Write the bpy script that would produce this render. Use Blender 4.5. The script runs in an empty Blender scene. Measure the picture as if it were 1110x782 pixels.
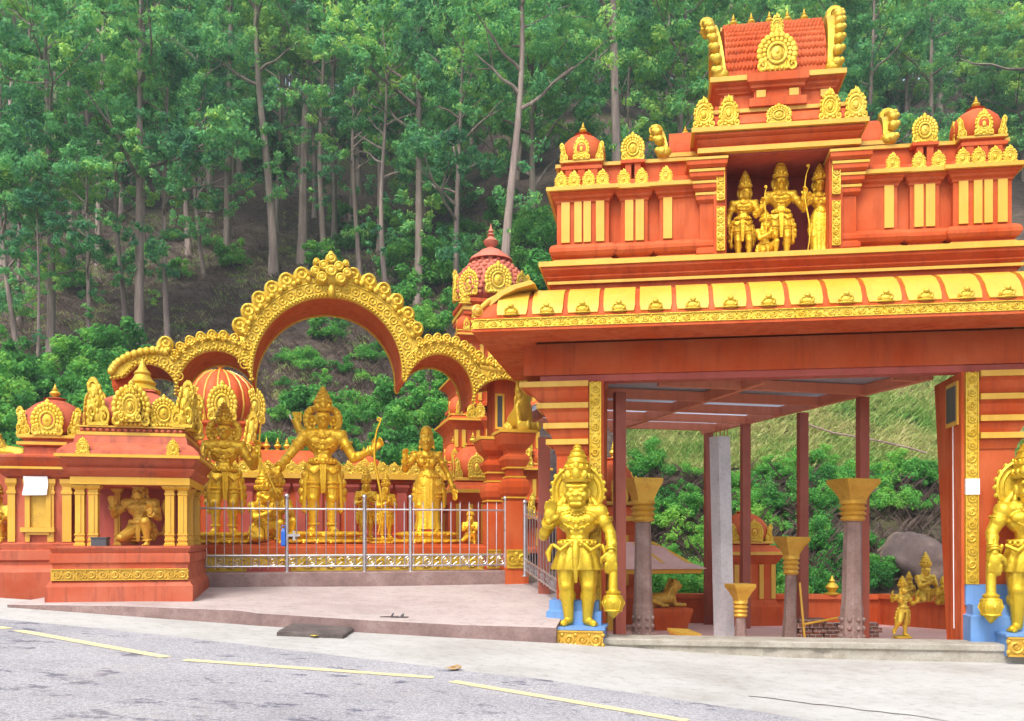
import bpy, bmesh, math, random
import numpy as np
from mathutils import Matrix, Vector, noise
from mathutils.geometry import tessellate_polygon
R = math.radians
sc = bpy.context.scene
col = sc.collection

# ------------------------------------------------------------------ camera, sky, sun, exposure
EYE = 1.7
cam_d = bpy.data.cameras.new('camera'); cam = bpy.data.objects.new('camera', cam_d); col.objects.link(cam)
cam.location = (0, 0, EYE); cam.rotation_euler = (R(90), 0, 0)
cam_d.sensor_width = 36.0; cam_d.sensor_fit = 'HORIZONTAL'
cam_d.lens = 36.0 * 1000 / 1110
cam_d.shift_y = (583 - 391) / 1110
cam_d.clip_end = 2000; cam_d.clip_start = 0.1
sc.camera = cam

SUN_EL, SUN_AZ = 54.0, 206.0      # azimuth clockwise from +Y: behind the camera, from the left
world = bpy.data.worlds.new('World'); sc.world = world; world.use_nodes = True
wn = world.node_tree.nodes; wl = world.node_tree.links
for n in list(wn): wn.remove(n)
wo = wn.new('ShaderNodeOutputWorld'); wb = wn.new('ShaderNodeBackground'); ws = wn.new('ShaderNodeTexSky')
ws.sky_type = 'NISHITA'; ws.sun_disc = False; ws.sun_elevation = R(SUN_EL); ws.sun_rotation = R(SUN_AZ)
ws.air_density = 1.0; ws.dust_density = 4.0; ws.ozone_density = 1.0
wb.inputs['Strength'].default_value = 0.15
hsv = wn.new('ShaderNodeHueSaturation'); hsv.inputs['Saturation'].default_value = 0.55   # thin overcast: a paler sky
wl.new(ws.outputs[0], hsv.inputs['Color']); wl.new(hsv.outputs[0], wb.inputs['Color']); wl.new(wb.outputs[0], wo.inputs['Surface'])
sun_d = bpy.data.lights.new('sun', 'SUN'); sun_d.energy = 1.2; sun_d.angle = R(18); sun_d.color = (1.0, 0.975, 0.94)
sun = bpy.data.objects.new('sun', sun_d); col.objects.link(sun)
az, el = R(SUN_AZ), R(SUN_EL)
sdir = Vector((math.sin(az) * math.cos(el), math.cos(az) * math.cos(el), math.sin(el)))
sun.rotation_euler = sdir.to_track_quat('Z', 'Y').to_euler()
sun.location = sdir * 60
vs = sc.view_settings
vs.view_transform = 'Standard'; vs.look = 'None'; vs.gamma = 1.0; vs.use_curve_mapping = False
vs.exposure = 1.12
try:
    sc.cycles.use_denoising = True; sc.cycles.denoiser = 'OPENIMAGEDENOISE'
    sc.cycles.max_bounces = 6; sc.cycles.volume_bounces = 0; sc.cycles.transparent_max_bounces = 8
    sc.cycles.use_adaptive_sampling = True; sc.cycles.adaptive_threshold = 0.02
except Exception: pass

# ------------------------------------------------------------------ frames: measured pixel + known depth -> metres
def at(px, py, Y): return Vector(((px - 555) * Y / 1000, Y, EYE + (583 - py) * Y / 1000))
class Frame:
    def __init__(s, px, Y, vp, shift=0.0):
        n = Vector(((vp - 555) / 1000, 1)).normalized(); s.n = n; s.u = Vector((n.y, -n.x))
        s.O = Vector(((px - 555) * Y / 1000, Y)) + s.u * shift
        s.rot = math.atan2(s.u.y, s.u.x)
    def P(s, px, py, d=0.0):
        k = (px - 555) / 1000
        t = (k * (s.O.y + d * s.n.y) - s.O.x - d * s.n.x) / (s.u.x - k * s.u.y)
        Y = s.O.y + t * s.u.y + d * s.n.y
        return t, EYE + (583 - py) * Y / 1000
    def x(s, px, d=0.0): return s.P(px, 0, d)[0]
    def W(s, u, d, z): p = s.O + s.u * u + s.n * d; return Vector((p.x, p.y, z))

# ------------------------------------------------------------------ mesh builder
def frame_axes(d):
    d = d.normalized(); a = Vector((0, 0, 1)) if abs(d.z) < 0.9 else Vector((1, 0, 0))
    x = d.cross(a).normalized(); return x, d.cross(x).normalized()
class MB:
    def __init__(s): s.v = []; s.f = []; s.M = None
    def add(s, vs_, fs):
        o = len(s.v)
        if s.M is not None: vs_ = [s.M @ Vector(v) for v in vs_]
        s.v.extend([tuple(v) for v in vs_]); s.f.extend([tuple(i + o for i in f) for f in fs])
        return s
    def box(s, x0, x1, y0, y1, z0, z1):
        return s.add([(x0,y0,z0),(x1,y0,z0),(x1,y1,z0),(x0,y1,z0),(x0,y0,z1),(x1,y0,z1),(x1,y1,z1),(x0,y1,z1)],
                     [(3,2,1,0),(4,5,6,7),(0,1,5,4),(1,2,6,5),(2,3,7,6),(3,0,4,7)])
    def rings(s, rings, closed=True, cap=True):
        n = len(rings[0]); V = [p for r in rings for p in r]; F = []
        for i in range(len(rings) - 1):
            for j in range(n if closed else n - 1):
                k = (j + 1) % n; F.append((i*n+j, i*n+k, (i+1)*n+k, (i+1)*n+j))
        if cap:
            F.append(tuple(range(n - 1, -1, -1))); F.append(tuple((len(rings)-1)*n + j for j in range(n)))
        return s.add(V, F)
    def mould(s, x0, x1, y0, y1, prof, cap=True):
        """rectangular plan swept along (offset, z) pairs with mitred corners"""
        return s.rings([[(x0-o,y0-o,z),(x1+o,y0-o,z),(x1+o,y1+o,z),(x0-o,y1+o,z)] for o, z in prof], cap=cap)
    def lathe(s, c, prof, n=16, rot=0.0, sx=1.0, sy=1.0, lobes=0, amp=0.0):
        rr = []
        for r, z in prof:
            ring = []
            for j in range(n):
                a = rot + 2*math.pi*j/n; q = max(r, 1e-4) * (1 + amp*math.cos(lobes*a))
                ring.append((c[0] + sx*q*math.cos(a), c[1] + sy*q*math.sin(a), c[2] + z))
            rr.append(ring)
        return s.rings(rr)
    def ell(s, c, r, nu=12, nv=8, axes=None):
        if not hasattr(r, '__len__'): r = (r, r, r)
        V = [];F = []
        for i in range(nv + 1):
            t = math.pi * i / nv
            for j in range(nu):
                a = 2*math.pi*j/nu
                p = Vector((r[0]*math.sin(t)*math.cos(a), r[1]*math.sin(t)*math.sin(a), -r[2]*math.cos(t) if 0 < i < nv else (-r[2] if i == 0 else r[2])))
                if i in (0, nv): p.x = p.y = 0
                if axes is not None: p = axes @ p
                V.append((c[0]+p.x, c[1]+p.y, c[2]+p.z))
        V2 = [V[0]] + V[nu:nv*nu] + [V[-1]]
        ix = lambda i, j: 0 if i == 0 else (1 + (nv-1)*nu if i == nv else 1 + (i-1)*nu + j % nu)
        for i in range(nv):
            for j in range(nu):
                if i == 0: F.append((0, ix(1,j+1), ix(1,j)))
                elif i == nv-1: F.append((ix(i,j), ix(i,j+1), ix(nv,0)))
                else: F.append((ix(i,j), ix(i,j+1), ix(i+1,j+1), ix(i+1,j)))
        return s.add(V2, F)
    def tube(s, pts, r, n=6, closed=False, flat=1.0):
        pts = [Vector(p) for p in pts]; m = len(pts); rr = []
        rad = r if hasattr(r, '__len__') else [r]*m
        px = None
        for i, p in enumerate(pts):
            a = pts[(i-1) % m] if (closed or i > 0) else p; b = pts[(i+1) % m] if (closed or i < m-1) else p
            d = (b - a)
            if d.length < 1e-9: d = Vector((0,0,1))
            d.normalize()
            if px is None: x, y = frame_axes(d)
            else:
                x = px - d * px.dot(d)
                x = x.normalized() if x.length > 1e-6 else frame_axes(d)[0]
                y = d.cross(x)
            px = x
            rr.append([tuple(p + (x*math.cos(2*math.pi*j/n) + y*math.sin(2*math.pi*j/n)*flat) * rad[i]) for j in range(n)])
        if closed: rr.append(rr[0]); return s.rings(rr, cap=False)
        return s.rings(rr)
    def cap(s, p0, p1, r0, r1=None, n=10, k=3):
        """capsule with different end radii"""
        r1 = r0 if r1 is None else r1
        p0 = Vector(p0); p1 = Vector(p1); d = p1 - p0
        if d.length < 1e-6: return s.ell(p0, r0)
        dn = d.normalized(); pts = []; rad = []
        for i in range(k + 1):
            t = math.pi/2*i/k; pts.append(p0 - dn*r0*math.cos(t)); rad.append(max(r0*math.sin(t), r0*0.05))
        for i in range(k + 1):
            t = math.pi/2*i/k; pts.append(p1 + dn*r1*math.sin(t)); rad.append(max(r1*math.cos(t), r1*0.05))
        x, y = frame_axes(dn); rr = []
        for p, q in zip(pts, rad): rr.append([tuple(p + (x*math.cos(2*math.pi*j/n)+y*math.sin(2*math.pi*j/n))*q) for j in range(n)])
        return s.rings(rr)
    def torus(s, c, R_, r, n=20, m=6, ax=(0,1,0), a0=0.0, a1=2*math.pi, flat=1.0):
        x, y = frame_axes(Vector(ax)); c = Vector(c); full = abs(a1 - a0 - 2*math.pi) < 1e-6
        k = n if full else n + 1
        return s.tube([c + (x*math.cos(a0+(a1-a0)*i/n) + y*math.sin(a0+(a1-a0)*i/n))*R_ for i in range(k)], r, m, closed=full, flat=flat)
    def prism(s, poly, y0, y1):
        """(x, z) outline extruded in depth, concave allowed"""
        n = len(poly); tri = tessellate_polygon([[Vector((p[0], p[1], 0)) for p in poly]])
        V = [(p[0], y0, p[1]) for p in poly] + [(p[0], y1, p[1]) for p in poly]
        F = [tuple(t) for t in tri] + [(t[2]+n, t[1]+n, t[0]+n) for t in tri]
        F += [(j, (j+1) % n, (j+1) % n + n, j+n) for j in range(n)]
        return s.add(V, F)
    def spiral(s, c, r0, r1, turns, th, n=14, y=0.0, start=0.0, sgn=1, m=5):
        pts = []; rad = []
        for i in range(n + 1):
            t = i/n; a = start + sgn*turns*2*math.pi*t; q = r0 + (r1 - r0)*t
            pts.append((c[0] + q*math.cos(a), c[1] + y, c[2] + q*math.sin(a))); rad.append(th*(1 - 0.45*t))
        return s.tube(pts, rad, m)
    def mesh(s, name, smooth=False, fix=True):
        me = bpy.data.meshes.new(name); me.from_pydata(s.v, [], s.f)
        if fix:
            bm = bmesh.new(); bm.from_mesh(me); bmesh.ops.recalc_face_normals(bm, faces=bm.faces); bm.to_mesh(me); bm.free()
        if smooth:
            if smooth is True: me.shade_smooth()
            else:
                me.shade_smooth()
                try: me.set_sharp_from_angle(angle=R(smooth))
                except Exception: pass
        me.update(); return me
    def build(s, name, mat, parent=None, smooth=False):
        me = s.mesh(name, smooth); me.materials.append(mat); return link(name, me, parent)
def link(name, me, parent=None):
    o = bpy.data.objects.new(name, me); col.objects.link(o)
    if parent is not None: o.parent = parent
    return o
def place(name, me, parent, loc, scale=(1,1,1), rz=0.0, rot=None):
    o = link(name, me, parent); o.location = loc; o.scale = scale if hasattr(scale, '__len__') else (scale,)*3
    o.rotation_euler = rot if rot is not None else (0, 0, rz); return o
def tag(o, label, cat, group=None, kind=None):
    o['label'] = label; o['category'] = cat
    if group: o['group'] = group
    if kind: o['kind'] = kind
    return o
def empty(name, loc, rz, label, cat, group=None):
    o = bpy.data.objects.new(name, None); col.objects.link(o); o.empty_display_size = 0.2
    o.location = loc; o.rotation_euler = (0, 0, rz); return tag(o, label, cat, group)
def struct(o): o['kind'] = 'structure'; return o
def dup(o, label=None, parent=None):
    c = o.copy(); col.objects.link(c)
    if parent is not None: c.parent = parent
    if label: c['label'] = label
    for ch in list(o.children): dup(ch, None, c)
    return c

# ------------------------------------------------------------------ materials
def nm(name):
    m = bpy.data.materials.new(name); m.use_nodes = True; nt = m.node_tree
    return m, nt, nt.nodes['Principled BSDF']
def N(nt, t, **k):
    n = nt.nodes.new(t)
    for a, b in k.items():
        if a.startswith('i_'): n.inputs[a[2:]].default_value = b
        else: setattr(n, a, b)
    return n
def rgba(c): return (c[0], c[1], c[2], 1)
def noise_n(nt, scale, detail=5, rough=0.6, coord='Object', vec=None, stretch=None):
    n = N(nt, 'ShaderNodeTexNoise'); n.inputs['Scale'].default_value = scale; n.inputs['Detail'].default_value = detail
    n.inputs['Roughness'].default_value = rough
    if coord == 'World':
        g = N(nt, 'ShaderNodeNewGeometry'); src = g.outputs['Position']
    else:
        g = N(nt, 'ShaderNodeTexCoord'); src = g.outputs[coord]
    if stretch:
        mp = N(nt, 'ShaderNodeMapping'); mp.inputs['Scale'].default_value = stretch; nt.links.new(src, mp.inputs[0]); src = mp.outputs[0]
    nt.links.new(src, n.inputs['Vector']); return n
def ramp(nt, src, stops):
    r = N(nt, 'ShaderNodeValToRGB'); e = r.color_ramp.elements
    while len(e) < len(stops): e.new(0.5)
    for k, (p, c) in enumerate(stops): e[k].position = p; e[k].color = rgba(c) if hasattr(c, '__len__') else (c, c, c, 1)
    nt.links.new(src, r.inputs[0]); return r
def mix(nt, fac, a, b, mode='MIX'):
    m = N(nt, 'ShaderNodeMix', data_type='RGBA', blend_type=mode)
    for sock, val in ((0, fac), (6, a), (7, b)):
        if hasattr(val, 'is_linked') or hasattr(val, 'links'): nt.links.new(val, m.inputs[sock])
        elif hasattr(val, '__len__'): m.inputs[sock].default_value = rgba(val)
        else: m.inputs[sock].default_value = val
    return m.outputs[2]
def bump(nt, b, src, strength, dist=0.02):
    n = N(nt, 'ShaderNodeBump'); n.inputs['Strength'].default_value = strength; n.inputs['Distance'].default_value = dist
    nt.links.new(src, n.inputs['Height']); nt.links.new(n.outputs[0], b.inputs['Normal']); return n
def paint(name, c, fade, dirt, rough=0.5, dirt_amt=0.35, spec=0.4, metallic=0.0, bstr=0.15, streak=True):
    """weathered gloss paint: sun-faded patches, rain streaks, small chips"""
    m, nt, b = nm(name)
    a = noise_n(nt, 1.3, 6, 0.62, 'World'); r1 = ramp(nt, a.outputs['Fac'], [(0.35, 0.0), (0.72, 1.0)])
    c1 = mix(nt, r1.outputs[0], c, fade)
    s = noise_n(nt, 2.2, 6, 0.65, 'World', stretch=(3.5, 3.5, 0.45) if streak else None)
    r2 = ramp(nt, s.outputs['Fac'], [(0.50, 0.0), (0.70, dirt_amt)])
    c2 = mix(nt, r2.outputs[0], c1, dirt)
    f = noise_n(nt, 24, 4, 0.7, 'World'); r3 = ramp(nt, f.outputs['Fac'], [(0.62, 0.0), (0.74, dirt_amt * 0.7)])
    c3 = mix(nt, r3.outputs[0], c2, dirt)
    nt.links.new(c3, b.inputs['Base Color'])
    rr = ramp(nt, s.outputs['Fac'], [(0.3, rough - 0.1), (0.8, min(rough + 0.2, 1))]); nt.links.new(rr.outputs[0], b.inputs['Roughness'])
    b.inputs['Specular IOR Level'].default_value = spec; b.inputs['Metallic'].default_value = metallic
    f2 = noise_n(nt, 40, 5, 0.7, 'World'); bump(nt, b, f2.outputs['Fac'], bstr, 0.01)
    return m
def gilt(name, c, c2, dirt, metallic=0.45, rough=0.33, scale=14, bs=0.3):
    """gold enamel over modelled plaster"""
    m, nt, b = nm(name)
    a = noise_n(nt, 3.0, 6, 0.65, 'World'); r1 = ramp(nt, a.outputs['Fac'], [(0.35, 0.0), (0.68, 1.0)])
    k = mix(nt, r1.outputs[0], c, c2)
    d = noise_n(nt, 11, 6, 0.7, 'World'); r2 = ramp(nt, d.outputs['Fac'], [(0.55, 0.0), (0.72, 0.6)])
    k = mix(nt, r2.outputs[0], k, dirt)
    nt.links.new(k, b.inputs['Base Color']); b.inputs['Metallic'].default_value = metallic
    rr = ramp(nt, d.outputs['Fac'], [(0.3, rough - 0.08), (0.75, rough + 0.22)]); nt.links.new(rr.outputs[0], b.inputs['Roughness'])
    e = noise_n(nt, scale, 5, 0.65, 'World'); bump(nt, b, e.outputs['Fac'], bs, 0.03)
    return m
M = {}
M['red'] = paint('red_paint', (0.47, 0.066, 0.010), (0.53, 0.125, 0.042), (0.22, 0.036, 0.016), 0.55, 0.45, 0.15)
M['red_old'] = paint('faded_red_paint', (0.43, 0.078, 0.030), (0.49, 0.150, 0.085), (0.18, 0.05, 0.038), 0.6, 0.7, 0.22)
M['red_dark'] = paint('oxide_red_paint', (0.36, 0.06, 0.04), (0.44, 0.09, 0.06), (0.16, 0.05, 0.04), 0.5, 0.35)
M['salmon'] = paint('salmon_paint', (0.50, 0.13, 0.075), (0.54, 0.19, 0.13), (0.25, 0.08, 0.06), 0.6, 0.5, 0.2)
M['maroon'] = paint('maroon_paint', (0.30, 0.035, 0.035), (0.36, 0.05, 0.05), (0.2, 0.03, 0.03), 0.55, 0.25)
M['yellow'] = paint('yellow_paint', (0.60, 0.32, 0.018), (0.66, 0.41, 0.055), (0.40, 0.20, 0.03), 0.38, 0.30, 0.5)
M['gold'] = gilt('gold_enamel', (0.60, 0.40, 0.018), (0.68, 0.49, 0.04), (0.30, 0.16, 0.012), 0.6, 0.32, 16, 0.45)
M['gold_orn'] = gilt('gold_ornament_enamel', (0.60, 0.38, 0.020), (0.68, 0.48, 0.06), (0.34, 0.16, 0.012), 0.5, 0.35, 26, 0.5)
M['gold_deep'] = gilt('deep_gold_enamel', (0.76, 0.45, 0.018), (0.82, 0.56, 0.045), (0.26, 0.11, 0.008), 0.55, 0.30, 20, 0.45)
M['gold_dull'] = gilt('dull_gold_enamel', (0.52, 0.30, 0.03), (0.62, 0.38, 0.05), (0.24, 0.13, 0.03), 0.35, 0.45, 18, 0.35)
M['blue'] = paint('blue_paint', (0.10, 0.24, 0.52), (0.16, 0.30, 0.55), (0.12, 0.16, 0.25), 0.5, 0.4)
M['steel_red'] = paint('red_oxide_steel', (0.30, 0.075, 0.045), (0.36, 0.10, 0.06), (0.14, 0.05, 0.04), 0.45, 0.3)
M['beam'] = paint('orange_oxide_steel', (0.56, 0.17, 0.085), (0.60, 0.21, 0.12), (0.26, 0.08, 0.05), 0.5, 0.3)
M['pink'] = paint('pink_cement', (0.62, 0.34, 0.30), (0.66, 0.42, 0.36), (0.40, 0.25, 0.22), 0.75, 0.4, streak=False)
M['teal_sheet'] = paint('pale_roof_sheet', (0.72, 0.76, 0.80), (0.78, 0.82, 0.85), (0.45, 0.45, 0.45), 0.4, 0.3)
def mk_sheet():
    m, nt, b = nm('translucent_roof_sheet'); b.inputs['Base Color'].default_value = (0.7, 0.75, 0.8, 1); b.inputs['Roughness'].default_value = 0.4
    t = N(nt, 'ShaderNodeBsdfTranslucent'); t.inputs['Color'].default_value = (0.75, 0.8, 0.86, 1); mx = N(nt, 'ShaderNodeMixShader'); mx.inputs[0].default_value = 0.7
    nt.links.new(b.outputs[0], mx.inputs[1]); nt.links.new(t.outputs[0], mx.inputs[2]); nt.links.new(mx.outputs[0], nt.nodes['Material Output'].inputs['Surface']); return m
M['teal_sheet'] = mk_sheet()
M['white'] = paint('white_paint', (0.78, 0.78, 0.80), (0.82, 0.82, 0.84), (0.6, 0.58, 0.55), 0.6, 0.2)
M['black'] = paint('dark_slate', (0.045, 0.05, 0.06), (0.07, 0.075, 0.085), (0.1, 0.09, 0.08), 0.4, 0.3)
M['bluep'] = paint('blue_plastic', (0.02, 0.12, 0.55), (0.03, 0.15, 0.6), (0.02, 0.08, 0.3), 0.4, 0.2)
def mk_steel():
    m, nt, b = nm('stainless_steel'); b.inputs['Metallic'].default_value = 0.9
    a = noise_n(nt, 9, 5, 0.7, 'World'); r = ramp(nt, a.outputs['Fac'], [(0.35, (0.62,0.62,0.66)), (0.6, (0.5,0.48,0.5)), (0.78, (0.33,0.22,0.17))])
    nt.links.new(r.outputs[0], b.inputs['Base Color']); b.inputs['Roughness'].default_value = 0.32; return m
M['steel'] = mk_steel()
def mk_concrete(name, c1, c2, c3, scale=1.0, bs=0.4, world=True):
    m, nt, b = nm(name)
    a = noise_n(nt, 0.9*scale, 8, 0.65, 'World'); r = ramp(nt, a.outputs['Fac'], [(0.3, c1), (0.52, c2), (0.75, c3)])
    s = noise_n(nt, 9*scale, 8, 0.75, 'World'); rs = ramp(nt, s.outputs['Fac'], [(0.5, 0.0), (0.72, 0.55)])
    k = mix(nt, rs.outputs[0], r.outputs[0], (c1[0]*0.55, c1[1]*0.5, c1[2]*0.48))
    g = noise_n(nt, 120, 3, 0.8, 'World'); rg = ramp(nt, g.outputs['Fac'], [(0.35, 0.8), (0.65, 1.12)])
    k2 = mix(nt, 1.0, k, rg.outputs[0], 'MULTIPLY')
    nt.links.new(k2, b.inputs['Base Color']); b.inputs['Roughness'].default_value = 0.85; b.inputs['Specular IOR Level'].default_value = 0.25
    ad = N(nt, 'ShaderNodeMath', operation='ADD'); nt.links.new(s.outputs['Fac'], ad.inputs[0]); nt.links.new(g.outputs['Fac'], ad.inputs[1])
    bump(nt, b, ad.outputs[0], bs, 0.012); return m
M['apron'] = mk_concrete('apron_concrete', (0.36, 0.345, 0.315), (0.46, 0.45, 0.425), (0.51, 0.505, 0.48), 0.8, 0.3)
M['platform'] = mk_concrete('platform_cement', (0.35, 0.275, 0.255), (0.445, 0.37, 0.345), (0.50, 0.435, 0.405), 0.9, 0.3)
M['curb'] = mk_concrete('weathered_curb', (0.20, 0.13, 0.12), (0.30, 0.20, 0.18), (0.42, 0.32, 0.29), 2.5, 0.7)
M['slab'] = mk_concrete('slab_concrete', (0.32, 0.28, 0.215), (0.44, 0.40, 0.33), (0.53, 0.495, 0.435), 3.5, 1.0)
M['drain'] = mk_concrete('dark_drain_stone', (0.08, 0.065, 0.06), (0.15, 0.12, 0.11), (0.24, 0.20, 0.18), 3, 0.9)
M['stone'] = mk_concrete('granite_pillar', (0.20, 0.13, 0.11), (0.29, 0.20, 0.17), (0.38, 0.30, 0.27), 4, 0.7)
M['grey'] = mk_concrete('grey_post_cement', (0.40, 0.40, 0.42), (0.50, 0.50, 0.52), (0.56, 0.56, 0.58), 2, 0.5)
M['rock'] = mk_concrete('boulder_rock', (0.085, 0.058, 0.052), (0.13, 0.095, 0.088), (0.38, 0.28, 0.19), 0.7, 1.0)
def mk_asphalt():
    m, nt, b = nm('worn_asphalt')
    a = noise_n(nt, 0.7, 6, 0.6, 'World'); r = ramp(nt, a.outputs['Fac'], [(0.3, (0.26,0.255,0.275)), (0.7, (0.38,0.37,0.38))])
    p = noise_n(nt, 2.6, 6, 0.7, 'World', stretch=(0.8, 1.0, 1)); rp = ramp(nt, p.outputs['Fac'], [(0.575, 0.0), (0.635, 0.85)])
    k = mix(nt, rp.outputs[0], r.outputs[0], (0.085, 0.085, 0.125))
    sp = noise_n(nt, 7, 6, 0.75, 'World', stretch=(0.9, 1.1, 1)); rsp = ramp(nt, sp.outputs['Fac'], [(0.6, 0.0), (0.68, 0.7)])
    k = mix(nt, rsp.outputs[0], k, (0.13, 0.125, 0.165))
    v = N(nt, 'ShaderNodeTexVoronoi'); v.inputs['Scale'].default_value = 70
    gg = N(nt, 'ShaderNodeNewGeometry'); nt.links.new(gg.outputs['Position'], v.inputs['Vector'])
    rv = ramp(nt, v.outputs['Color'], [(0.1, 0.62), (0.9, 1.35)]); k = mix(nt, 1.0, k, rv.outputs[0], 'MULTIPLY')
    d = noise_n(nt, 0.45, 5, 0.6, 'World'); rd = ramp(nt, d.outputs['Fac'], [(0.5, 0.0), (0.8, 0.45)])
    k = mix(nt, rd.outputs[0], k, (0.36, 0.31, 0.27))
    nt.links.new(k, b.inputs['Base Color']); b.inputs['Roughness'].default_value = 0.8; b.inputs['Specular IOR Level'].default_value = 0.3
    bump(nt, b, v.outputs['Distance'], 0.5, 0.01); return m
M['asphalt'] = mk_asphalt()
def mk_line():
    m, nt, b = nm('worn_yellow_line')
    a = noise_n(nt, 14, 6, 0.75, 'World'); r = ramp(nt, a.outputs['Fac'], [(0.34, (0.74,0.58,0.24)), (0.52, (0.70,0.58,0.31)), (0.64, (0.42,0.38,0.33))])
    nt.links.new(r.outputs[0], b.inputs['Base Color']); b.inputs['Roughness'].default_value = 0.75; return m
M['line'] = mk_line()
def mk_ground():
    m, nt, b = nm('hillside_litter')
    a = noise_n(nt, 0.12, 6, 0.65, 'World'); r = ramp(nt, a.outputs['Fac'], [(0.36, (0.12,0.082,0.080)), (0.52, (0.17,0.125,0.10)), (0.66, (0.15,0.155,0.06))])
    f = noise_n(nt, 1.6, 8, 0.8, 'World', stretch=(1, 1, 2.2)); rf = ramp(nt, f.outputs['Fac'], [(0.3, 0.45), (0.7, 1.6)])
    k = mix(nt, 1.0, r.outputs[0], rf.outputs[0], 'MULTIPLY')
    g = noise_n(nt, 4.5, 9, 0.85, 'World', stretch=(0.6, 1, 2)); rg = ramp(nt, g.outputs['Fac'], [(0.5, 0.0), (0.62, 0.75)])
    k = mix(nt, rg.outputs[0], k, (0.27, 0.205, 0.165))
    g2 = noise_n(nt, 2.2, 8, 0.8, 'World'); rg2 = ramp(nt, g2.outputs['Fac'], [(0.52, 0.0), (0.6, 0.65)]); k = mix(nt, rg2.outputs[0], k, (0.055, 0.038, 0.036))
    nt.links.new(k, b.inputs['Base Color']); b.inputs['Roughness'].default_value = 0.95; b.inputs['Specular IOR Level'].default_value = 0.1
    bump(nt, b, f.outputs['Fac'], 1.0, 0.5); return m
M['ground'] = mk_ground()
def mk_leaf(name, dark, mid, light, w=0.5):
    m, nt, b = nm(name)
    g = N(nt, 'ShaderNodeNewGeometry'); oi = N(nt, 'ShaderNodeObjectInfo')
    a = noise_n(nt, w, 3, 0.6, 'World')
    ad = N(nt, 'ShaderNodeMath', operation='MULTIPLY_ADD'); nt.links.new(g.outputs['Random Per Island'], ad.inputs[0]); ad.inputs[1].default_value = 0.30
    a1 = N(nt, 'ShaderNodeMath', operation='MULTIPLY_ADD'); nt.links.new(a.outputs['Fac'], a1.inputs[0]); a1.inputs[1].default_value = 1.5; a1.inputs[2].default_value = -0.36
    nt.links.new(a1.outputs[0], ad.inputs[2])
    a2 = N(nt, 'ShaderNodeMath', operation='MULTIPLY_ADD'); nt.links.new(oi.outputs['Random'], a2.inputs[0]); a2.inputs[1].default_value = 0.22; nt.links.new(ad.outputs[0], a2.inputs[2])
    r = ramp(nt, a2.outputs[0], [(0.36, dark), (0.68, mid), (1.0, light)])
    nt.links.new(r.outputs[0], b.inputs['Base Color']); b.inputs['Roughness'].default_value = 0.55; b.inputs['Specular IOR Level'].default_value = 0.12
    out = nt.nodes['Material Output']; tr = N(nt, 'ShaderNodeBsdfTranslucent'); nt.links.new(r.outputs[0], tr.inputs['Color'])
    mx = N(nt, 'ShaderNodeMixShader'); mx.inputs[0].default_value = 0.5
    nt.links.new(b.outputs[0], mx.inputs[1]); nt.links.new(tr.outputs[0], mx.inputs[2]); nt.links.new(mx.outputs[0], out.inputs['Surface']); return m
M['leaf'] = mk_leaf('eucalyptus_leaf', (0.065,0.23,0.12), (0.20,0.54,0.18), (0.55,0.76,0.16), 0.35)
M['shrub'] = mk_leaf('shrub_leaf', (0.045,0.18,0.045), (0.13,0.42,0.08), (0.34,0.62,0.10), 0.5)
M['grassm'] = mk_leaf('hill_grass', (0.16,0.36,0.07), (0.40,0.47,0.15), (0.66,0.58,0.28), 0.6)
M['twig'] = mk_leaf('dry_twig', (0.09,0.06,0.05), (0.17,0.12,0.10), (0.24,0.18,0.14), 0.6)
def mk_bark():
    m, nt, b = nm('eucalyptus_bark')
    a = noise_n(nt, 1.1, 6, 0.7, 'World', stretch=(2.5, 2.5, 0.25)); r = ramp(nt, a.outputs['Fac'], [(0.3, (0.13,0.095,0.09)), (0.5, (0.25,0.185,0.16)), (0.7, (0.42,0.33,0.27))])
    nt.links.new(r.outputs[0], b.inputs['Base Color']); b.inputs['Roughness'].default_value = 0.9; bump(nt, b, a.outputs['Fac'], 0.6, 0.1); return m
M['bark'] = mk_bark()
def mk_brick():
    m, nt, b = nm('old_brick')
    t = N(nt, 'ShaderNodeTexBrick'); tc = N(nt, 'ShaderNodeTexCoord'); mp = N(nt, 'ShaderNodeMapping'); mp.inputs['Rotation'].default_value = (R(90), 0, 0)
    nt.links.new(tc.outputs['Object'], mp.inputs[0]); nt.links.new(mp.outputs[0], t.inputs['Vector'])
    t.inputs['Scale'].default_value = 4; t.inputs['Color1'].default_value = (0.25,0.09,0.05,1); t.inputs['Color2'].default_value = (0.15,0.07,0.05,1); t.inputs['Mortar'].default_value = (0.4,0.36,0.32,1)
    nt.links.new(t.outputs[0], b.inputs['Base Color']); b.inputs['Roughness'].default_value = 0.9; return m
M['brick'] = mk_brick()
M['dryleaf'] = paint('dry_leaf', (0.36, 0.22, 0.09), (0.46, 0.30, 0.12), (0.2, 0.11, 0.05), 0.8, 0.4)
M['yellowleaf'] = paint('yellow_leaf', (0.62, 0.44, 0.06), (0.66, 0.5, 0.1), (0.4, 0.25, 0.05), 0.7, 0.3)
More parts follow.
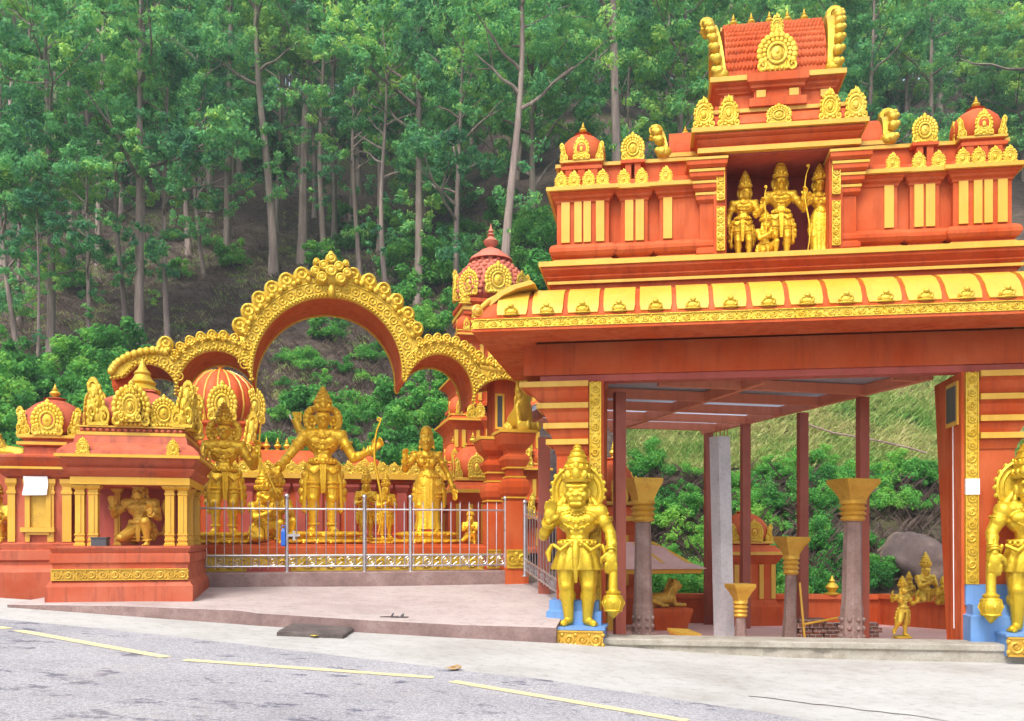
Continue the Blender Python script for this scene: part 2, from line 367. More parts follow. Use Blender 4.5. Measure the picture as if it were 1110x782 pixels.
# ------------------------------------------------------------------ terrain
def sstep(a, b, x): t = min(max((x - a)/(b - a), 0), 1); return t*t*(3 - 2*t)
def soft(x, k=0.05): return x if x > 30*k else k*math.log1p(math.exp(x/k))
def g(X): return 0.03 + soft(0.07*(3.3 - X), 0.04)
def terrain(X, Y):
    tl = -0.30 + 1.08*(1 - sstep(-0.3, 1.6, X))
    b = g(max(X, -9)) + (tl - g(max(X, -9))) * sstep(13.2, 15.5, Y) - 0.03
    yb = 22.8 + 7.2*(1 - sstep(-6, 4, X))
    h = 0.62*soft(Y - yb, 0.8)
    top = 0.62*125
    if h > top*0.8: h = top*0.8 + (top*0.4)*(1 - math.exp(-(h - top*0.8)/(top*0.4)))
    amp = sstep(yb - 1, yb + 12, Y)
    nz = noise.noise(Vector((X*0.07, Y*0.07, 3.1)))*1.6 + noise.noise(Vector((X*0.25, Y*0.25, 7.7)))*0.45
    return b + h + nz*amp
def fz(Y): return 0.10 - 0.047*(Y - 13.5)
def hill_at(px, py, y0=16):
    k = (px - 555)/1000; e = (583 - py)/1000; Y = y0
    while Y < 220:
        if EYE + e*Y <= terrain(k*Y, Y): break
        Y += 0.2
    return Vector((k*Y, Y, terrain(k*Y, Y)))
def sheet(name, mat, xs, ys, fz, parent=None, smooth=True):
    mb = MB(); nx = len(xs); V = [(x, y, fz(x, y)) for y in ys for x in xs]
    F = [(j*nx+i, j*nx+i+1, (j+1)*nx+i+1, (j+1)*nx+i) for j in range(len(ys)-1) for i in range(nx-1)]
    mb.add(V, F); return mb.build(name, mat, parent, smooth)
lin = lambda a, b, n: [a + (b-a)*i/(n-1) for i in range(n)]
xs = lin(-190, -42, 38)[:-1] + lin(-42, 42, 122) + lin(42, 190, 38)[1:]
ys = lin(-30, 22, 60)[:-1] + lin(22, 80, 88)[:-1] + lin(80, 300, 74)
struct(sheet('ground', M['ground'], xs, ys, lambda x, y: terrain(x, y) - 0.02))
# road: its far edge follows the apron, near edge behind the camera
EDGE = [(-16, 13.6), (-9, 12.2), (-6.1, 11.25), (-3.9, 10.75), (-1.35, 9.95), (0.38, 9.4), (2.35, 8.3), (5, 6.2), (9, 3), (13, 0)]
def edge_y(x):
    for (a, ya), (b, yb_) in zip(EDGE, EDGE[1:]):
        if x <= b: return ya + (yb_-ya)*(x-a)/(b-a)
    return EDGE[-1][1]
def sheet2(name, mat, xs, lo, hi, n, fz):
    mb = MB(); nx = len(xs); V = []
    for j in range(n):
        for x in xs:
            y = lo(x) + (hi(x)-lo(x))*j/(n-1); V.append((x, y, fz(x, y)))
    mb.add(V, [(j*nx+i, j*nx+i+1, (j+1)*nx+i+1, (j+1)*nx+i) for j in range(n-1) for i in range(nx-1)])
    return mb.build(name, mat, None, True)
wob = lambda x: 0.05*noise.noise(Vector((x*1.7, 0, 0))) + 0.03*noise.noise(Vector((x*6, 3, 0)))
struct(sheet2('road', M['asphalt'], lin(-30, 13, 220), lambda x: min(edge_y(x) - 9, -6), lambda x: edge_y(x) + wob(x), 26, lambda x, y: g(x) + 0.012))
def apron_far(x): return 13.3 + 0.5*(x < -7)
struct(sheet2('pavement', M['apron'], lin(-30, 13, 220), lambda x: edge_y(x) - 0.6, lambda x: max(apron_far(x), edge_y(x)+0.3), 18, lambda x, y: g(x) + 0.004))
# painted edge line, three dashes
def ground_at(px, py):
    k = (px - 555)/1000; Y = 3.0
    while Y < 40 and EYE + (583-py)/1000*Y > g(k*Y) + 0.012: Y += 0.01
    return Vector((k*Y, Y))
def dash(a, b, w=0.15):
    pa, pb = ground_at(*a), ground_at(*b); n = 24; d = (pb-pa).normalized(); q = Vector((-d.y, d.x))*w/2; mb = MB(); V = []
    for i in range(n):
        p = pa + (pb-pa)*i/(n-1); e = 0.012*noise.noise(Vector((p.x*9, p.y*9, 0)))
        for sgn in (-1, 1):
            c = p + q*sgn*(1 + e*6); V.append((c.x, c.y, g(c.x) + 0.017))
    mb.add(V, [(2*i, 2*i+2, 2*i+3, 2*i+1) for i in range(n-1)]); return mb
lm = MB()
for a, b in (((-120, 660), (8, 682)), ((20, 684), (180, 713)), ((200, 716), (470, 735)), ((490, 739), (745, 782)), ((765, 786), (900, 812))):
    d_ = dash(a, b); lm.add(d_.v, d_.f)
struct(lm.build('road_marking', M['line']))
# crack along the apron
cm = MB(); pts = [(812, 754), (840, 757), (872, 762), (905, 765), (940, 770), (980, 774), (1020, 780), (1060, 786)]
pp = []
for (a, b) in zip(pts, pts[1:]):
    for t in (0, .33, .66):
        q = ground_at(a[0]+(b[0]-a[0])*t, a[1]+(b[1]-a[1])*t); pp.append(q + Vector((0.01*random.Random(a[0]+t).uniform(-1, 1), 0.025*random.Random(a[1]+t).uniform(-1, 1))))
V = []
for i, p in enumerate(pp):
    w = 0.014 + 0.012*abs(noise.noise(Vector((i*0.9, 1, 1)))); V += [(p.x, p.y-w, g(p.x)+0.009), (p.x, p.y+w, g(p.x)+0.009)]
cm.add(V, [(2*i, 2*i+2, 2*i+3, 2*i+1) for i in range(len(pp)-1)])
struct(cm.build('pavement_crack', M['drain']))

# platform in front of the shrines: a sloping cement slab with a dark broken edge
PF = [(8, 655, 12.6), (130, 656.5, 12.55), (262, 661.5, 12.5), (275, 664, 12.48), (400, 672, 12.55), (500, 677, 12.7), (603, 680, 12.9)]
front = [at(*p) for p in PF]
xs = lin(front[0].x, front[-1].x, 60)
def pf(x):
    for a, b in zip(front, front[1:]):
        if x <= b.x + 1e-6: return a + (b-a)*((x-a.x)/(b.x-a.x))
    return front[-1]
mb = MB(); V = []; rows = 14; nx = len(xs)
for j in range(-2, rows):
    for x in xs:
        p = pf(x); t = max(j, 0)/(rows-1)
        yb_ = 17.3; zb = 0.90 if x < 0 else 0.90 - 0.03*x
        if j == -2: V.append((x, p.y + 0.02, g(x) - 0.15))
        elif j == -1: V.append((x, p.y + 0.012*noise.noise(Vector((x*5, 0, 5))), p.z - 0.008))
        else: V.append((x + t*0.75*sstep(-2, 0.6, x), p.y + 0.012*(j == 0) + (yb_-p.y)*t, p.z + (zb-p.z)*(t**0.9)))
mb.add(V, [(j*nx+i, j*nx+i+1, (j+1)*nx+i+1, (j+1)*nx+i) for j in range(rows+1) for i in range(nx-1)])
# right flank of the slab
k0 = nx - 1; side = [(j*nx + k0) for j in range(rows+2)]
base = len(V); mb.add([(V[i][0], V[i][1], -0.2) for i in side], [])
mb.f += [(side[j], side[j+1], base+j+1, base+j) for j in range(rows+1)]
pl = mb.build('platform_pavement', M['platform']); pl.data.materials.append(M['curb'])
for p in pl.data.polygons:
    if abs(p.normal.z) < 0.6: p.material_index = 1
struct(pl)

# ------------------------------------------------------------------ carved ornament templates (unit size, facing -y)
def flame_outline(n=40):
    P = []
    for i in range(n + 1):
        a = R(-52 + 284*i/n); q = 0.42 + 0.03*math.cos(a*9)
        x, z = q*math.cos(a), 0.44 + q*math.sin(a)
        if math.sin(a) > 0.75: z += (math.sin(a)-0.75)*0.5
        P.append((x, z))
    P += [(-0.46, 0.06), (-0.48, 0.0), (0.48, 0.0), (0.46, 0.06)]
    return P
def t_kudu(face=False):
    mb = MB(); mb.prism(flame_outline(), -0.06, 0.10)
    mb.torus((0, -0.07, 0.44), 0.30, 0.055, 22, 6)
    mb.torus((0, -0.07, 0.44), 0.19, 0.03, 16, 5)
    for i in range(13):
        a = R(-40 + 260*i/12); mb.ell((0.405*math.cos(a), -0.06, 0.44 + 0.405*math.sin(a)), (0.06, 0.07, 0.06), 8, 5)
    mb.ell((0, -0.07, 0.42), (0.12, 0.10, 0.13), 10, 6)
    for s in (-1, 1):
        mb.spiral((s*0.36, 0, 0.13), 0.14, 0.03, 1.4, 0.05, 16, -0.08, R(90), s)
        mb.ell((s*0.36, -0.09, 0.13), 0.045, 8, 5)
        mb.ell((s*0.14, -0.09, 0.08), (0.08, 0.07, 0.06), 8, 5)
    mb.lathe((0, -0.01, 0.82), [(0.05, 0), (0.11, 0.03), (0.07, 0.06), (0.085, 0.10), (0.05, 0.15), (0.01, 0.24)], 8)
    for s in (-1, 1): mb.ell((s*0.11, -0.05, 0.83), (0.07, 0.06, 0.06), 8, 5)
    return mb.mesh('kudu_ornament', 40)
def t_shell():
    """wide fan-shaped cartouche with layered petals"""
    mb = MB(); out = []
    for i in range(41):
        a = R(-30 + 240*i/40); q = 0.48*(1 + 0.05*math.cos(i*math.pi/2)); out.append((q*math.cos(a), 0.40 + q*0.95*math.sin(a)))
    out += [(-0.44, 0.0), (0.44, 0.0)]
    mb.prism(out, -0.05, 0.12)
    for rr, n, w in ((0.46, 15, 0.085), (0.34, 13, 0.065)):
        for i in range(n):
            a = R(-25 + 230*i/(n-1)); mb.ell((rr*math.cos(a), -0.08, 0.42 + rr*0.95*math.sin(a)), (w, 0.07, w), 8, 5)
    mb.torus((0, -0.10, 0.42), 0.24, 0.04, 18, 6); mb.ell((0, -0.08, 0.40), (0.17, 0.12, 0.19), 10, 7)
    mb.ell((0, -0.17, 0.44), (0.07, 0.07, 0.08), 8, 6)
    for s in (-1, 1): mb.spiral((s*0.40, 0, 0.13), 0.15, 0.03, 1.3, 0.055, 14, -0.09, R(90), s)
    mb.lathe((0, -0.03, 0.86), [(0.05, 0), (0.13, 0.02), (0.09, 0.06), (0.10, 0.09), (0.02, 0.17)], 8)
    for i in range(5): mb.ell((-0.24 + 0.12*i, -0.09, 0.05), (0.055, 0.06, 0.05), 8, 5)
    return mb.mesh('shell_ornament', 40)
def t_crest():
    """corner figure: a rearing yali crest of scrolls, leaning towards +x"""
    mb = MB()
    mb.ell((-0.02, 0, 0.22), (0.30, 0.22, 0.24), 12, 8); mb.ell((0.10, -0.05, 0.46), (0.24, 0.19, 0.24), 12, 8)
    mb.ell((0.14, -0.05, 0.70), (0.19, 0.16, 0.18), 12, 8)
    mb.spiral((0.22, 0, 0.80), 0.20, 0.03, 1.5, 0.08, 18, -0.08, R(200), -1)
    mb.spiral((-0.22, 0, 0.18), 0.20, 0.03, 1.4, 0.07, 16, -0.16, R(60), 1)
    mb.spiral((0.20, 0, 0.28), 0.17, 0.03, 1.4, 0.06, 16, -0.19, R(-90), 1)
    for i in range(7):
        t = i/6; mb.ell((0.36 - 0.10*math.sin(t*3), -0.06, 0.08 + 0.78*t), (0.09, 0.10, 0.075), 8, 5)
    for i in range(5):
        t = i/4; mb.ell((-0.24 + 0.20*t, -0.12, 0.34 + 0.46*t), (0.075, 0.09, 0.085), 8, 5)
    for x, z in ((0.02, 0.30), (0.10, 0.52), (0.02, 0.44), (0.16, 0.62)): mb.ell((x, -0.22, z), (0.06, 0.05, 0.06), 8, 5)
    mb.box(-0.36, 0.36, -0.2, 0.18, 0.0, 0.07)
    return mb.mesh('yali_crest', 50)
def t_finial():
    mb = MB().lathe((0, 0, 0), [(0.30, 0), (0.34, 0.05), (0.20, 0.10), (0.16, 0.16), (0.36, 0.26), (0.42, 0.36), (0.30, 0.48), (0.14, 0.55), (0.22, 0.60), (0.22, 0.64), (0.11, 0.69), (0.13, 0.74), (0.06, 0.84), (0.01, 1.0)], 12)
    return mb.mesh('finial', 50)
def t_bud():
    mb = MB(); mb.ell((0, 0, 0.32), (0.5, 0.35, 0.42), 12, 7); mb.torus((-0.2, -0.22, 0.42), 0.20, 0.09, 12, 6); mb.torus((0.2, -0.22, 0.42), 0.20, 0.09, 12, 6)
    mb.ell((0, -0.25, 0.75), (0.22, 0.16, 0.20), 8, 6); mb.ell((0, -0.1, 0.08), (0.62, 0.3, 0.12), 12, 5)
    return mb.mesh('eave_bud', 50)
T = {'kudu': t_kudu(), 'shell': t_shell(), 'crest': t_crest(), 'finial': t_finial(), 'bud': t_bud()}
for k in T: T[k].materials.append(M['gold_orn'])
NAMES = {'kudu': 'kudu_ornament', 'shell': 'shell_ornament', 'crest': 'yali_crest', 'finial': 'finial', 'bud': 'eave_bud'}
def orn(kind, parent, x, y, z, w, h, rz=0.0, dep=None, name=None):
    return place(name or NAMES[kind], T[kind], parent, (x, y, z), (w, dep or abs(w)*0.6, h), rz)
def scroll_strip(mb, x0, x1, y, z0, z1, pitch=None, vert=False, proud=0.03):
    """running vine scroll modelled on a flat strip (strip itself included)"""
    if vert:
        mb.box(x0, x1, y, y+0.05, z0, z1); L = z1 - z0; W = x1 - x0
    else:
        mb.box(x0, x1, y, y+0.05, z0, z1); L = x1 - x0; W = z1 - z0
    pitch = pitch or W*1.1; n = max(1, int(round(L/pitch))); q = W*0.36
    for i in range(n):
        s = 1 if i % 2 else -1; c = (i + 0.5)*L/n
        cc = ((x0+x1)/2, 0, z0 + c) if vert else (x0 + c, 0, (z0+z1)/2)
        mb.spiral(cc, q, q*0.2, 1.5, W*0.10, 12, y - 0.008, R(180 if s > 0 else 0), s, 5)
        mb.ell((cc[0], y - 0.005, cc[2]), W*0.12, 6, 4)
        e = (0.5*L/n)
        for t in (-1, 1):
            o = (0, e) if vert else (e, 0)
            mb.ell((cc[0] + o[0]*0.95 + (t*W*0.28 if vert else 0), y, cc[2] + o[1]*0.95 + (0 if vert else t*W*0.28)), (W*0.13, 0.02, W*0.13), 6, 4)
    b = W*0.07
    if vert:
        mb.box(x0-0.003, x0+b, y-0.02, y+0.01, z0, z1); mb.box(x1-b, x1+0.003, y-0.02, y+0.01, z0, z1)
    else:
        mb.box(x0, x1, y-0.02, y+0.01, z0-0.003, z0+b); mb.box(x0, x1, y-0.02, y+0.01, z1-b, z1+0.003)
    return mb
def kuta(parent, x, y, z, w, h, dep=None, red=None, ribs=False, shells='kudu', crests=True, rz=0.0, lobes=0, ss=1.0):
    """small domed shrine roof: base slab, dome, four cartouches, corner crests, finial. Third-level pieces hang on the dome."""
    red = red or M['red']; dep = dep or w
    k = h
    mb = MB(); mb.mould(x-w*0.40, x+w*0.40, y-dep*0.40, y+dep*0.40, [(0, z), (0, z+k*0.06), (w*0.03, z+k*0.08)])
    P = [(0.40, 0.14), (0.48, 0.20), (0.515, 0.32), (0.50, 0.44), (0.43, 0.57), (0.31, 0.67), (0.18, 0.73), (0.15, 0.75), (0.19, 0.77), (0.11, 0.79)]
    nn = 24 if lobes == 0 else 64
    mb.lathe((x, y, z), [(r*w, q*k) for r, q in P], nn, R(7.5), 1.0, dep/w, lobes, 0.02 if lobes else 0)
    dome = mb.build('dome', red, parent, 40)
    eb = MB().mould(x-w*0.44, x+w*0.44, y-dep*0.44, y+dep*0.44, [(0, z+k*0.08), (w*0.035, z+k*0.09), (w*0.035, z+k*0.13), (0, z+k*0.14)])
    eb.build('dome_rim', M['yellow'], dome)
    orn('finial', dome, x, y, z+k*0.77, w*0.22, k*0.26, dep=w*0.22)
    orn(shells, dome, x, y-dep*0.48, z+k*0.13, w*0.40*ss, k*0.46*ss, dep=w*0.22)
    for s in (-1, 1):
        orn(shells, dome, x+s*w*0.46, y, z+k*0.13, w*0.38, k*0.44, rz=s*R(90), dep=w*0.25)
        if crests: orn('crest', dome, x+s*w*0.40, y-dep*0.36, z+k*0.12, s*w*0.22*ss, k*0.38*ss, dep=w*0.22)
    return dome
# ------------------------------------------------------------------ the gate tower on the right
GF = Frame(849, 13.3, 706, -0.08)
gate = empty('temple_gate', (GF.O.x, GF.O.y, 0), GF.rot, 'tall red and yellow tiered temple gate tower with wide eave on the right', 'temple gate')
gx = lambda px, d=0.0: GF.x(px, d)
mb = MB()
mb.box(-3.70, 3.70, 0.0, 0.30, 4.13, 4.60); mb.box(-3.70, -3.45, 0.3, 2.0, 4.13, 4.57); mb.box(3.45, 3.70, 0.3, 2.0, 4.13, 4.57)
mb.build('lintel', M['red'], gate)
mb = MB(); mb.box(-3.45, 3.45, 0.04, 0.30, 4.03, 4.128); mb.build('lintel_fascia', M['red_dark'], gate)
# eave: flat soffit, moulded rim, curved roof
mb = MB(); mb.mould(-3.30, 3.30, -0.05, 2.0, [(0.98, 4.575), (0.99, 4.58), (0.99, 4.62), (0.90, 4.62), (0.2, 4.621)], cap=False)
mb.mould(-3.30, 3.30, -0.05, 2.0, [(0.2, 4.621), (0.2, 4.574), (0.98, 4.575)], cap=False)
mb.mould(-3.30, 3.30, -0.05, 2.0, [(0.955, 4.62), (0.955, 4.752), (0.985, 4.755), (0.985, 4.782), (0.93, 4.787), (0.88, 4.88), (0.78, 5.02), (0.62, 5.15), (0.42, 5.24), (0.16, 5.30), (0.0, 5.32), (0.0, 5.36)], cap=False)
eave = mb.build('eave', M['red'], gate, 30)
mb = MB(); scroll_strip(mb, -4.255, 4.255, -1.032, 4.625, 4.75, 0.19); mb.build('frieze_band', M['gold_orn'], eave, 40)
for s in (-1, 1):
    mb = MB(); scroll_strip(mb, -2.9 if s < 0 else -1.03, 1.03 if s < 0 else 2.9, -4.285, 4.625, 4.75, 0.19)
    o = mb.build('frieze_band', M['gold_orn'], eave, 40); o.rotation_euler = (0, 0, R(-90) if s < 0 else R(90))
EP = [(0.945, 4.792), (0.89, 4.885), (0.79, 5.028), (0.63, 5.158), (0.43, 5.248), (0.17, 5.308)]
def eave_panel(x0, x1):
    mb = MB(); rr = []
    for k, (o, z) in enumerate(EP):
        ins = 0.015*(k == 0) + 0.0
        rr.append([(x0+ins, -0.05-o-0.012, z+0.02), (x1-ins, -0.05-o-0.012, z+0.02), (x1-ins, -0.05-o+0.05, z-0.03), (x0+ins, -0.05-o+0.05, z-0.03)])
    mb.rings(rr); return mb
npan = 16; pw = 2*3.98/npan
for i in range(npan):
    x0 = -3.98 + i*pw; p = eave_panel(x0+0.032, x0+pw-0.032).build('eave_panel', M['yellow'], gate, 30)
    orn('bud', p, x0+pw/2, -1.0, 4.79, 0.20, 0.17, dep=0.22)
for s in (-1, 1):
    mb = MB(); pts = [(s*(3.30+o), -0.05-o, z+0.03) for o, z in [(0.96, 4.83), (0.9, 4.88), (0.79, 5.02), (0.63, 5.15), (0.42, 5.24), (0.1, 5.30)]]
    mb.tube(pts, [0.03, 0.035, 0.04, 0.04, 0.035, 0.03], 10); mb.torus((s*4.22, -0.97, 4.89), 0.06, 0.035, 14, 8, (0.7, 0.7*s, 0)); mb.ell((s*4.22, -0.97, 4.89), 0.06)
    mb.build('hip_scroll', M['yellow'], eave, 40)
    mb = MB()
    for i in range(5):
        y0 = -0.85 + 0.62*i; rr = []
        for k, (o, z) in enumerate(EP): rr.append([(s*(3.30+o+0.012), y0, z+0.02), (s*(3.30+o+0.012), y0+0.5, z+0.02), (s*(3.30+o-0.05), y0+0.5, z-0.03), (s*(3.30+o-0.05), y0, z-0.03)])
        mb.rings(rr)
    mb.build('side_eave_panels', M['yellow'], eave, 30)
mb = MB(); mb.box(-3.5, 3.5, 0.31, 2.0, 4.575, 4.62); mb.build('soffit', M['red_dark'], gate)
# attic wall and main cornice
mb = MB(); mb.mould(-3.28, 3.28, 0.14, 1.9, [(0, 5.30), (0, 5.50), (0.05, 5.51), (0.05, 5.552), (0.03, 5.553), (0.06, 5.575), (0.09, 5.60), (0.06, 5.63), (0.10, 5.66), (0.15, 5.70), (0.15, 5.74), (0.0, 5.745)])
cornice = mb.build('cornice', M['red'], gate)
mb = MB(); mb.mould(-3.28, 3.28, 0.14, 1.9, [(0.14, 5.744), (0.185, 5.746), (0.185, 5.82), (0.02, 5.822)]); mb.build('cornice_edge', M['yellow'], cornice)
mb = MB(); mb.mould(-3.28, 3.28, 0.14, 1.9, [(0.045, 5.503), (0.066, 5.505), (0.066, 5.548), (0.045, 5.552)], cap=False); mb.build('cornice_line', M['yellow'], cornice)
# upper storey
mb = MB(); mb.box(-3.22, -0.80, 0.235, 1.8, 5.82, 7.06); mb.box(0.80, 3.22, 0.235, 1.8, 5.82, 7.06); mb.box(-0.80, 0.80, 0.95, 1.8, 5.82, 7.40)
storey = mb.build('storey_wall', M['red'], gate)
YF = 0.34
def torus_base(mb, x0, x1, y):   # rounded plinth roll
    mb.mould(x0, x1, y, 1.75, [(0.02, 5.825), (0.02, 5.88), (0.0, 5.90)]); mb.mould(x0, x1, y, 1.75, [(0.0, 5.90), (0.06, 5.93), (0.09, 5.98), (0.09, 6.03), (0.06, 6.08), (0.0, 6.11)])
def corbel(mb, x0, x1, y, z0=6.72, k=1.0):
    mb.mould(x0, x1, y, 1.75, [(0.0, z0), (0.02*k, z0+0.015), (0.02*k, z0+0.045), (0.06*k, z0+0.075), (0.06*k, z0+0.105), (0.10*k, z0+0.135), (0.10*k, z0+0.17), (0.08*k, z0+0.20), (0.02*k, z0+0.30), (-0.05*k, z0+0.36)])
def xs_px(a, d): return gx(a, d)
def bay(px0, px1, y, pil, kud, s):
    """one projecting bay; s mirrors it to the other side"""
    a, b = sorted((gx(px0, y)*(-s), gx(px1, y)*(-s)))
    mb = MB(); mb.box(a, b, y, 0.9, 5.82, 6.75); torus_base(mb, a-0.02, b+0.02, y-0.01); corbel(mb, a+0.0, b-0.0, y)
    w = mb.build('storey_bay', M['red'], gate)
    e = MB(); e.mould(a, b, y, 1.75, [(0.09, 6.876), (0.15, 6.878), (0.15, 6.935), (0.07, 6.938)]); e.mould(a-0.02, b+0.02, y-0.01, 1.0, [(0.028, 5.84), (0.034, 5.842), (0.034, 5.868), (0.028, 5.87)], cap=False); e.build('bay_edge', M['yellow'], w)
    for p0, p1 in pil:
        c, dd = sorted((gx(p0, y-0.03)*(-s), gx(p1, y-0.03)*(-s))); q = MB(); q.box(c, dd, y-0.035, y+0.01, 6.13, 6.735); q.build('pilaster', M['yellow'], w)
    for c in kud:
        orn('kudu', w, gx(c, y-0.16)*(-s), y-0.13, 6.90, 0.22, 0.26, dep=0.14)
    return w
for s in (-1, 1):
    bay(604, 660, 0.12, [(608.5, 617.5), (622.5, 630.5), (632.5, 640.5), (646, 655)], [608, 622, 638, 653], s)
    bay(673, 702, 0.16, [(677.5, 686.5), (689, 698)], [676, 695.5], s)
    bay(715, 768, 0.14, [(719, 728.5)], [722], s)
    # parapet behind the kudus
    a, b = sorted((s*3.20, s*0.85)); mb = MB(); mb.box(a, b, 0.36, 1.7, 7.06, 7.345); mb.mould(a, b, 0.36, 1.7, [(0.03, 7.055), (0.06, 7.06), (0.06, 7.09), (0.0, 7.12)])
    pw_ = mb.build('parapet', M['red'], gate)
    mb = MB(); mb.mould(a, b, 0.36, 1.7, [(0.0, 7.345), (0.05, 7.347), (0.05, 7.40), (0.0, 7.402)]); mb.build('parapet_edge', M['yellow'], pw_)
    # corner kuta on its own neck
    cx = s*gx(632, 0.45)*-1
    mb = MB(); mb.mould(cx-0.27, cx+0.27, 0.14, 0.76, [(0, 7.05), (0, 7.20), (0.04, 7.23), (0.04, 7.28), (0.0, 7.29)])
    for q in (-0.19, 0, 0.19): mb.box(cx+q-0.05, cx+q+0.05, 0.11, 0.2, 7.05, 7.24)
    kn = mb.build('corner_turret', M['red'], gate); kuta(gate, cx, 0.45, 7.28, 0.68, 0.78)
    # gable cartouche on its pair of stubs
    cx = -s*gx(686, 0.2); mb = MB()
    for q in (-0.07, 0.07): mb.box(cx+q-0.045, cx+q+0.045, 0.2, 0.4, 7.05, 7.30)
    mb.mould(cx-0.15, cx+0.15, 0.2, 0.5, [(0, 7.30), (0.03, 7.31), (0.03, 7.355), (0, 7.36)])
    st = mb.build('gable_stub', M['red'], gate); orn('shell', st, cx, 0.22, 7.355, 0.34, 0.42, dep=0.22)
    # low barrel roof running out from the middle bay
    a, b = sorted((-s*gx(725, 0.7), s*0.95)); mb = MB()
    mb.box(a, b, 0.36, 1.6, 7.345, 7.52)
    arc = [(0.36 + 0.62 - 0.62*math.cos(t), 7.50 + 0.48*math.sin(t)) for t in [math.pi*i/14 for i in range(15)]]
    mb.rings([[(a, y_, z_) for y_, z_ in arc], [(b, y_, z_) for y_, z_ in arc]])
    br = mb.build('wing_vault', M['red'], gate, 40)
    mb = MB(); mb.mould(a-0.02, b, 0.36, 1.6, [(0.0, 7.40), (0.06, 7.41), (0.06, 7.47), (0, 7.475)]); mb.build('vault_edge', M['yellow'], br)
    orn('finial', br, -s*gx(743, 0.9), 0.98, 7.96, 0.16, 0.20, dep=0.16)
def vault_fan(parent, x, y, z, r, h, s, thick=0.12, n=8, lean=0.12):
    """flame-edged gable plate closing a barrel roof, seen edge-on from the front; carries a row of knobs"""
    mb = MB(); rr = []
    for i in range(19):
        t = math.pi*i/18; yy = y - r*1.08*math.cos(t); zz = z + h*(math.sin(t)**0.9) if 0 < i < 18 else z
        lx = s*lean*math.sin(t)
        rr.append([(x-thick/2+lx*0.5, yy, zz), (x+thick/2+lx, yy*1.0, zz), (x+thick/2+lx, y-(yy-y)*-0.72, z+(zz-z)*0.72), (x-thick/2+lx*0.5, y-(yy-y)*-0.72, z+(zz-z)*0.72)])
    mb.rings(rr)
    for i in range(n):
        t = R(4) + (math.pi/2 + 0.1)*i/(n-1); yy = y - r*1.12*math.cos(t); zz = z + 0.03 + h*1.0*math.sin(t)
        w = 0.085*(1.05 - 0.35*i/(n-1)); lx = s*lean*math.sin(t)
        mb.ell((x+lx+s*0.05, yy-0.02, zz), (w*0.95, w, w*0.9), 10, 7); mb.ell((x+lx+s*(0.05+w*0.7), yy-0.03, zz+w*0.3), w*0.55, 8, 5)
    mb.spiral((x+s*(lean+0.06), 0, z+h*1.06), 0.12, 0.02, 1.3, 0.05, 14, y-r*0.1, R(230), -1 if s > 0 else 1)
    mb.ell((x+s*0.02, y-r*1.1, z+0.07), (0.12, 0.10, 0.10), 10, 7)
    return mb.build('vault_fan', M['gold_orn'], parent, 45)
for s in (-1, 1): vault_fan(gate, -s*gx(721, 0.7), 0.98, 7.42, 0.58, 0.62, s, 0.12, 6, 0.10)
# niche bay
W = 0.92
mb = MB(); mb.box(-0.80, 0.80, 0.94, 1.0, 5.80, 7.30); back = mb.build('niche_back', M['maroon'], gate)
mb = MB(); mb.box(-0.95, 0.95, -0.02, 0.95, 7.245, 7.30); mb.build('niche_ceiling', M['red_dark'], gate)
for s in (-1, 1):
    mb = MB(); x0, x1 = sorted((s*0.72, s*0.90)); mb.box(x0, x1, 0.0, 0.95, 5.822, 7.25)
    x2, x3 = sorted((s*0.90, s*1.10)); mb.box(x2, x3, 0.06, 0.9, 5.822, 6.62); mb.mould(x2, x3, 0.06, 0.9, [(0.03, 5.823), (0.05, 5.86), (0.05, 5.92), (0, 5.96)])
    for k in range(4): mb.mould(x2, x3, 0.06, 0.9, [(0.01+0.045*k, 6.60+0.155*k), (0.05+0.045*k, 6.64+0.155*k), (0.05+0.045*k, 6.70+0.155*k), (0.02+0.03*k, 6.752+0.155*k)])
    pil = mb.build('niche_pier', M['red'], gate)
    mb = MB()
    for k in range(4): mb.mould(x2, x3, 0.06, 0.9, [(0.045+0.045*k, 6.703+0.155*k), (0.062+0.045*k, 6.705+0.155*k), (0.062+0.045*k, 6.742+0.155*k), (0.03+0.045*k, 6.744+0.155*k)], cap=False)
    mb.build('pier_lines', M['yellow'], pil)
    xa, xb = sorted((s*0.75, s*0.86)); mb = MB(); scroll_strip(mb, xa, xb, -0.045, 5.87, 6.50, vert=True); scroll_strip(mb, xa, xb, -0.045, 6.60, 7.22, vert=True); mb.build('scroll_strip', M['gold_orn'], pil, 40)
# great cornice over the niche
def casc(x, y0, y1, prof): return MB().mould(-x, x, y0, y1, prof)
mb = casc(1.05, -0.02, 1.8, [(0.0, 7.30), (0.06, 7.345), (0.06, 7.36), (0.03, 7.37), (0.07, 7.41), (0.10, 7.45), (0.08, 7.47), (0.13, 7.50), (0.13, 7.535), (0.06, 7.54), (0.06, 7.56)])
gc = mb.build('great_cornice', M['red'], gate)
mb = casc(1.05, -0.02, 1.8, [(-0.02, 7.27), (0.085, 7.272), (0.085, 7.343), (0.0, 7.346)]); mb.mould(-1.05, 1.05, -0.02, 1.8, [(0.05, 7.542), (0.175, 7.545), (0.175, 7.61), (0.05, 7.612)]); mb.build('cornice_edge', M['yellow'], gc)
mb = casc(1.05, -0.02, 1.8, [(0.09, 7.612), (0.11, 7.66), (0.08, 7.74), (0.02, 7.81), (-0.05, 7.85), (-0.05, 7.87)]); roll = mb.build('roof_roll', M['red'], gate, 30)
mb = casc(1.05, -0.02, 1.8, [(-0.08, 7.868), (-0.02, 7.87), (-0.02, 7.925), (-0.08, 7.927)]); mb.build('roll_edge', M['yellow'], roll)
for px in (763, 790): 
    for s in (-1, 1): orn('kudu', roll, -s*gx(px, -0.17), -0.15, 7.61, 0.33, 0.44, dep=0.24)
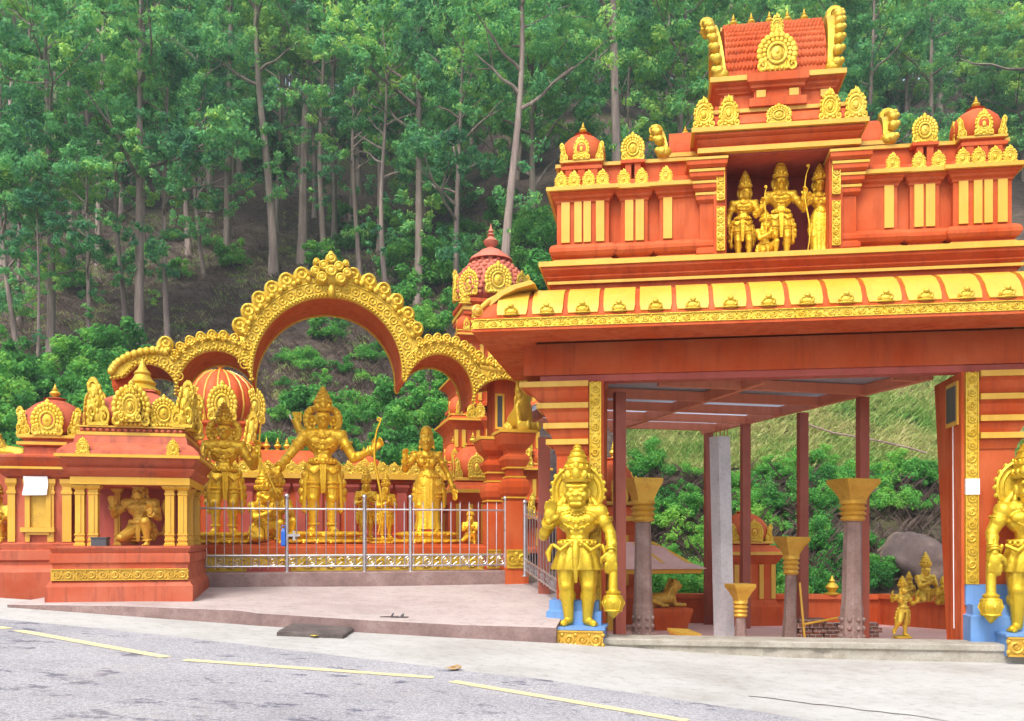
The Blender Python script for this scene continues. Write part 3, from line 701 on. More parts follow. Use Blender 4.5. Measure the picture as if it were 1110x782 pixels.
orn('shell', roll, 0, -0.15, 7.612, 0.34, 0.28, dep=0.2)
# neck, upper cornice, barrel vault
nz_ = lambda z: 7.925 + (z - 7.925)*0.64
mb = MB(); mb.mould(-0.80, 0.80, 0.12, 1.75, [(o, nz_(z)) for o, z in [(0.08, 7.925), (0.08, 8.04), (0.0, 8.06), (0.0, 8.30), (0.03, 8.33), (0.03, 8.37), (0.07, 8.42), (0.07, 8.47), (0.12, 8.51), (0.12, 8.545)]])
mb.mould(-0.33, 0.33, 0.02, 1.0, [(o, nz_(z)) for o, z in [(0.07, 7.926), (0.07, 8.11), (0.0, 8.13), (0.0, 8.32), (0.05, 8.36), (0.05, 8.42), (0.10, 8.47), (0.10, 8.66), (0.05, 8.69)]])
neck = mb.build('roof_neck', M['red'], gate)
mb = MB(); mb.mould(-0.80, 0.80, 0.12, 1.75, [(o, nz_(z)) for o, z in [(0.12, 8.547), (0.155, 8.549), (0.155, 8.66), (0.05, 8.665)]])
for px in (-0.68, -0.23, 0.23, 0.68):
    y_ = 0.12 if abs(px) > 0.5 else 0.02; mb.box(px-0.065, px+0.065, y_-0.03, y_+0.02, nz_(8.15), nz_(8.31))
mb.build('neck_trim', M['yellow'], neck)
r_ = 0.74; yc = 0.95; zb = nz_(8.655); hv = 1.16
vs_ = lambda t: (yc - r_*(math.cos(t)*(1.0 + 0.05*math.sin(2*t))), zb + hv*math.sin(t)**0.93 if 0 < t < math.pi - 1e-6 else zb)
mb = MB(); rr = []
for x in lin(-0.72, 0.72, 3): rr.append([(x,) + vs_(math.pi*i/40) for i in range(41)])
mb.rings(rr)
vault = mb.build('barrel_vault', M['red'], gate, 60)
mb = MB()   # rows of scale-shaped roof tiles
rj = random.Random(8)
for k in range(13):
    yy, zz = vs_(R(4 + 6.4*k))
    for j in range(26):
        x = -0.70 + 1.4*(j + 0.5*(k % 2))/25.5
        if abs(x) > 0.705: continue
        mb.ell((x + rj.uniform(-.004, .004), yy-0.002, zz + rj.uniform(-.006, .006)), (0.027, 0.022, 0.048), 8, 5)
mb.build('roof_scales', M['red'], vault, 60)
mb = MB(); mb.box(-0.74, 0.74, yc-0.07, yc+0.07, zb+hv-0.01, zb+hv+0.05); mb.build('ridge_cap', M['yellow'], vault)
for x in (-0.54, -0.27, 0, 0.27, 0.52): orn('finial', vault, x, yc, zb+hv+0.045, 0.15, 0.24, dep=0.15)
orn('shell', vault, 0, 0.04, zb+0.06, 0.54, 0.60, dep=0.30)
orn('kudu', vault, 0, 0.06, zb+0.56, 0.22, 0.34, dep=0.22)
for s in (-1, 1): vault_fan(gate, s*0.77, yc, zb, 0.80, 1.20, s, 0.13, 11, 0.14)
# ground-floor piers with stepped capitals on their outer side
for s in (-1, 1):
    xi = s*2.50; xs_ = s*2.70; xo = s*3.20
    a, b = sorted((xi, xo)); mb = MB(); mb.box(a, b, 0.0, 0.55, 0.0, 4.03)
    # tapering inner buttress
    ys_t, ys_b = 1.25, 0.62
    x0, x1 = sorted((xi, s*2.75)); mb.add([(x0,0.5,0),(x1,0.5,0),(x1,ys_b,0),(x0,ys_b,0),(x0,0.5,4.03),(x1,0.5,4.03),(x1,ys_t,4.03),(x0,ys_t,4.03)], [(3,2,1,0),(4,5,6,7),(0,1,5,4),(1,2,6,5),(2,3,7,6),(3,0,4,7)])
    pier = mb.build('gate_pier', M['red'], gate)
    # corbels: (z0, z1, projection at bottom, at top)
    cb = MB(); ce = MB()
    lv = [(3.78, 4.02, 0.30, 0.52), (3.46, 3.70, 0.14, 0.26), (3.22, 3.40, 0.08, 0.16), (3.0, 3.16, 0.02, 0.12)]
    for k, (z0, z1, p0, p1) in enumerate(lv):
        c, d = sorted((s*2.72, xo)); e0 = p0; e1 = p1; sg = s
        def ring(o, z, f): 
            lo, hi = (c, d + o) if sg > 0 else (c - o, d)
            return [(lo, -f, z), (hi, -f, z), (hi, 0.6, z), (lo, 0.6, z)]
        cb.rings([ring(e0*0.7, z0-0.06, 0.02), ring(e0, z0, 0.04), ring((e0+e1)/2, z0+(z1-z0)*0.45, 0.05), ring(e1, z1-0.085, 0.09), ring(e1, z1-0.08, 0.09)])
        ce.rings([ring(e1, z1-0.082, 0.10), ring(e1+0.03, z1-0.08, 0.12), ring(e1+0.03, z1, 0.12), ring(e1, z1+0.002, 0.10)])
    cap_ = cb.build('pier_capital', M['red'], gate); ce.build('capital_edge', M['yellow'], cap_)
    a, b = sorted((s*2.535, s*2.70)); mb = MB(); scroll_strip(mb, a, b, -0.07, 0.42 if s < 0 else 1.05, 4.0, 0.185, vert=True); mb.box(a, b, -0.04, 0.0, 0.42 if s < 0 else 1.05, 4.0)
    mb.build('scroll_strip', M['gold_orn'], pier, 40)
    # blue painted plinth behind the guardian
    c, d = sorted((s*2.52, s*3.32)); mb = MB(); mb.mould(c, d, -0.32, 0.5, [(0, 0.0), (0, 0.62), (-0.04, 0.64), (-0.04, 0.78)])
    if s > 0: mb.mould(c+0.02, d, -0.06, 0.5, [(0, 0.76), (-0.0, 1.05)])
    mb.build('pier_plinth', M['blue'], pier)
# notice board with its cable on the right pier's inner face
mb = MB(); xi = 2.50
mb.box(xi-0.03, xi-0.004, 0.10, 0.60, 3.30, 3.92); nb = mb.build('notice_board', M['yellow'], None); nb.parent = gate
MB().box(xi-0.04, xi-0.028, 0.15, 0.55, 3.36, 3.86).build('board_panel', M['black'], nb)
MB().tube([(xi-0.012, 0.33, 3.30), (xi-0.012, 0.32, 2.4), (xi-0.012, 0.30, 1.2), (xi-0.012, 0.28, 0.4)], 0.007, 6).build('cable', M['white'], nb)
mb = MB(); mb.box(2.53, 2.71, -0.10, -0.05, 2.30, 2.52); mb.build('paper_notice', M['white'], gate)

# low concrete threshold slab along the gate front, chipped along its face
rnd = random.Random(4)
mb = MB(); nx = 120; rr = []
for i in range(nx):
    x = -2.56 + 8.0*i/(nx-1)
    q = lambda k: 0.016*noise.noise(Vector((x*3.1, k*7.3, 0))) + 0.008*noise.noise(Vector((x*17, k*3.3, 2)))
    ch = 0.16*max(0, noise.noise(Vector((x*2.9, 9, 4)))-0.22) + 0.05*max(0, noise.noise(Vector((x*11, 2, 4)))-0.3)
    zb_ = -0.1
    rr.append([(x, -0.62+q(1), zb_), (x, -0.62+q(2)+ch, 0.10), (x, -0.62+q(3)+ch*1.3, 0.165), (x, -0.655+q(4)*0.6, 0.195), (x, -0.66+q(5)*0.6, 0.262), (x, -0.64+q(6)*0.5, 0.275+0.3*q(7)), (x, -0.1, 0.278), (x, -0.1, zb_)])
mb.rings(rr)
th = mb.build('threshold_slab', M['slab']); th.location = (GF.O.x, GF.O.y, 0); th.rotation_euler = (0, 0, GF.rot)
tag(th, 'long chipped concrete threshold slab lying along the foot of the gate opening', 'kerb slab')
# ------------------------------------------------------------------ statues: one continuous modelled body, clothing and regalia as parts
def fuse(mb, name, voxel, smooth=2, fac=0.5):
    me = mb.mesh(name, False); o = bpy.data.objects.new('tmp', me); col.objects.link(o)
    m = o.modifiers.new('r', 'REMESH'); m.mode = 'VOXEL'; m.voxel_size = voxel; m.use_smooth_shade = True
    if smooth:
        k = o.modifiers.new('s', 'SMOOTH'); k.iterations = smooth; k.factor = fac
    dg = bpy.context.evaluated_depsgraph_get(); dg.update()
    out = bpy.data.meshes.new_from_object(o.evaluated_get(dg)); out.name = name
    bpy.data.objects.remove(o); bpy.data.meshes.remove(me); out.shade_smooth(); return out
def V3(*a): return Vector(a)
def hand(mb, w, dirv, palm_n, side, curl=0.4, s=1.0):
    """palm, four unequal bent fingers and a thumb; dirv points along the hand, palm_n out of the palm, side = thumb direction"""
    d = Vector(dirv).normalized(); pn = Vector(palm_n); pn = (pn - d*pn.dot(d)).normalized(); sd = Vector(side); sd = (sd - d*sd.dot(d) - pn*sd.dot(pn)).normalized()
    w = Vector(w); mb.ell(w + d*0.032*s, (0.028*s, 0.015*s, 0.036*s), 10, 8, Matrix((sd, pn, d)).transposed())
    for k, (L, off) in enumerate(((0.040, 0.024), (0.047, 0.009), (0.044, -0.007), (0.034, -0.022))):
        p0 = w + d*0.058*s + sd*off*s; d1 = (d + pn*curl*0.7).normalized(); p1 = p0 + d1*L*0.55*s; d2 = (d + pn*curl*1.9).normalized(); p2 = p1 + d2*L*0.55*s
        mb.cap(p0, p1, 0.0092*s, 0.0085*s, 8, 2); mb.cap(p1, p2, 0.0085*s, 0.0065*s, 8, 2)
    t0 = w + d*0.015*s + sd*0.022*s; t1 = t0 + (sd*0.9 + d*0.7 + pn*0.3).normalized()*0.028*s; t2 = t1 + (d + pn*0.5 + sd*0.1).normalized()*0.024*s
    mb.cap(t0, t1, 0.012*s, 0.010*s, 8, 2); mb.cap(t1, t2, 0.010*s, 0.007*s, 8, 2)
def head_geo(mb, c, s=1.0, monkey=False, turn=0.0):
    M0 = mb.M; T_ = Matrix.Translation(c) @ Matrix.Rotation(turn, 4, 'Z') @ Matrix.Scale(s, 4); mb.M = T_ if M0 is None else M0 @ T_
    mb.ell((0, 0, 0), (0.060, 0.070, 0.076), 14, 10)
    if monkey:
        mb.ell((0, -0.030, -0.045), (0.052, 0.050, 0.042)); mb.ell((0, -0.078, -0.038), (0.038, 0.032, 0.028)); mb.ell((0, -0.106, -0.020), (0.019, 0.012, 0.011)); mb.ell((-0.040, -0.050, -0.020), (0.020, 0.022, 0.020)); mb.ell((0.040, -0.050, -0.020), (0.020, 0.022, 0.020)); mb.cap((-0.046, -0.056, 0.026), (0.046, -0.056, 0.026), 0.012)
        mb.cap((-0.027, -0.098, -0.044), (0.027, -0.098, -0.044), 0.009); mb.cap((-0.024, -0.090, -0.068), (0.024, -0.090, -0.068), 0.011)
    else:
        mb.ell((0, -0.014, -0.046), (0.046, 0.050, 0.040)); mb.cap((0, -0.068, 0.010), (0, -0.086, -0.020), 0.010, 0.014)
        mb.ell((-0.009, -0.073, -0.023), 0.008, 8, 6); mb.ell((0.009, -0.073, -0.023), 0.008, 8, 6)
        mb.cap((-0.016, -0.066, -0.043), (0.016, -0.066, -0.043), 0.0075); mb.cap((-0.012, -0.062, -0.056), (0.012, -0.062, -0.056), 0.009); mb.ell((0, -0.052, -0.072), (0.018, 0.014, 0.014))
    for q in (-1, 1):
        mb.ell((q*0.026, -0.062, 0.003), (0.017, 0.013, 0.011), 10, 6); mb.cap((q*0.010, -0.070, 0.024), (q*0.044, -0.055, 0.026), 0.0085)
        mb.ell((q*0.063, 0.004, -0.008), (0.010, 0.020, 0.030), 8, 6); mb.ell((q*0.066, -0.002, -0.055), (0.013, 0.013, 0.022), 8, 6)
    mb.M = M0
def body_geo(P):
    mb = MB(); sw = P.get('sway', 0.0); fem = P.get('fem', False); bulk = P.get('bulk', 1.0); monkey = P.get('monkey', False)
    hx = sw; cz = P.get('dz', 0.0); lean = P.get('lean', 0.0)
    hip = V3(hx, 0, 0.51 + cz); wa = V3(hx*0.4, -lean*0.3, 0.61 + cz); ch = V3(-hx*0.2, -lean, 0.71 + cz); nk = V3(-hx*0.2, -lean*1.2, 0.81 + cz)
    mb.ell(hip, (0.118*(1.06 if fem else 1), 0.082, 0.075)); mb.cap(hip, wa, 0.088, 0.074*bulk); mb.cap(wa, ch, 0.074*bulk, 0.088*bulk)
    mb.ell(ch, (0.132*bulk if not fem else 0.108, 0.078, 0.090)); mb.ell(wa + V3(0, -0.03, -0.02), (0.068*bulk, 0.055, 0.06))
    for q in (-1, 1):
        if fem: mb.ell(ch + V3(q*0.052, -0.062, 0.0), (0.046, 0.046, 0.046))
        else:
            mb.ell(ch + V3(q*0.058*bulk, -0.052, 0.022), (0.058*bulk, 0.036, 0.042)); 
            for r_ in range(2): mb.ell(wa + V3(q*0.026, -0.068, 0.012 - 0.042*r_ + 0.02), (0.026, 0.018, 0.021), 8, 6)
    mb.ell(wa + V3(0, -0.078, -0.045), 0.009, 6, 4)
    mb.cap(ch + V3(0, 0, 0.05), nk, 0.062, 0.045); mb.cap(nk, nk + V3(0, -0.004, 0.06), 0.040, 0.038)
    shw = 0.142*bulk if not fem else 0.118
    hd = nk + V3(P.get('hx', 0), -0.012 + P.get('hy', 0), 0.112); head_geo(mb, hd, P.get('hs', 1.08), monkey, P.get('turn', 0.0))
    ab = 1.0 if not fem else 0.82
    for q, k in ((-1, 'L'), (1, 'R')):
        s0 = ch + V3(q*shw, 0, 0.068); mb.cap(ch + V3(q*0.05, 0, 0.085), s0, 0.048*ab, 0.050*ab*bulk); mb.ell(s0, 0.056*ab*bulk)
        e, w = V3(*P['el'+k]), V3(*P['wr'+k])
        mb.cap(s0, e, 0.049*ab*bulk, 0.038*ab); mb.ell(s0.lerp(e, 0.45) + V3(0, -0.010, 0), (0.047*ab*bulk,)*3); mb.cap(e, w, 0.040*ab, 0.025*ab); mb.ell(e.lerp(w, 0.25), 0.042*ab)
        hd_ = P['ha'+k]; hand(mb, w, hd_[0], hd_[1], hd_[2], hd_[3], P.get('hand', 1.15))
    for q, k in ((-1, 'L'), (1, 'R')):
        h0 = hip + V3(q*0.062, 0, -0.03); kn, an, to = V3(*P['kn'+k]), V3(*P['an'+k]), V3(*P['to'+k])
        tb = (1.0 if not fem else 1.05)*P.get('leg', 1.0)
        mb.cap(h0, kn, 0.082*tb, 0.052*P.get('leg', 1.0)); lg = P.get('leg', 1.0); mb.cap(kn, an, 0.051*lg, 0.031*lg); mb.ell(kn + V3(0, -0.012, 0), (0.046*lg, 0.046*lg, 0.046*lg))
        cf = kn.lerp(an, 0.32); cd = (an - kn).normalized(); back = V3(0, 1, 0) - cd*cd.y; mb.ell(cf + back*0.018, 0.056*lg, 10, 8)
        d = (to - an); d.z = 0; d = d.normalized() if d.length > 1e-4 else V3(0, -1, 0)
        mb.cap(an + V3(0, 0, -0.012) - d*0.012, an + d*0.075 + V3(0, 0, -0.028), 0.030, 0.024); sd = V3(-d.y, d.x, 0)
        for t in range(5):
            off = (-0.024 + 0.012*t)*q; L = (0.108 - 0.009*t); mb.cap(an + d*0.075 + sd*off + V3(0, 0, -0.034), an + d*L*1.05 + sd*off*1.25 + V3(0, 0, -0.036), 0.0105 if t else 0.013, 0.009 if t else 0.011, 8, 2)
    P['_'] = dict(hip=hip, wa=wa, ch=ch, nk=nk, hd=hd, shw=shw); return mb
def crown_mb(c, s, tall=1.0, tilt=0.0):
    mb = MB(); mb.M = Matrix.Translation(c) @ Matrix.Rotation(tilt, 4, 'X') @ Matrix.Scale(s, 4)
    prof = [(0.050, 0.0), (0.074, 0.005), (0.080, 0.022), (0.072, 0.030), (0.076, 0.045), (0.068, 0.052), (0.070, 0.078), (0.076, 0.085), (0.065, 0.094), (0.061, 0.115), (0.066, 0.122), (0.055, 0.132), (0.051, 0.152), (0.055, 0.158), (0.043, 0.168), (0.037, 0.186), (0.040, 0.191), (0.026, 0.20), (0.022, 0.212), (0.024, 0.218), (0.012, 0.234), (0.003, 0.245)]
    mb.lathe((0, 0, 0), [(r, z*tall) for r, z in prof], 24, 0, 1, 1.05)
    for i in range(12):
        a = 2*math.pi*i/12; mb.ell((0.073*math.cos(a), 0.077*math.sin(a), 0.040*tall), (0.014, 0.014, 0.018), 8, 5)
        mb.ell((0.062*math.cos(a), 0.065*math.sin(a), 0.100*tall), (0.010, 0.010, 0.013), 6, 4)
    mb.ell((0, -0.080, 0.055*tall), (0.022, 0.014, 0.032), 8, 6); mb.ell((0, -0.068, 0.105*tall), (0.016, 0.010, 0.022), 8, 6)
    for q in (-1, 1): mb.ell((q*0.044, -0.066, 0.048*tall), (0.018, 0.012, 0.024), 8, 6)
    return mb
def halo_mb(c, r, ears=False):
    mb = MB(); c = Vector(c)
    if ears:      # two ruffled side fans
        for q in (ears,):
            for i in range(6):
                a = R(-60 + 26*i); mb.ell(c + V3(q*(0.072 + 0.055*math.cos(a)), 0.02, 0.010 + 0.080*math.sin(a)), (0.034, 0.018, 0.034), 8, 6)
            mb.torus(c + V3(q*0.085, -0.002, 0), 0.034, 0.011, 14, 6); mb.ell(c + V3(q*0.085, 0.0, 0), (0.024, 0.02, 0.024), 8, 6)
    else:
        mb.lathe((0, 0, 0), [(r, 0)], 3) if False else None
        pl = [(c.x + r*math.cos(2*math.pi*i/40), c.z + r*math.sin(2*math.pi*i/40)) for i in range(40)]
        mb.prism(pl, c.y + 0.02, c.y + 0.045); mb.torus(c + V3(0, 0.018, 0), r*0.94, r*0.07, 32, 6); mb.torus(c + V3(0, 0.018, 0), r*0.76, r*0.045, 28, 5)
        for i in range(22):
            a = 2*math.pi*i/22; mb.ell(c + V3(r*math.cos(a), 0.028, r*math.sin(a)), (r*0.10, 0.016, r*0.10), 6, 4)
    return mb
def jewel_mb(P):
    mb = MB(); k = P['_']; ch, nk, wa, hip = k['ch'], k['nk'], k['wa'], k['hip']
    for rr, dz, dy, th in ((0.060, 0.0, -0.028, 0.0085), (0.085, -0.030, -0.036, 0.009), (0.100, -0.066, -0.038, 0.0075)):
        pts = []
        for i in range(17):
            a = math.pi*i/16; pts.append(nk + V3(rr*math.cos(a), dy - 0.050*math.sin(a), dz - 0.045*math.sin(a)*rr/0.06))
        mb.tube(pts, th, 6)
        for i in range(1, 16, 2): mb.ell(pts[i] + V3(0, -0.006, -0.006), th*1.35, 6, 4)
    mb.ell(nk + V3(0, -0.098, -0.135), (0.020, 0.012, 0.022), 8, 6)
    fr = P.get('belt_r', 0.104)
    for dz in (0.0, 0.028):
        mb.torus(hip.lerp(wa, 0.45) + V3(0, -0.006, dz), 1.0, 0.010, 24, 6, (0, 0, 1)) if False else None
        mb.tube([hip.lerp(wa, 0.45) + V3(fr*math.cos(a), -0.006 + fr*0.82*math.sin(a), dz) for a in [2*math.pi*i/24 for i in range(24)]], 0.0115, 6, True)
    for i in range(9):
        a = R(200 + 140*i/8); mb.ell(hip.lerp(wa, 0.45) + V3(fr*1.06*math.cos(a), -0.006 + fr*0.88*math.sin(a), 0.014), (0.014, 0.010, 0.018), 6, 5)
    mb.ell(hip.lerp(wa, 0.45) + V3(0, -fr*0.92, 0.012), (0.030, 0.014, 0.028), 10, 6)
    for q, s in ((-1, 'L'), (1, 'R')):
        s0 = ch + V3(q*k['shw'], 0, 0.068); e, w = V3(*P['el'+s]), V3(*P['wr'+s])
        for p, d, r_ in ((s0.lerp(e, 0.42), e-s0, 0.054), (e.lerp(w, 0.82), w-e, 0.036), (e.lerp(w, 0.93), w-e, 0.034)): mb.torus(p, r_*(0.85 if P.get('fem') else 1), 0.009, 16, 5, d)
        kn, an = V3(*P['kn'+s]), V3(*P['an'+s])
        if not P.get('skirt'): mb.torus(kn.lerp(an, 0.90), 0.040, 0.010, 16, 5, an-kn)
        mb.ell(s0 + V3(q*0.012, -0.004, 0.030), (0.040, 0.040, 0.022), 8, 6)
    return mb
def skirt_mb(c, prof, n=48, pl=12, amp=0.05, sy=0.8, open_front=0.0):
    mb = MB(); rr = []
    for r, z in prof:
        k = (prof[0][1] - z)/(prof[0][1] - prof[-1][1] + 1e-6)
        rr.append([(c[0] + r*math.cos(a)*(1 + amp*k*math.cos(pl*a)), c[1] + sy*r*math.sin(a)*(1 + amp*k*math.cos(pl*a)), z) for a in [2*math.pi*j/n for j in range(n)]])
    return mb.rings(rr)
def sash_mb(P, side_l=0.30, front=0.26, spread=0.15):
    """hanging front pleat and ruffled side scarves"""
    mb = MB(); h = P['_']['hip']
    for i in range(3):
        x = (i-1)*0.022; mb.tube([h + V3(x*0.8, -0.085, 0.03), h + V3(x*0.7, -0.098, -0.08), h + V3(x*0.5, -0.080, -front)], [0.012, 0.012, 0.007], 8)
    for q in (-1, 1):
        for i in range(6):
            t = i/5; z = 0.02 - side_l*t; mb.ell(h + V3(q*(0.115 + spread*0.35*math.sin(t*2.6)), 0.02 + 0.015*(i % 2), z), (0.034, 0.035, 0.042), 8, 6)
        mb.tube([h + V3(q*0.10, -0.03, 0.03), h + V3(q*0.135, -0.03, -0.10), h + V3(q*0.15, 0.0, -side_l)], [0.018, 0.022, 0.016], 8)
        mb.tube([h + V3(q*0.02, -0.085, 0.01), h + V3(q*0.07, -0.092, -0.045), h + V3(q*0.12, -0.05, -0.01)], 0.013, 7)
    for q in (-1, 1):
        mb.torus(h + V3(q*0.064, -0.004, -0.12), 0.076, 0.011, 18, 5, (0, 0.05, 1)); mb.torus(h + V3(q*0.064, -0.004, -0.155), 0.072, 0.008, 18, 5, (0, 0.05, 1))
    return mb
def ped_mb(w, d, h, lotus=True):
    mb = MB()
    mb.lathe((0, 0, 0), [(0.50, 0.0), (0.52, 0.12), (0.50, 0.35), (0.42, 0.42), (0.42, 0.55), (0.48, 0.68), (0.47, 0.92), (0.40, 1.0)], 28)
    if lotus:
        for i in range(20):
            a = 2*math.pi*i/20; mb.ell((0.50*math.cos(a), 0.50*math.sin(a), 0.22), (0.08, 0.08, 0.16), 8, 5); mb.ell((0.46*math.cos(a+0.15), 0.46*math.sin(a+0.15), 0.80), (0.07, 0.07, 0.12), 8, 5)
    mb.v = [(x*w, y*d, z*h) for x, y, z in mb.v]; return mb
def scaled(mb, s): mb.v = [(x*s, y*s, z*s) for x, y, z in mb.v]; return mb
def figure(name, loc, rz, H, P, mat, label, cat='statue', group=None, voxel=0.008, ped=None, extra=None):
    """H is the body's height from sole to scalp in metres"""
    root = empty(name, loc, rz, label, cat, group)
    pz = 0.0
    if ped:
        o = ped_mb(*ped).build('pedestal', mat, root, 50); pz = ped[2]*0.97
    b = scaled(body_geo(P), H); me = fuse(b, 'body', voxel*H, 2, 0.45); me.materials.append(mat); o = link('body', me, root); o.location.z = pz
    k = P['_']; def_ = lambda mb, nme, sm=50: setattr(scaled(mb, H).build(nme, mat, root, sm), 'location', (0, 0, pz))
    cs = P.get('hs', 1.08)
    if P.get('crown', 1): def_(crown_mb(k['hd'] + V3(0, 0.004, 0.044*cs), cs, P.get('crown', 1.0), P.get('ctilt', 0)), 'crown')
    if P.get('halo'): def_(halo_mb(k['hd'] + V3(0, 0.03, 0.01), P['halo']), 'halo')
    if P.get('ears'):
        for q in (-1, 1): def_(halo_mb(k['hd'] + V3(0, 0.02, -0.02), 0.1, q), 'ear_fan')
    if P.get('bun'):
        mb = MB(); h = k['hd']; mb.ell(h + V3(0, 0.018, 0.045), (0.070, 0.072, 0.058)); mb.ell(h + V3(0.0, 0.035, 0.115), (0.060, 0.058, 0.052)); mb.torus(h + V3(0, 0.03, 0.082), 0.055, 0.017, 18, 6, (0, 0.25, 1)); mb.ell(h + V3(0, -0.05, 0.062), (0.02, 0.014, 0.022)); mb.tube([h + V3(0, 0.07, 0.02), h + V3(0, 0.10, -0.12), h + V3(0, 0.09, -0.3)], [0.04, 0.03, 0.015], 8); def_(mb, 'hair')
    def_(jewel_mb(P), 'jewellery')
    if P.get('skirt'): def_(skirt_mb(*P['skirt']), 'skirt', 60)
    if P.get('sash'): def_(sash_mb(P, *P['sash']), 'sash')
    if extra: 
        for nme, mb in extra: def_(mb, nme)
    return root
def bow_mb(x, y, z0, z1, amp=0.03, th=0.009):
    pts = []
    for i in range(25):
        t = i/24; pts.append((x + amp*math.sin(t*math.pi*2.1) + 0.02*(t > 0.92)*(t-0.92)*10, y, z0 + (z1-z0)*t))
    mb = MB().tube(pts, [th*(0.6 + 0.5*math.sin(math.pi*i/24)) for i in range(25)], 8)
    mb.spiral((pts[-1][0]-0.018, 0, pts[-1][2]), 0.018, 0.006, 1.1, th, 10, y); return mb
LEGS = dict(knL=(-0.075, -0.02, 0.27), anL=(-0.07, 0.005, 0.045), toL=(-0.10, -0.1, 0.0), knR=(0.075, -0.02, 0.27), anR=(0.07, 0.005, 0.045), toR=(0.10, -0.1, 0.0))
def pose(**k): d = dict(LEGS); d.update(k); return d
# guardian with a mace: right hand raised, left hand resting on the shaft
GP = pose(monkey=True, bulk=1.08, hs=1.32, crown=0.86, halo=0.185, leg=1.10, ears=0,
    elL=(-0.232, -0.02, 0.62), wrL=(-0.185, -0.125, 0.715), haL=((0.15, -0.1, 1), (0.1, -1, 0), (1, 0, 0.1), 0.35),
    elR=(0.228, -0.02, 0.635), wrR=(0.238, -0.105, 0.51), haR=((0.02, -0.10, -1), (-0.1, 1, 0), (-1, -0.3, 0), 0.45),
    skirt=((0, 0.0), [(0.118, 0.585), (0.130, 0.555), (0.150, 0.48), (0.178, 0.395), (0.170, 0.385), (0.13, 0.40)], 60, 13, 0.07, 0.78), belt_r=0.124, hand=1.45,
    knL=(-0.074, -0.03, 0.275), anL=(-0.060, 0.0, 0.045), toL=(-0.11, -0.1, 0), knR=(0.080, -0.03, 0.275), anR=(0.068, 0.0, 0.045), toR=(0.16, -0.1, 0))
def mace_mb(x, y, ztop):
    mb = MB(); mb.lathe((x, y, 0), [(0.005, 0.055), (0.02, 0.07), (0.055, 0.115), (0.066, 0.145), (0.072, 0.17), (0.066, 0.20), (0.045, 0.222), (0.052, 0.228), (0.052, 0.238), (0.034, 0.246), (0.030, 0.26), (0.030, 0.43), (0.026, 0.56), (0.030, 0.565), (0.024, 0.575), (0.022, ztop)], 20)
    for z in (0.112, 0.205): mb.torus((x, y, z), 0.058, 0.008, 20, 5, (0, 0, 1))
    for i in range(8):
        a = 2*math.pi*i/8; mb.tube([(x + 0.05*math.cos(a), y + 0.05*math.sin(a), 0.205), (x + 0.075*math.cos(a), y + 0.075*math.sin(a), 0.165), (x + 0.052*math.cos(a), y + 0.052*math.sin(a), 0.112)], 0.007, 5)
    return mb
def guard_extra():
    mb = MB()   # long hair locks over the shoulders, sash knot
    for q in (-1, 1):
        mb.tube([(q*0.075, 0.03, 0.90), (q*0.115, 0.03, 0.845), (q*0.15, 0.0, 0.80), (q*0.185, -0.01, 0.76)], [0.022, 0.028, 0.026, 0.012], 8); mb.spiral((q*0.19, 0, 0.765), 0.022, 0.006, 1.2, 0.010, 12, -0.02, 0, q)
    s = MB()
    for q in (-1, 1):
        s.tube([(q*0.05, -0.105, 0.565), (q*0.10, -0.115, 0.52), (q*0.16, -0.07, 0.555)], 0.014, 8); s.tube([(q*0.17, -0.04, 0.56), (q*0.20, -0.04, 0.50), (q*0.19, -0.05, 0.44)], [0.012, 0.022, 0.010], 8)
    s.tube([(0, -0.115, 0.57), (0, -0.14, 0.50), (0, -0.13, 0.40), (0, -0.10, 0.30)], [0.024, 0.028, 0.020, 0.010], 8)
    return [('hair_locks', mb), ('sash', s), ('mace', mace_mb(0.250, -0.075, 0.60))]
def guard_ped(root, x0, x1, zb, zt):
    mb = MB(); mb.box(x0, x1, -0.38, 0.35, zb, zt - 0.035); mb.mould(x0, x1, -0.38, 0.35, [(0.0, zt-0.035), (0.02, zt-0.033), (0.02, zt-0.002), (0.0, zt)])
    o = mb.build('plinth', M['blue'], root); s = MB(); scroll_strip(s, x0, x1, -0.43, zb, zt-0.04, 0.20); s.build('plinth_frieze', M['gold_dull'], o, 40)
p = GF.W(GF.x(626, -0.36), -0.36, 0)
Hg = 2.10
gd = figure('guardian_statue', (p.x, p.y, 0.43), GF.rot - 0.02, Hg, dict(GP), M['gold'], 'gold monkey-faced guardian statue with a mace at the left pier of the gate', 'statue', 'guardian statues at the gate piers', 0.0062, None, guard_extra())
guard_ped(gd, -0.36, 0.40, -0.29, 0.0)
g2 = dup(gd, 'gold monkey-faced guardian statue at the right pier, cut by the photo edge'); p = GF.W(GF.x(1115, -0.36), -0.36, 0); g2.location = (p.x, p.y, 0.43); g2.scale = (-1, 1, 1)
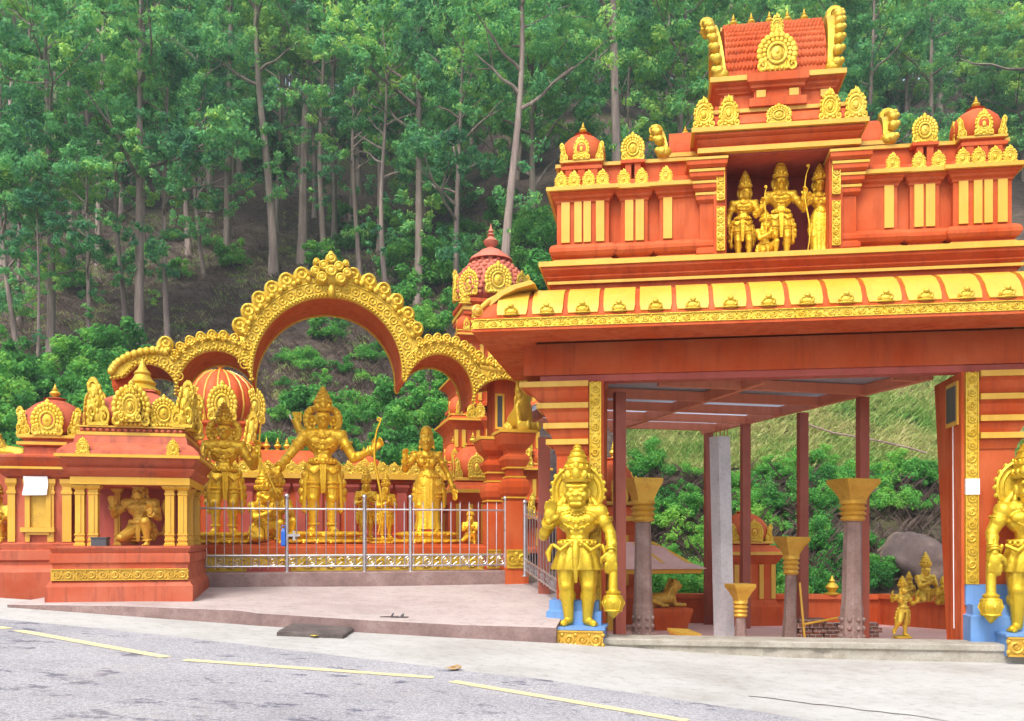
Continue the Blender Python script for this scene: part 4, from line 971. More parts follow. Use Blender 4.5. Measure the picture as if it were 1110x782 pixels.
# ------------------------------------------------------------------ statues in the gate's niche
def std_male(**k):
    d = pose(hs=1.12, crown=0.95, halo=0.10, elL=(-0.245, 0.0, 0.61), wrL=(-0.30, -0.13, 0.52), haL=((-0.3, -0.6, -0.5), (0.6, 0, 0.6), (0.3, -0.8, 0.2), 0.9),
             elR=(0.25, -0.01, 0.62), wrR=(0.265, -0.15, 0.70), haR=((0.1, -0.3, 1), (-0.5, -0.5, 0), (-1, 0, 0.1), 0.9), sash=(0.30, 0.26, 0.15))
    d.update(k); return d
def std_fem(**k):
    d = pose(fem=True, hs=1.12, crown=0.85, halo=0.09, sway=0.015, elL=(-0.20, 0.02, 0.62), wrL=(-0.165, -0.12, 0.68), haL=((0.0, -0.2, 1), (0.2, -1, 0), (1, 0, 0.1), 0.5),
             elR=(0.215, 0.02, 0.60), wrR=(0.265, -0.02, 0.44), haR=((0.25, -0.1, -1), (-0.5, -0.5, 0), (0, -1, 0), 0.3),
             skirt=((0.008, 0.0), [(0.085, 0.62), (0.118, 0.55), (0.135, 0.47), (0.125, 0.30), (0.118, 0.12), (0.135, 0.03)], 60, 10, 0.06, 0.78), belt_r=0.10, sash=(0.26, 0.42, 0.10))
    d.update(k); return d
NF = 0.40
def niche(px, py, Hh, P, label, extra=None, voxel=0.010):
    u, z = GF.P(px, py, NF); p = GF.W(u, NF, 0)
    return figure('deity_statue', (p.x, p.y, 5.822), GF.rot, Hh*1.06, P, M['gold_deep'], label, 'statue', 'statues in the upper niche', voxel, None, extra)
niche(846, 270, 1.16, std_male(), 'crowned gold archer statue in the middle of the upper niche', [('bow', bow_mb(0.285, -0.17, 0.02, 1.05))])
niche(806, 272, 1.04, std_male(sway=-0.02, turn=0.45, hx=0.015, elL=(-0.2, 0.03, 0.60), wrL=(-0.2, -0.02, 0.45), haL=((0, -0.2, -1), (1, 0, 0), (0, -1, 0), 0.4), elR=(0.19, -0.06, 0.61), wrR=(0.245, -0.17, 0.68)), 'slim gold statue at the left of the upper niche turning towards the archer', [('bow', bow_mb(0.265, -0.20, 0.25, 0.92, 0.01))])
niche(889, 266, 1.10, std_fem(sway=0.03), 'gold goddess statue at the right of the upper niche with one arm lowered')
def kneeler(name, loc, rz, S, mat, label, group=None, monkey=True, folded=True, voxel=0.010, ped=None, crown=0.8, halo=0, extra=None):
    P = dict(monkey=monkey, bulk=1.08, hs=1.25, crown=crown, halo=halo, dz=-0.30, knL=(-0.16, -0.17, 0.09), anL=(-0.10, 0.10, 0.06), toL=(-0.10, 0.3, 0), knR=(0.11, -0.21, 0.27), anR=(0.12, -0.16, 0.045), toR=(0.14, -0.4, 0), belt_r=0.112)
    if folded: P.update(elL=(-0.17, -0.08, 0.33), wrL=(-0.03, -0.19, 0.40), haL=((0.1, -0.1, 1), (1, 0, 0), (0, -1, 0.2), 0.1), elR=(0.17, -0.08, 0.33), wrR=(0.03, -0.19, 0.40), haR=((-0.1, -0.1, 1), (-1, 0, 0), (0, -1, 0.2), 0.1))
    else: P.update(elL=(-0.27, -0.03, 0.34), wrL=(-0.255, -0.16, 0.44), haL=((-0.15, -0.2, 1), (0.2, -1, 0), (1, 0, 0.1), 0.35), elR=(0.21, -0.05, 0.31), wrR=(0.16, -0.20, 0.36), haR=((0.1, -0.3, 0.9), (-0.3, -1, 0), (-1, 0, 0), 0.5))
    P['sash'] = (0.14, 0.16, 0.10)
    return figure(name, loc, rz, S, P, mat, label, 'statue', group, voxel, ped, extra)
u, z = GF.P(829, 271, 0.3); p = GF.W(u, 0.3, 0)
kneeler('kneeling_statue', (p.x, p.y, 5.822), GF.rot + 0.5, 0.80, M['gold_deep'], 'small gold kneeling devotee statue at the archer\'s feet in the upper niche', 'statues in the upper niche', voxel=0.013)

# ------------------------------------------------------------------ the scalloped triple arch
AF = Frame(358, 16.2, 325)
TH = 1.5
def apt(px, py, d=0.0): return AF.P(px, py, d)
def arc_px(c, rx, ry, a0, a1, n):
    return [(c[0] + rx*math.cos(R(a0 + (a1-a0)*i/n)), c[1] - ry*math.sin(R(a0 + (a1-a0)*i/n))) for i in range(n + 1)]
# lower outline left to right, in plane metres
lowpx = [(121, 412), (135, 409)] + arc_px((158, 428), 34, 33, 110, 0, 12)[0:] 
lowpx += arc_px((233, 424), 41, 44, 172, 18, 22) + [(273, 414)]
cen = arc_px((355, 404), 81, 82, 184, -4, 40)
lowpx += cen
lowpx += [(438, 414)] + arc_px((476, 428), 37, 44, 160, -8, 22)
lowpx += [(513, 438)] + arc_px((546, 437), 32, 26, 172, 62, 10) + [(569, 412)]
upx = [(121, 402), (128, 393), (140, 385), (155, 381), (170, 380), (180, 382), (186, 392), (192, 384), (205, 374), (222, 368), (240, 366), (256, 369), (264, 372), (266, 362), (276, 342), (290, 325), (308, 312), (330, 303), (358, 300), (384, 303), (406, 311), (424, 325), (438, 344), (446, 364), (452, 372), (466, 369), (484, 371), (500, 379), (512, 391), (518, 400), (526, 396), (545, 398), (569, 401)]
low = [apt(*p) for p in lowpx]; up = [apt(*p) for p in upx]
arch = empty('triple_arch', (AF.O.x, AF.O.y, 0), AF.rot, 'yellow scalloped triple arch with red undersides spanning the statue court', 'arch')
poly = low + up[::-1]
MB().prism(poly, 0.0, 0.10).build('arch_face', M['gold_orn'], arch)
MB().prism(poly, TH - 0.10, TH).build('arch_back_face', M['gold_orn'], arch)
inner = [(x, z) for x, z in low]
mb = MB(); rr = []
def offset_poly(P, o):
    out = []; n = len(P)
    for i in range(n):
        a, b = Vector(P[i-1]), Vector(P[(i+1) % n]); t = (b-a); t = t.normalized() if t.length > 1e-6 else Vector((1, 0)); out.append((P[i][0] - t.y*o, P[i][1] + t.x*o))
    return out
core = offset_poly(poly, 0.02)
MB().prism(core, 0.095, TH - 0.095).build('arch_core', M['red'], arch)
# beaded inner rim, row of rosettes, scallop crest
mb = MB()
def walk(pts, step):
    out = []; acc = 0
    for a, b in zip(pts, pts[1:]):
        a, b = Vector(a), Vector(b); L = (b-a).length
        if L < 1e-6: continue
        while acc < L: out.append((a + (b-a)*acc/L, (b-a)/L)); acc += step
        acc -= L
    return out
for p, t in walk(low, 0.062):
    n = Vector((-t.y, t.x)); q = p + n*0.03; mb.ell((q.x, -0.01, q.y), (0.026, 0.035, 0.026), 7, 5)
mb.build('bead_rim', M['gold_orn'], arch, 60)
ros = MB()
def ros_arc(c, rx, ry, a0, a1, n):
    for i in range(n):
        a = R(a0 + (a1-a0)*(i+0.5)/n); x, z = apt(c[0] + rx*math.cos(a), c[1] - ry*math.sin(a))
        ros.torus((x, -0.012, z), 0.066, 0.013, 12, 5); ros.ell((x, -0.01, z), (0.026, 0.02, 0.026), 7, 5)
ros_arc((355, 404), 90.5, 92, 178, 2, 27); ros_arc((233, 424), 48, 51, 158, 35, 12); ros_arc((476, 428), 44, 51, 145, 20, 12); ros_arc((158, 428), 41, 41, 118, 20, 6); ros_arc((546, 437), 38, 33, 150, 68, 5)
ln = MB()
for c, rx, ry, a0, a1 in (((355, 404), 97, 99, 174, 6), ((355, 404), 84.5, 86, 178, 2), ((233, 424), 53, 56.5, 150, 40), ((476, 428), 49.5, 56.5, 140, 26)):
    ln.tube([(apt(*q)[0], -0.008, apt(*q)[1]) for q in arc_px(c, rx, ry, a0, a1, 40)], 0.018, 5)
ros.v, ros.f = (ros.v, ros.f); ros.add(ln.v, ln.f); ros.build('rosette_band', M['gold_orn'], arch, 60)
cr = MB()
def scallop(px, py, w, ang, big=True):
    x, z = apt(px, py); n = Vector((math.cos(ang), math.sin(ang))); t = Vector((-n.y, n.x))
    for s in (0.06, TH - 0.06):
        c = Vector((x, z)) + n*w*0.16
        ax = Matrix(((t.x, 0, n.x), (0, 1, 0), (t.y, 0, n.y)))
        cr.ell((c.x, s, c.y), (w*0.50, 0.08, w*0.60), 10, 7, ax)
        if s < 0.3:
            c2 = c + n*w*0.22; cr.torus((c2.x, s-0.07, c2.y), w*0.27, w*0.07, 12, 5); cr.ell((c2.x, s-0.07, c2.y), w*0.13, 6, 5)
            for q in (-1, 1):
                c3 = c + t*q*w*0.26 - n*w*0.18; cr.ell((c3.x, s-0.10, c3.y), (w*0.16, 0.05, w*0.16), 6, 5)
def scallop_arc(c, rx, ry, a0, a1, n, w):
    for i in range(n):
        a = R(a0 + (a1-a0)*i/(n-1)); scallop(c[0] + rx*math.cos(a), c[1] - ry*math.sin(a), w, a)
scallop_arc((355, 404), 100, 103, 152, 105, 6, 0.34); scallop_arc((355, 404), 100, 103, 75, 26, 6, 0.34)
scallop_arc((233, 424), 56, 57, 140, 58, 8, 0.21); scallop_arc((476, 428), 52, 58, 112, 40, 8, 0.21)
for px, py, w, a in ((178, 378, 0.30, 80), (190, 388, 0.2, 100), (519, 392, 0.28, 85), (531, 395, 0.2, 80), (540, 398, 0.2, 80), (268, 360, 0.22, 150), (442, 352, 0.22, 25)): scallop(px, py, w, R(a))
cr.build('scallop_crest', M['gold_orn'], arch, 60)
tl = MB()
pts = [(apt(px, py)[0], 0.02, apt(px, py)[1]) for px, py in [(121, 402), (126, 394), (138, 386), (154, 381), (170, 379), (180, 381)]]
tl.tube(pts, [0.03, 0.045, 0.055, 0.055, 0.05, 0.04], 8)
for i in range(13):
    t = i/12*4.999; k = int(t); q = Vector(pts[k]).lerp(Vector(pts[k+1]), t-k); tl.ell((q.x, -0.02, q.z - 0.01), (0.065, 0.06, 0.075), 8, 5)
tl.build('tail_scroll', M['gold_orn'], arch, 60); tl = MB()
pts = [(apt(px, py)[0], 0.02, apt(px, py)[1]) for px, py in [(520, 397), (532, 400), (548, 402), (569, 404)]]; tl.tube(pts, [0.05, 0.06, 0.06, 0.05], 8)
tl.build('tail_scroll', M['gold_orn'], arch, 60)
x, z = apt(359, 307); kz = MB()
kz.ell((x, 0.1, z+0.12), (0.26, 0.22, 0.20), 14, 9)
for dx, dz, r_ in ((-0.16, 0.06, 0.12), (0.16, 0.06, 0.12), (-0.13, 0.27, 0.11), (0.13, 0.27, 0.11), (0, 0.40, 0.11), (0, 0.18, 0.13), (-0.27, 0.17, 0.10), (0.27, 0.17, 0.10), (-0.25, 0.33, 0.07), (0.25, 0.33, 0.07)):
    kz.ell((x+dx, -0.03, z+dz), (r_, 0.14, r_), 10, 7); kz.torus((x+dx, -0.14, z+dz), r_*0.6, r_*0.2, 12, 5)
kz.ell((x, -0.05, z-0.16), (0.07, 0.07, 0.13), 8, 6); kz.ell((x, 0.1, z+0.50), (0.06, 0.06, 0.10), 8, 6)
kz.build('crown_ornament', M['gold_orn'], arch, 60)

# pillars carrying the arch's right end
def stack_pillar(mb, me, x0, x1, y0, y1, zb, zt, cap=0.14):
    h = zt - zb; w = x1 - x0
    mb.mould(x0, x1, y0, y1, [(0.03, zb), (0.03, zb+0.35), (0.0, zb+0.36), (0, zb+h*0.56)])
    z0 = zb + h*0.56
    mb.mould(x0, x1, y0, y1, [(-0.03, z0), (-0.03, z0+h*0.02), (0.03, z0+h*0.05), (0.05, z0+h*0.09), (0.03, z0+h*0.13), (-0.05, z0+h*0.16), (-0.05, z0+h*0.20), (0.0, z0+h*0.23), (0.05, z0+h*0.27), (0.04, z0+h*0.29), (-0.02, z0+h*0.31), (-0.02, z0+h*0.33), (cap*0.6, z0+h*0.37), (cap, z0+h*0.425), (cap, z0+h*0.44)])
    for k, o in ((0.02, -0.012), (0.155, -0.03), (0.215, -0.02)): me.mould(x0, x1, y0, y1, [(o, z0+h*k-0.008), (o+0.02, z0+h*k-0.006), (o+0.02, z0+h*k+0.022), (o, z0+h*k+0.024)], cap=False)
    me.mould(x0, x1, y0, y1, [(cap, z0+h*0.4405), (cap+0.02, z0+h*0.441), (cap+0.02, z0+h*0.46), (cap, z0+h*0.462)])
for k, (a, b, d0, py, lab) in enumerate(((549.5, 571, -0.15, 470, 'front red moulded pillar with gold relief panel beside the railing end'), (528, 549, 0.45, 478, 'rear red moulded pillar standing just behind the railing end under the arch'))):
    x0 = AF.x(a, d0); x1 = AF.x(b, d0); zt = AF.P(560, py, d0)[1]; zb = 0.80
    mb = MB(); me_ = MB(); stack_pillar(mb, me_, x0, x1, d0, d0 + (x1-x0)*1.2, zb, zt)
    rt = empty('arch_pillar', (AF.O.x, AF.O.y, 0), AF.rot, lab, 'pillar', 'pillars under the right end of the arch')
    mb.build('shaft', M['red'], rt); me_.build('capital_edge', M['yellow'], rt)
    s = MB(); z0 = AF.P(560, 616, d0)[1]; z1 = AF.P(560, 596, d0)[1]; scroll_strip(s, x0-0.005, x1+0.005, d0-0.035, z0, z1, 0.2); s.build('relief_panel', M['gold_orn'], rt, 40)
x0 = AF.x(124, 0.3); x1 = AF.x(143, 0.3); lp = empty('arch_pillar', (AF.O.x, AF.O.y, 0), AF.rot, 'red pillar under the left end of the arch, only its top showing behind the columned shrine', 'pillar')
mb = MB(); me_ = MB(); stack_pillar(mb, me_, x0, x1, 0.3, 1.1, 0.6, AF.P(130, 402, 0.3)[1], 0.05); mb.build('shaft', M['red'], lp); me_.build('capital_edge', M['yellow'], lp)
# block above the pillars with a small framed opening
rb = empty('arch_springer', (AF.O.x, AF.O.y, 0), AF.rot, 'red block with a small yellow framed slot between arch end and pillar top', 'masonry block')
x0, x1 = AF.x(536, 0.3), AF.x(573, 0.3); zt = AF.P(560, 404, 0.3)[1]; zb_ = AF.P(560, 474, 0.3)[1]
MB().box(x0, x1, 0.3, 1.0, zb_, zt).build('block', M['red'], rb)
xm = AF.x(541.5, 0.3); q = MB(); zz = AF.P(560, 447, 0.3)[1]
for a, b, c, d in ((xm-0.085, xm-0.05, zz-0.33, zz+0.33), (xm+0.05, xm+0.085, zz-0.33, zz+0.33), (xm-0.05, xm+0.05, zz+0.29, zz+0.33), (xm-0.05, xm+0.05, zz-0.33, zz-0.29)): q.box(a, b, 0.26, 0.31, c, d)
fr = q.build('slot_frame', M['yellow'], rb); MB().box(xm-0.05, xm+0.05, 0.285, 0.299, zz-0.29, zz+0.29).build('slot_panel', M['black'], fr)

# lions: reclining with raised maned head
def lion(name, loc, rz, S, mat, label, group=None, mane=True, sit=0.0):
    root = empty(name, loc, rz, label, 'lion statue', group)
    mb = MB()
    mb.cap((0.34, 0, 0.22), (-0.10, 0, 0.26), 0.20, 0.21, 14, 4); mb.ell((0.40, -0.08, 0.19), (0.19, 0.14, 0.19)); mb.ell((0.40, 0.08, 0.19), (0.19, 0.14, 0.19))
    mb.cap((-0.10, 0, 0.28), (-0.26, 0, 0.52), 0.19, 0.16, 12, 4); mb.ell((-0.34, 0, 0.66), (0.17, 0.15, 0.16)); mb.ell((-0.48, 0, 0.62), (0.10, 0.09, 0.08)); mb.cap((-0.50, 0, 0.57), (-0.45, 0, 0.55), 0.06)
    mb.ell((-0.575, 0, 0.645), (0.03, 0.045, 0.03))
    for q in (-1, 1):
        mb.cap((-0.20, q*0.14, 0.30), (-0.28, q*0.15, 0.07), 0.085, 0.06); mb.cap((-0.28, q*0.15, 0.07), (-0.55, q*0.14, 0.055), 0.06, 0.055); mb.ell((-0.58, q*0.14, 0.06), (0.08, 0.07, 0.06))
        mb.cap((0.46, q*0.20, 0.20), (0.20, q*0.22, 0.08), 0.10, 0.06); mb.cap((0.20, q*0.22, 0.06), (0.02, q*0.22, 0.055), 0.06, 0.05)
        mb.ell((-0.30, q*0.13, 0.80), (0.045, 0.04, 0.055)); mb.ell((-0.46, q*0.07, 0.70), (0.03, 0.03, 0.025)); mb.ell((-0.42, q*0.09, 0.74), (0.05, 0.03, 0.02))
        for k in range(9):
            a = R(-80 + 22*k); mb.ell((-0.28 + 0.02*(k % 2), q*(0.13 + 0.07*math.cos(a)), 0.62 + 0.17*math.sin(a)), (0.07, 0.05, 0.055))
        for k in range(5): mb.ell((-0.17 + 0.03*k, q*0.15, 0.60 - 0.06*k), (0.06, 0.05, 0.06))
    mb.tube([(0.52, 0, 0.15), (0.66, -0.05, 0.20), (0.66, -0.10, 0.40), (0.56, -0.12, 0.50)], [0.045, 0.035, 0.03, 0.05], 8)
    def bend(v):      # raise the forequarters for a sitting pose
        t = sstep(0.35, -0.45, v[0])*sit; up = sstep(0.0, 0.3, v[2]); return (v[0] + 0.22*t, v[1], v[2]*(1 + 0.55*t) + 0.12*t*up)
    mb.v = [bend(v) for v in mb.v]
    scaled(mb, S); me = fuse(mb, 'body', 0.017*S, 1, 0.4); me.materials.append(mat); link('body', me, root)
    if mane:
        m2 = MB(); 
        for q in (-1, 1):
            for k in range(3): m2.spiral((-0.24 + 0.05*k, 0, 0.66 - 0.11*k), 0.055, 0.012, 1.3, 0.020, 12, q*0.20, 0.5, q)
        m2.v = [bend(v) for v in m2.v]; scaled(m2, S).build('mane_curls', mat, root, 60)
    return root
x, z = AF.P(570, 468, -0.05); p = AF.W(x - 0.02, 0.12, z)
lion('lion_statue', p, R(128), 0.86, M['gold_orn'], 'gold maned lion statue sitting on top of the arch pillar capital', sit=1.0)
# ------------------------------------------------------------------ shrines on the left
SF = Frame(130, 13.05, 325)
def shrine_S2():
    rt = empty('statue_shrine', (SF.O.x, SF.O.y, 0), SF.rot, 'open red and yellow columned shrine housing a kneeling statue, in front at left', 'shrine')
    dep_ = [13.05]; Z = lambda py, d=0: EYE + (583-py)*dep_[0]/1000
    hw = 0.88; D = 2.6; HB = 0.93; red = M['red_old']
    # base: plinth mouldings (z from pixel rows of the front face)
    mb = MB(); mb.mould(-hw, hw, 0.10, D, [(0.10, 0.70), (0.10, Z(636)), (0.085, Z(635)), (0.06, Z(631.5)), (0.04, Z(629.5)), (0.02, Z(618)), (0.02, Z(612)), (0.05, Z(610)), (0.05, Z(601)), (0.02, Z(600)), (0.06, Z(594.5)), (0.06, Z(592.5)), (-0.02, Z(592.4))])
    mb.build('base', red, rt)
    s = MB(); scroll_strip(s, -hw-0.03, hw+0.03, 0.035, Z(629), Z(617), 0.15); s.build('base_frieze', M['gold_dull'], rt, 40)
    s = MB(); scroll_strip(s, 0.0, D-0.1, -0.0, Z(629), Z(617), 0.15); o = s.build('base_frieze', M['gold_dull'], rt, 40); o.location = (hw+0.065, 0.10, 0); o.rotation_euler = (0, 0, R(90))
    zb = Z(592.2); dep_[0] = 13.55; zt = Z(526); DU = 2.1; before = len(rt.children)
    # columns
    def column(x, y, w=0.15):
        mb = MB(); h = zt - zb
        mb.mould(x-w/2, x+w/2, y-w/2, y+w/2, [(0.02, zb), (0.02, zb+0.03), (0.0, zb+0.04), (0.0, zb+0.07), (0.012, zb+0.075), (0.012, zb+0.10), (0, zb+0.105), (0, zb+0.15), (0.012, zb+0.155), (0.012, zb+0.175), (0, zb+0.18), (0, zt-0.14), (0.012, zt-0.135), (0.012, zt-0.11), (0, zt-0.105), (0, zt-0.07), (0.015, zt-0.06), (0.04, zt-0.04), (0.055, zt-0.015), (0.055, zt)])
        mb.box(x-w*0.12, x+w*0.12, y-w/2-0.012, y-w/2+0.01, zb+0.19, zt-0.15)
        return mb.build('column', M['yellow'], rt)
    for x in (-0.86, -0.64, 0.64, 0.86):
        column(x, 0.20); column(x, DU-0.15)
    for x in (-0.45, 0.98 - 0.12): column(x, 1.15, 0.10)
    mb = MB(); mb.box(-0.86, 0.60, DU-0.25, DU-0.2, zb, zt); mb.build('back_panel', M['red_dark'], rt)
    # entablature, roof slab, roll cornice
    mb = MB(); mb.mould(-HB, HB, 0.10, DU, [(0.0, zt), (0.0, Z(521)), (0.05, Z(520)), (0.05, Z(517)), (0.14, Z(511)), (0.17, Z(508)), (0.10, Z(507)), (0.19, Z(497.5)), (0.25, Z(496)), (0.25, Z(494)), (0.23, Z(490)), (0.13, Z(484)), (0.02, Z(480)), (0.0, Z(473)), (0.0, Z(472))])
    en = mb.build('entablature', red, rt)
    e = MB(); e.mould(-HB, HB, 0.10, DU, [(0.04, zt+0.005), (0.065, zt+0.007), (0.065, Z(517.5)), (0.04, Z(517.3))], cap=False); e.mould(-HB, HB, 0.10, DU, [(0.2, Z(497)), (0.268, Z(497)), (0.268, Z(493.8)), (0.22, Z(493.6))], cap=False)
    e.mould(-HB+0.08, HB-0.08, 0.18, DU-0.08, [(0.0, Z(472)), (0.06, Z(471.5)), (0.06, Z(468)), (0.0, Z(467.8))]); e.mould(-HB+0.08, HB-0.08, 0.18, DU-0.08, [(0.0, Z(463)), (0.05, Z(462.7)), (0.05, Z(461)), (0.0, Z(460.8))]); e.build('yellow_trim', M['yellow'], en)
    for x in (-0.74, 0.74): orn('kudu', en, x, -0.14, Z(494), 0.24, 0.24, dep=0.14)
    for y in (0.7, 1.7): orn('kudu', en, HB+0.23, y, Z(494), 0.24, 0.24, rz=R(90), dep=0.14)
    mb = MB()
    mb.mould(-HB+0.1, HB-0.1, 0.20, DU-0.1, [(0.0, Z(467.9)), (0.02, Z(467)), (0.02, Z(463.2)), (0, Z(463))])
    for i in range(17):
        x = -HB + 0.10 + i*(2*HB-0.2)/16; mb.ell((x, 0.17, Z(465.5)), (0.045, 0.035, 0.032), 8, 5)
    for i in range(18): mb.ell((HB-0.07, 0.24 + i*0.12, Z(465.5)), (0.035, 0.045, 0.032), 8, 5)
    mb.build('petal_row', M['red_old'], en, 40)
    cy = (0.1 + DU)/2
    # square dome
    zd = Z(461); hd = Z(404) - zd; mb = MB(); rr = []
    for t, r in [(0, 0.86), (0.10, 0.93), (0.25, 0.97), (0.42, 0.94), (0.60, 0.82), (0.76, 0.60), (0.88, 0.36), (0.93, 0.30), (0.95, 0.34), (1.0, 0.30)]:
        ring = []
        for j in range(32):
            a = 2*math.pi*(j+0.5)/32; k = 1/max(abs(math.cos(a)), abs(math.sin(a))); k = 1 + (k-1)*0.55
            ring.append((0.90*r*k*math.cos(a), cy + 1.0*r*k*math.sin(a), zd + hd*t*0.86))
        rr.append(ring)
    mb.rings(rr); dm = mb.build('dome', red, rt, 50)
    for i in range(3): 
        pass
    mb = MB(); mb.lathe((0, cy, zd + hd*0.80), [(0.30, 0), (0.34, 0.05), (0.26, 0.09), (0.22, 0.14), (0.25, 0.18), (0.18, 0.23), (0.14, 0.30), (0.16, 0.33), (0.09, 0.39), (0.05, 0.47), (0.01, 0.56)], 20); mb.build('dome_finial', M['gold_orn'], dm, 50)
    orn('shell', dm, 0.0, 0.13, zd, 0.62, 0.66, dep=0.5); orn('kudu', dm, 0.0, 0.02, zd + 0.05, 0.40, 0.52, dep=0.4)
    for s in (-1, 1):
        orn('crest', dm, 0.86 if s > 0 else -0.56, 0.20, zd, s*0.46, 0.70, dep=0.40)
        if s > 0: orn('shell', dm, 0.54, 0.17, zd, 0.46, 0.48, dep=0.3)
        orn('shell', dm, s*0.92, cy, zd, 0.6, 0.66, rz=s*R(90), dep=0.4); orn('crest', dm, s*0.82, DU-0.2, zd, s*0.5, 0.74, dep=0.45)
    orn('crest', dm, 0.90, 0.75, zd, 0.5, 0.62, rz=R(70), dep=0.5)
    dep_[0] = 13.05
    for o_ in list(rt.children)[before:]: o_.location.y = 0.5; o_.location.x = 0.05; o_.scale.x = 0.83
    p = SF.W(0.10, 1.10, Z(592.4))
    kneeler('kneeling_statue', p, SF.rot - 0.12, 1.36, M['gold_dull'], 'weathered kneeling monkey statue with raised hand inside the columned shrine', None, True, False, 0.0075, None, 0.7, 0.0,
        [('tail', MB().tube([(0.05, 0.10, 0.12), (0.22, 0.12, 0.14), (0.27, 0.08, 0.30), (0.23, 0.05, 0.44), (0.26, 0.04, 0.52)], [0.03, 0.028, 0.025, 0.022, 0.02], 8))])
    # little offering box at its feet
    b = MB(); p = SF.W(-0.34, 0.42, 0); b.mould(p.x-0.11, p.x+0.11, p.y-0.06, p.y+0.06, [(0, Z(592.2)), (0, Z(584)), (0.012, Z(583.8)), (0.012, Z(582.6)), (0, Z(582.4))])
    tag(b.build('offering_box', M['black']), 'small dark metal box on the columned shrine floor by the kneeling statue', 'box')
shrine_S2()
def shrine_S1():
    F = Frame(44, 14.6, 325); Z = lambda py: EYE + (583-py)*14.6/1000; red = M['red_old']
    rt = empty('niche_shrine', (F.O.x, F.O.y, 0), F.rot, 'closed red shrine with a yellow framed wall niche, behind at far left', 'shrine')
    x0, x1 = F.x(9), F.x(78); D = 1.3
    mb = MB(); mb.mould(x0, x1, 0.0, D, [(0.20, 0.6), (0.20, Z(620)), (0.17, Z(617)), (0.10, Z(613)), (0.10, Z(609)), (0.14, Z(607)), (0.14, Z(597)), (0.08, Z(596)), (0.10, Z(590)), (0.02, Z(588)), (0.0, Z(588)), (0, Z(519)), (0.05, Z(517)), (0.16, Z(509)), (0.16, Z(508)), (0.10, Z(506)), (0.17, Z(500)), (0.2, Z(497)), (0.2, Z(495)), (-0.05, Z(492))])
    mb.mould(x0+0.18, x1-0.18, 0.15, D-0.15, [(0, Z(493)), (0, Z(484)), (0.06, Z(482)), (0.06, Z(479)), (0.02, Z(478))]); 
    for i in range(9): mb.box(x0+0.22+i*(x1-x0-0.5)/8, x0+0.28+i*(x1-x0-0.5)/8, 0.12, 0.2, Z(493), Z(484.5))
    body = mb.build('shrine_body', red, rt)
    e = MB(); e.mould(x0, x1, 0, D, [(0.14, Z(509.5)), (0.18, Z(509.3)), (0.18, Z(506.8)), (0.12, Z(506.6))], cap=False); e.mould(x0+0.18, x1-0.18, 0.15, D-0.15, [(0.03, Z(482)), (0.085, Z(481.8)), (0.085, Z(478.5)), (0.02, Z(478.3))]); e.build('yellow_trim', M['yellow'], body)
    for a, b in ((9, 17), (52, 59), (68, 78), (28, 33)):
        c, d = F.x(a), F.x(b); q = MB(); q.mould(c, d, -0.04, 0.05, [(0.0, Z(587.5)), (0, Z(536)), (0.015, Z(535.5)), (0.015, Z(532.5)), (0, Z(532)), (0, Z(528)), (0.03, Z(524)), (0.03, Z(519.5))]); q.build('pilaster', M['yellow'], rt)
    c, d = F.x(28), F.x(56); q = MB(); q.box(c-0.06, d+0.06, -0.10, 0.05, Z(577), Z(572)); q.box(c+0.02, d-0.02, -0.07, 0.05, Z(580), Z(577.1)); q.box(c, c+0.07, -0.06, 0.03, Z(571.8), Z(520)); q.box(d-0.07, d, -0.06, 0.03, Z(571.8), Z(520)); q.box(c+0.07, d-0.07, -0.06, 0.03, Z(525), Z(520))
    nf = q.build('niche_frame', M['yellow'], rt); MB().box(c+0.07, d-0.07, -0.012, -0.002, Z(571.8), Z(525)).build('niche_panel', M['gold_dull'], nf)
    sh = MB(); rr = []
    for i in range(9):
        t = i/8; rr.append([(F.x(27)+0.012*math.sin(t*5), -0.10-0.012*math.sin(t*7), Z(517)-t*(Z(517)-Z(537.5))), (F.x(53)+0.010*math.sin(t*4), -0.10+0.012*math.sin(t*6), Z(517)-t*(Z(517)-Z(537))), (F.x(53)+0.010*math.sin(t*4), -0.09+0.012*math.sin(t*6), Z(517)-t*(Z(517)-Z(537))), (F.x(27)+0.012*math.sin(t*5), -0.09-0.012*math.sin(t*7), Z(517)-t*(Z(517)-Z(537.5)))])
    sh.rings(rr); so = sh.build('white_sheet', M['white'], None); so.location = (F.O.x, F.O.y, 0); so.rotation_euler = (0, 0, F.rot); tag(so, 'plain white sheet hung over the top of the wall niche', 'notice')
    kuta(rt, (x0+x1)/2 + 0.06, D/2, Z(479.5), 0.95, Z(416) - Z(479.5) + 0.08, dep=1.0, red=red, shells='shell', ss=1.22)
shrine_S1()
def wall_left():
    F = Frame(0, 15.5, 325); Z = lambda py: EYE + (583-py)*15.5/1000
    rt = empty('boundary_wall', (F.O.x, F.O.y, 0), F.rot, 'low red wall with yellow coping running off the left edge', 'wall')
    mb = MB(); mb.mould(-3.0, F.x(12), 0, 0.5, [(0.08, 0.6), (0.08, Z(590)), (0, Z(588)), (0, Z(510)), (0.06, Z(506)), (0.06, Z(498))]); mb.build('wall_body', M['red_old'], rt)
    e = MB(); e.mould(-3.0, F.x(12), 0, 0.5, [(0.062, Z(506)), (0.085, Z(505.8)), (0.085, Z(500)), (0.062, Z(499.8))]); e.build('coping', M['yellow'], rt)
    p = F.W(F.x(2), -0.3, Z(588)); 
    kneeler('kneeling_statue', p, F.rot, 1.15, M['gold_orn'], 'gold crouching attendant statue cut off by the left edge of the photo', None, True, True, 0.012)
    p = F.W(F.x(4), 0.2, Z(498)); lion('lion_statue', p, F.rot, 0.55, M['gold_orn'], 'little gold lion on the wall coping at the far left edge')
wall_left()

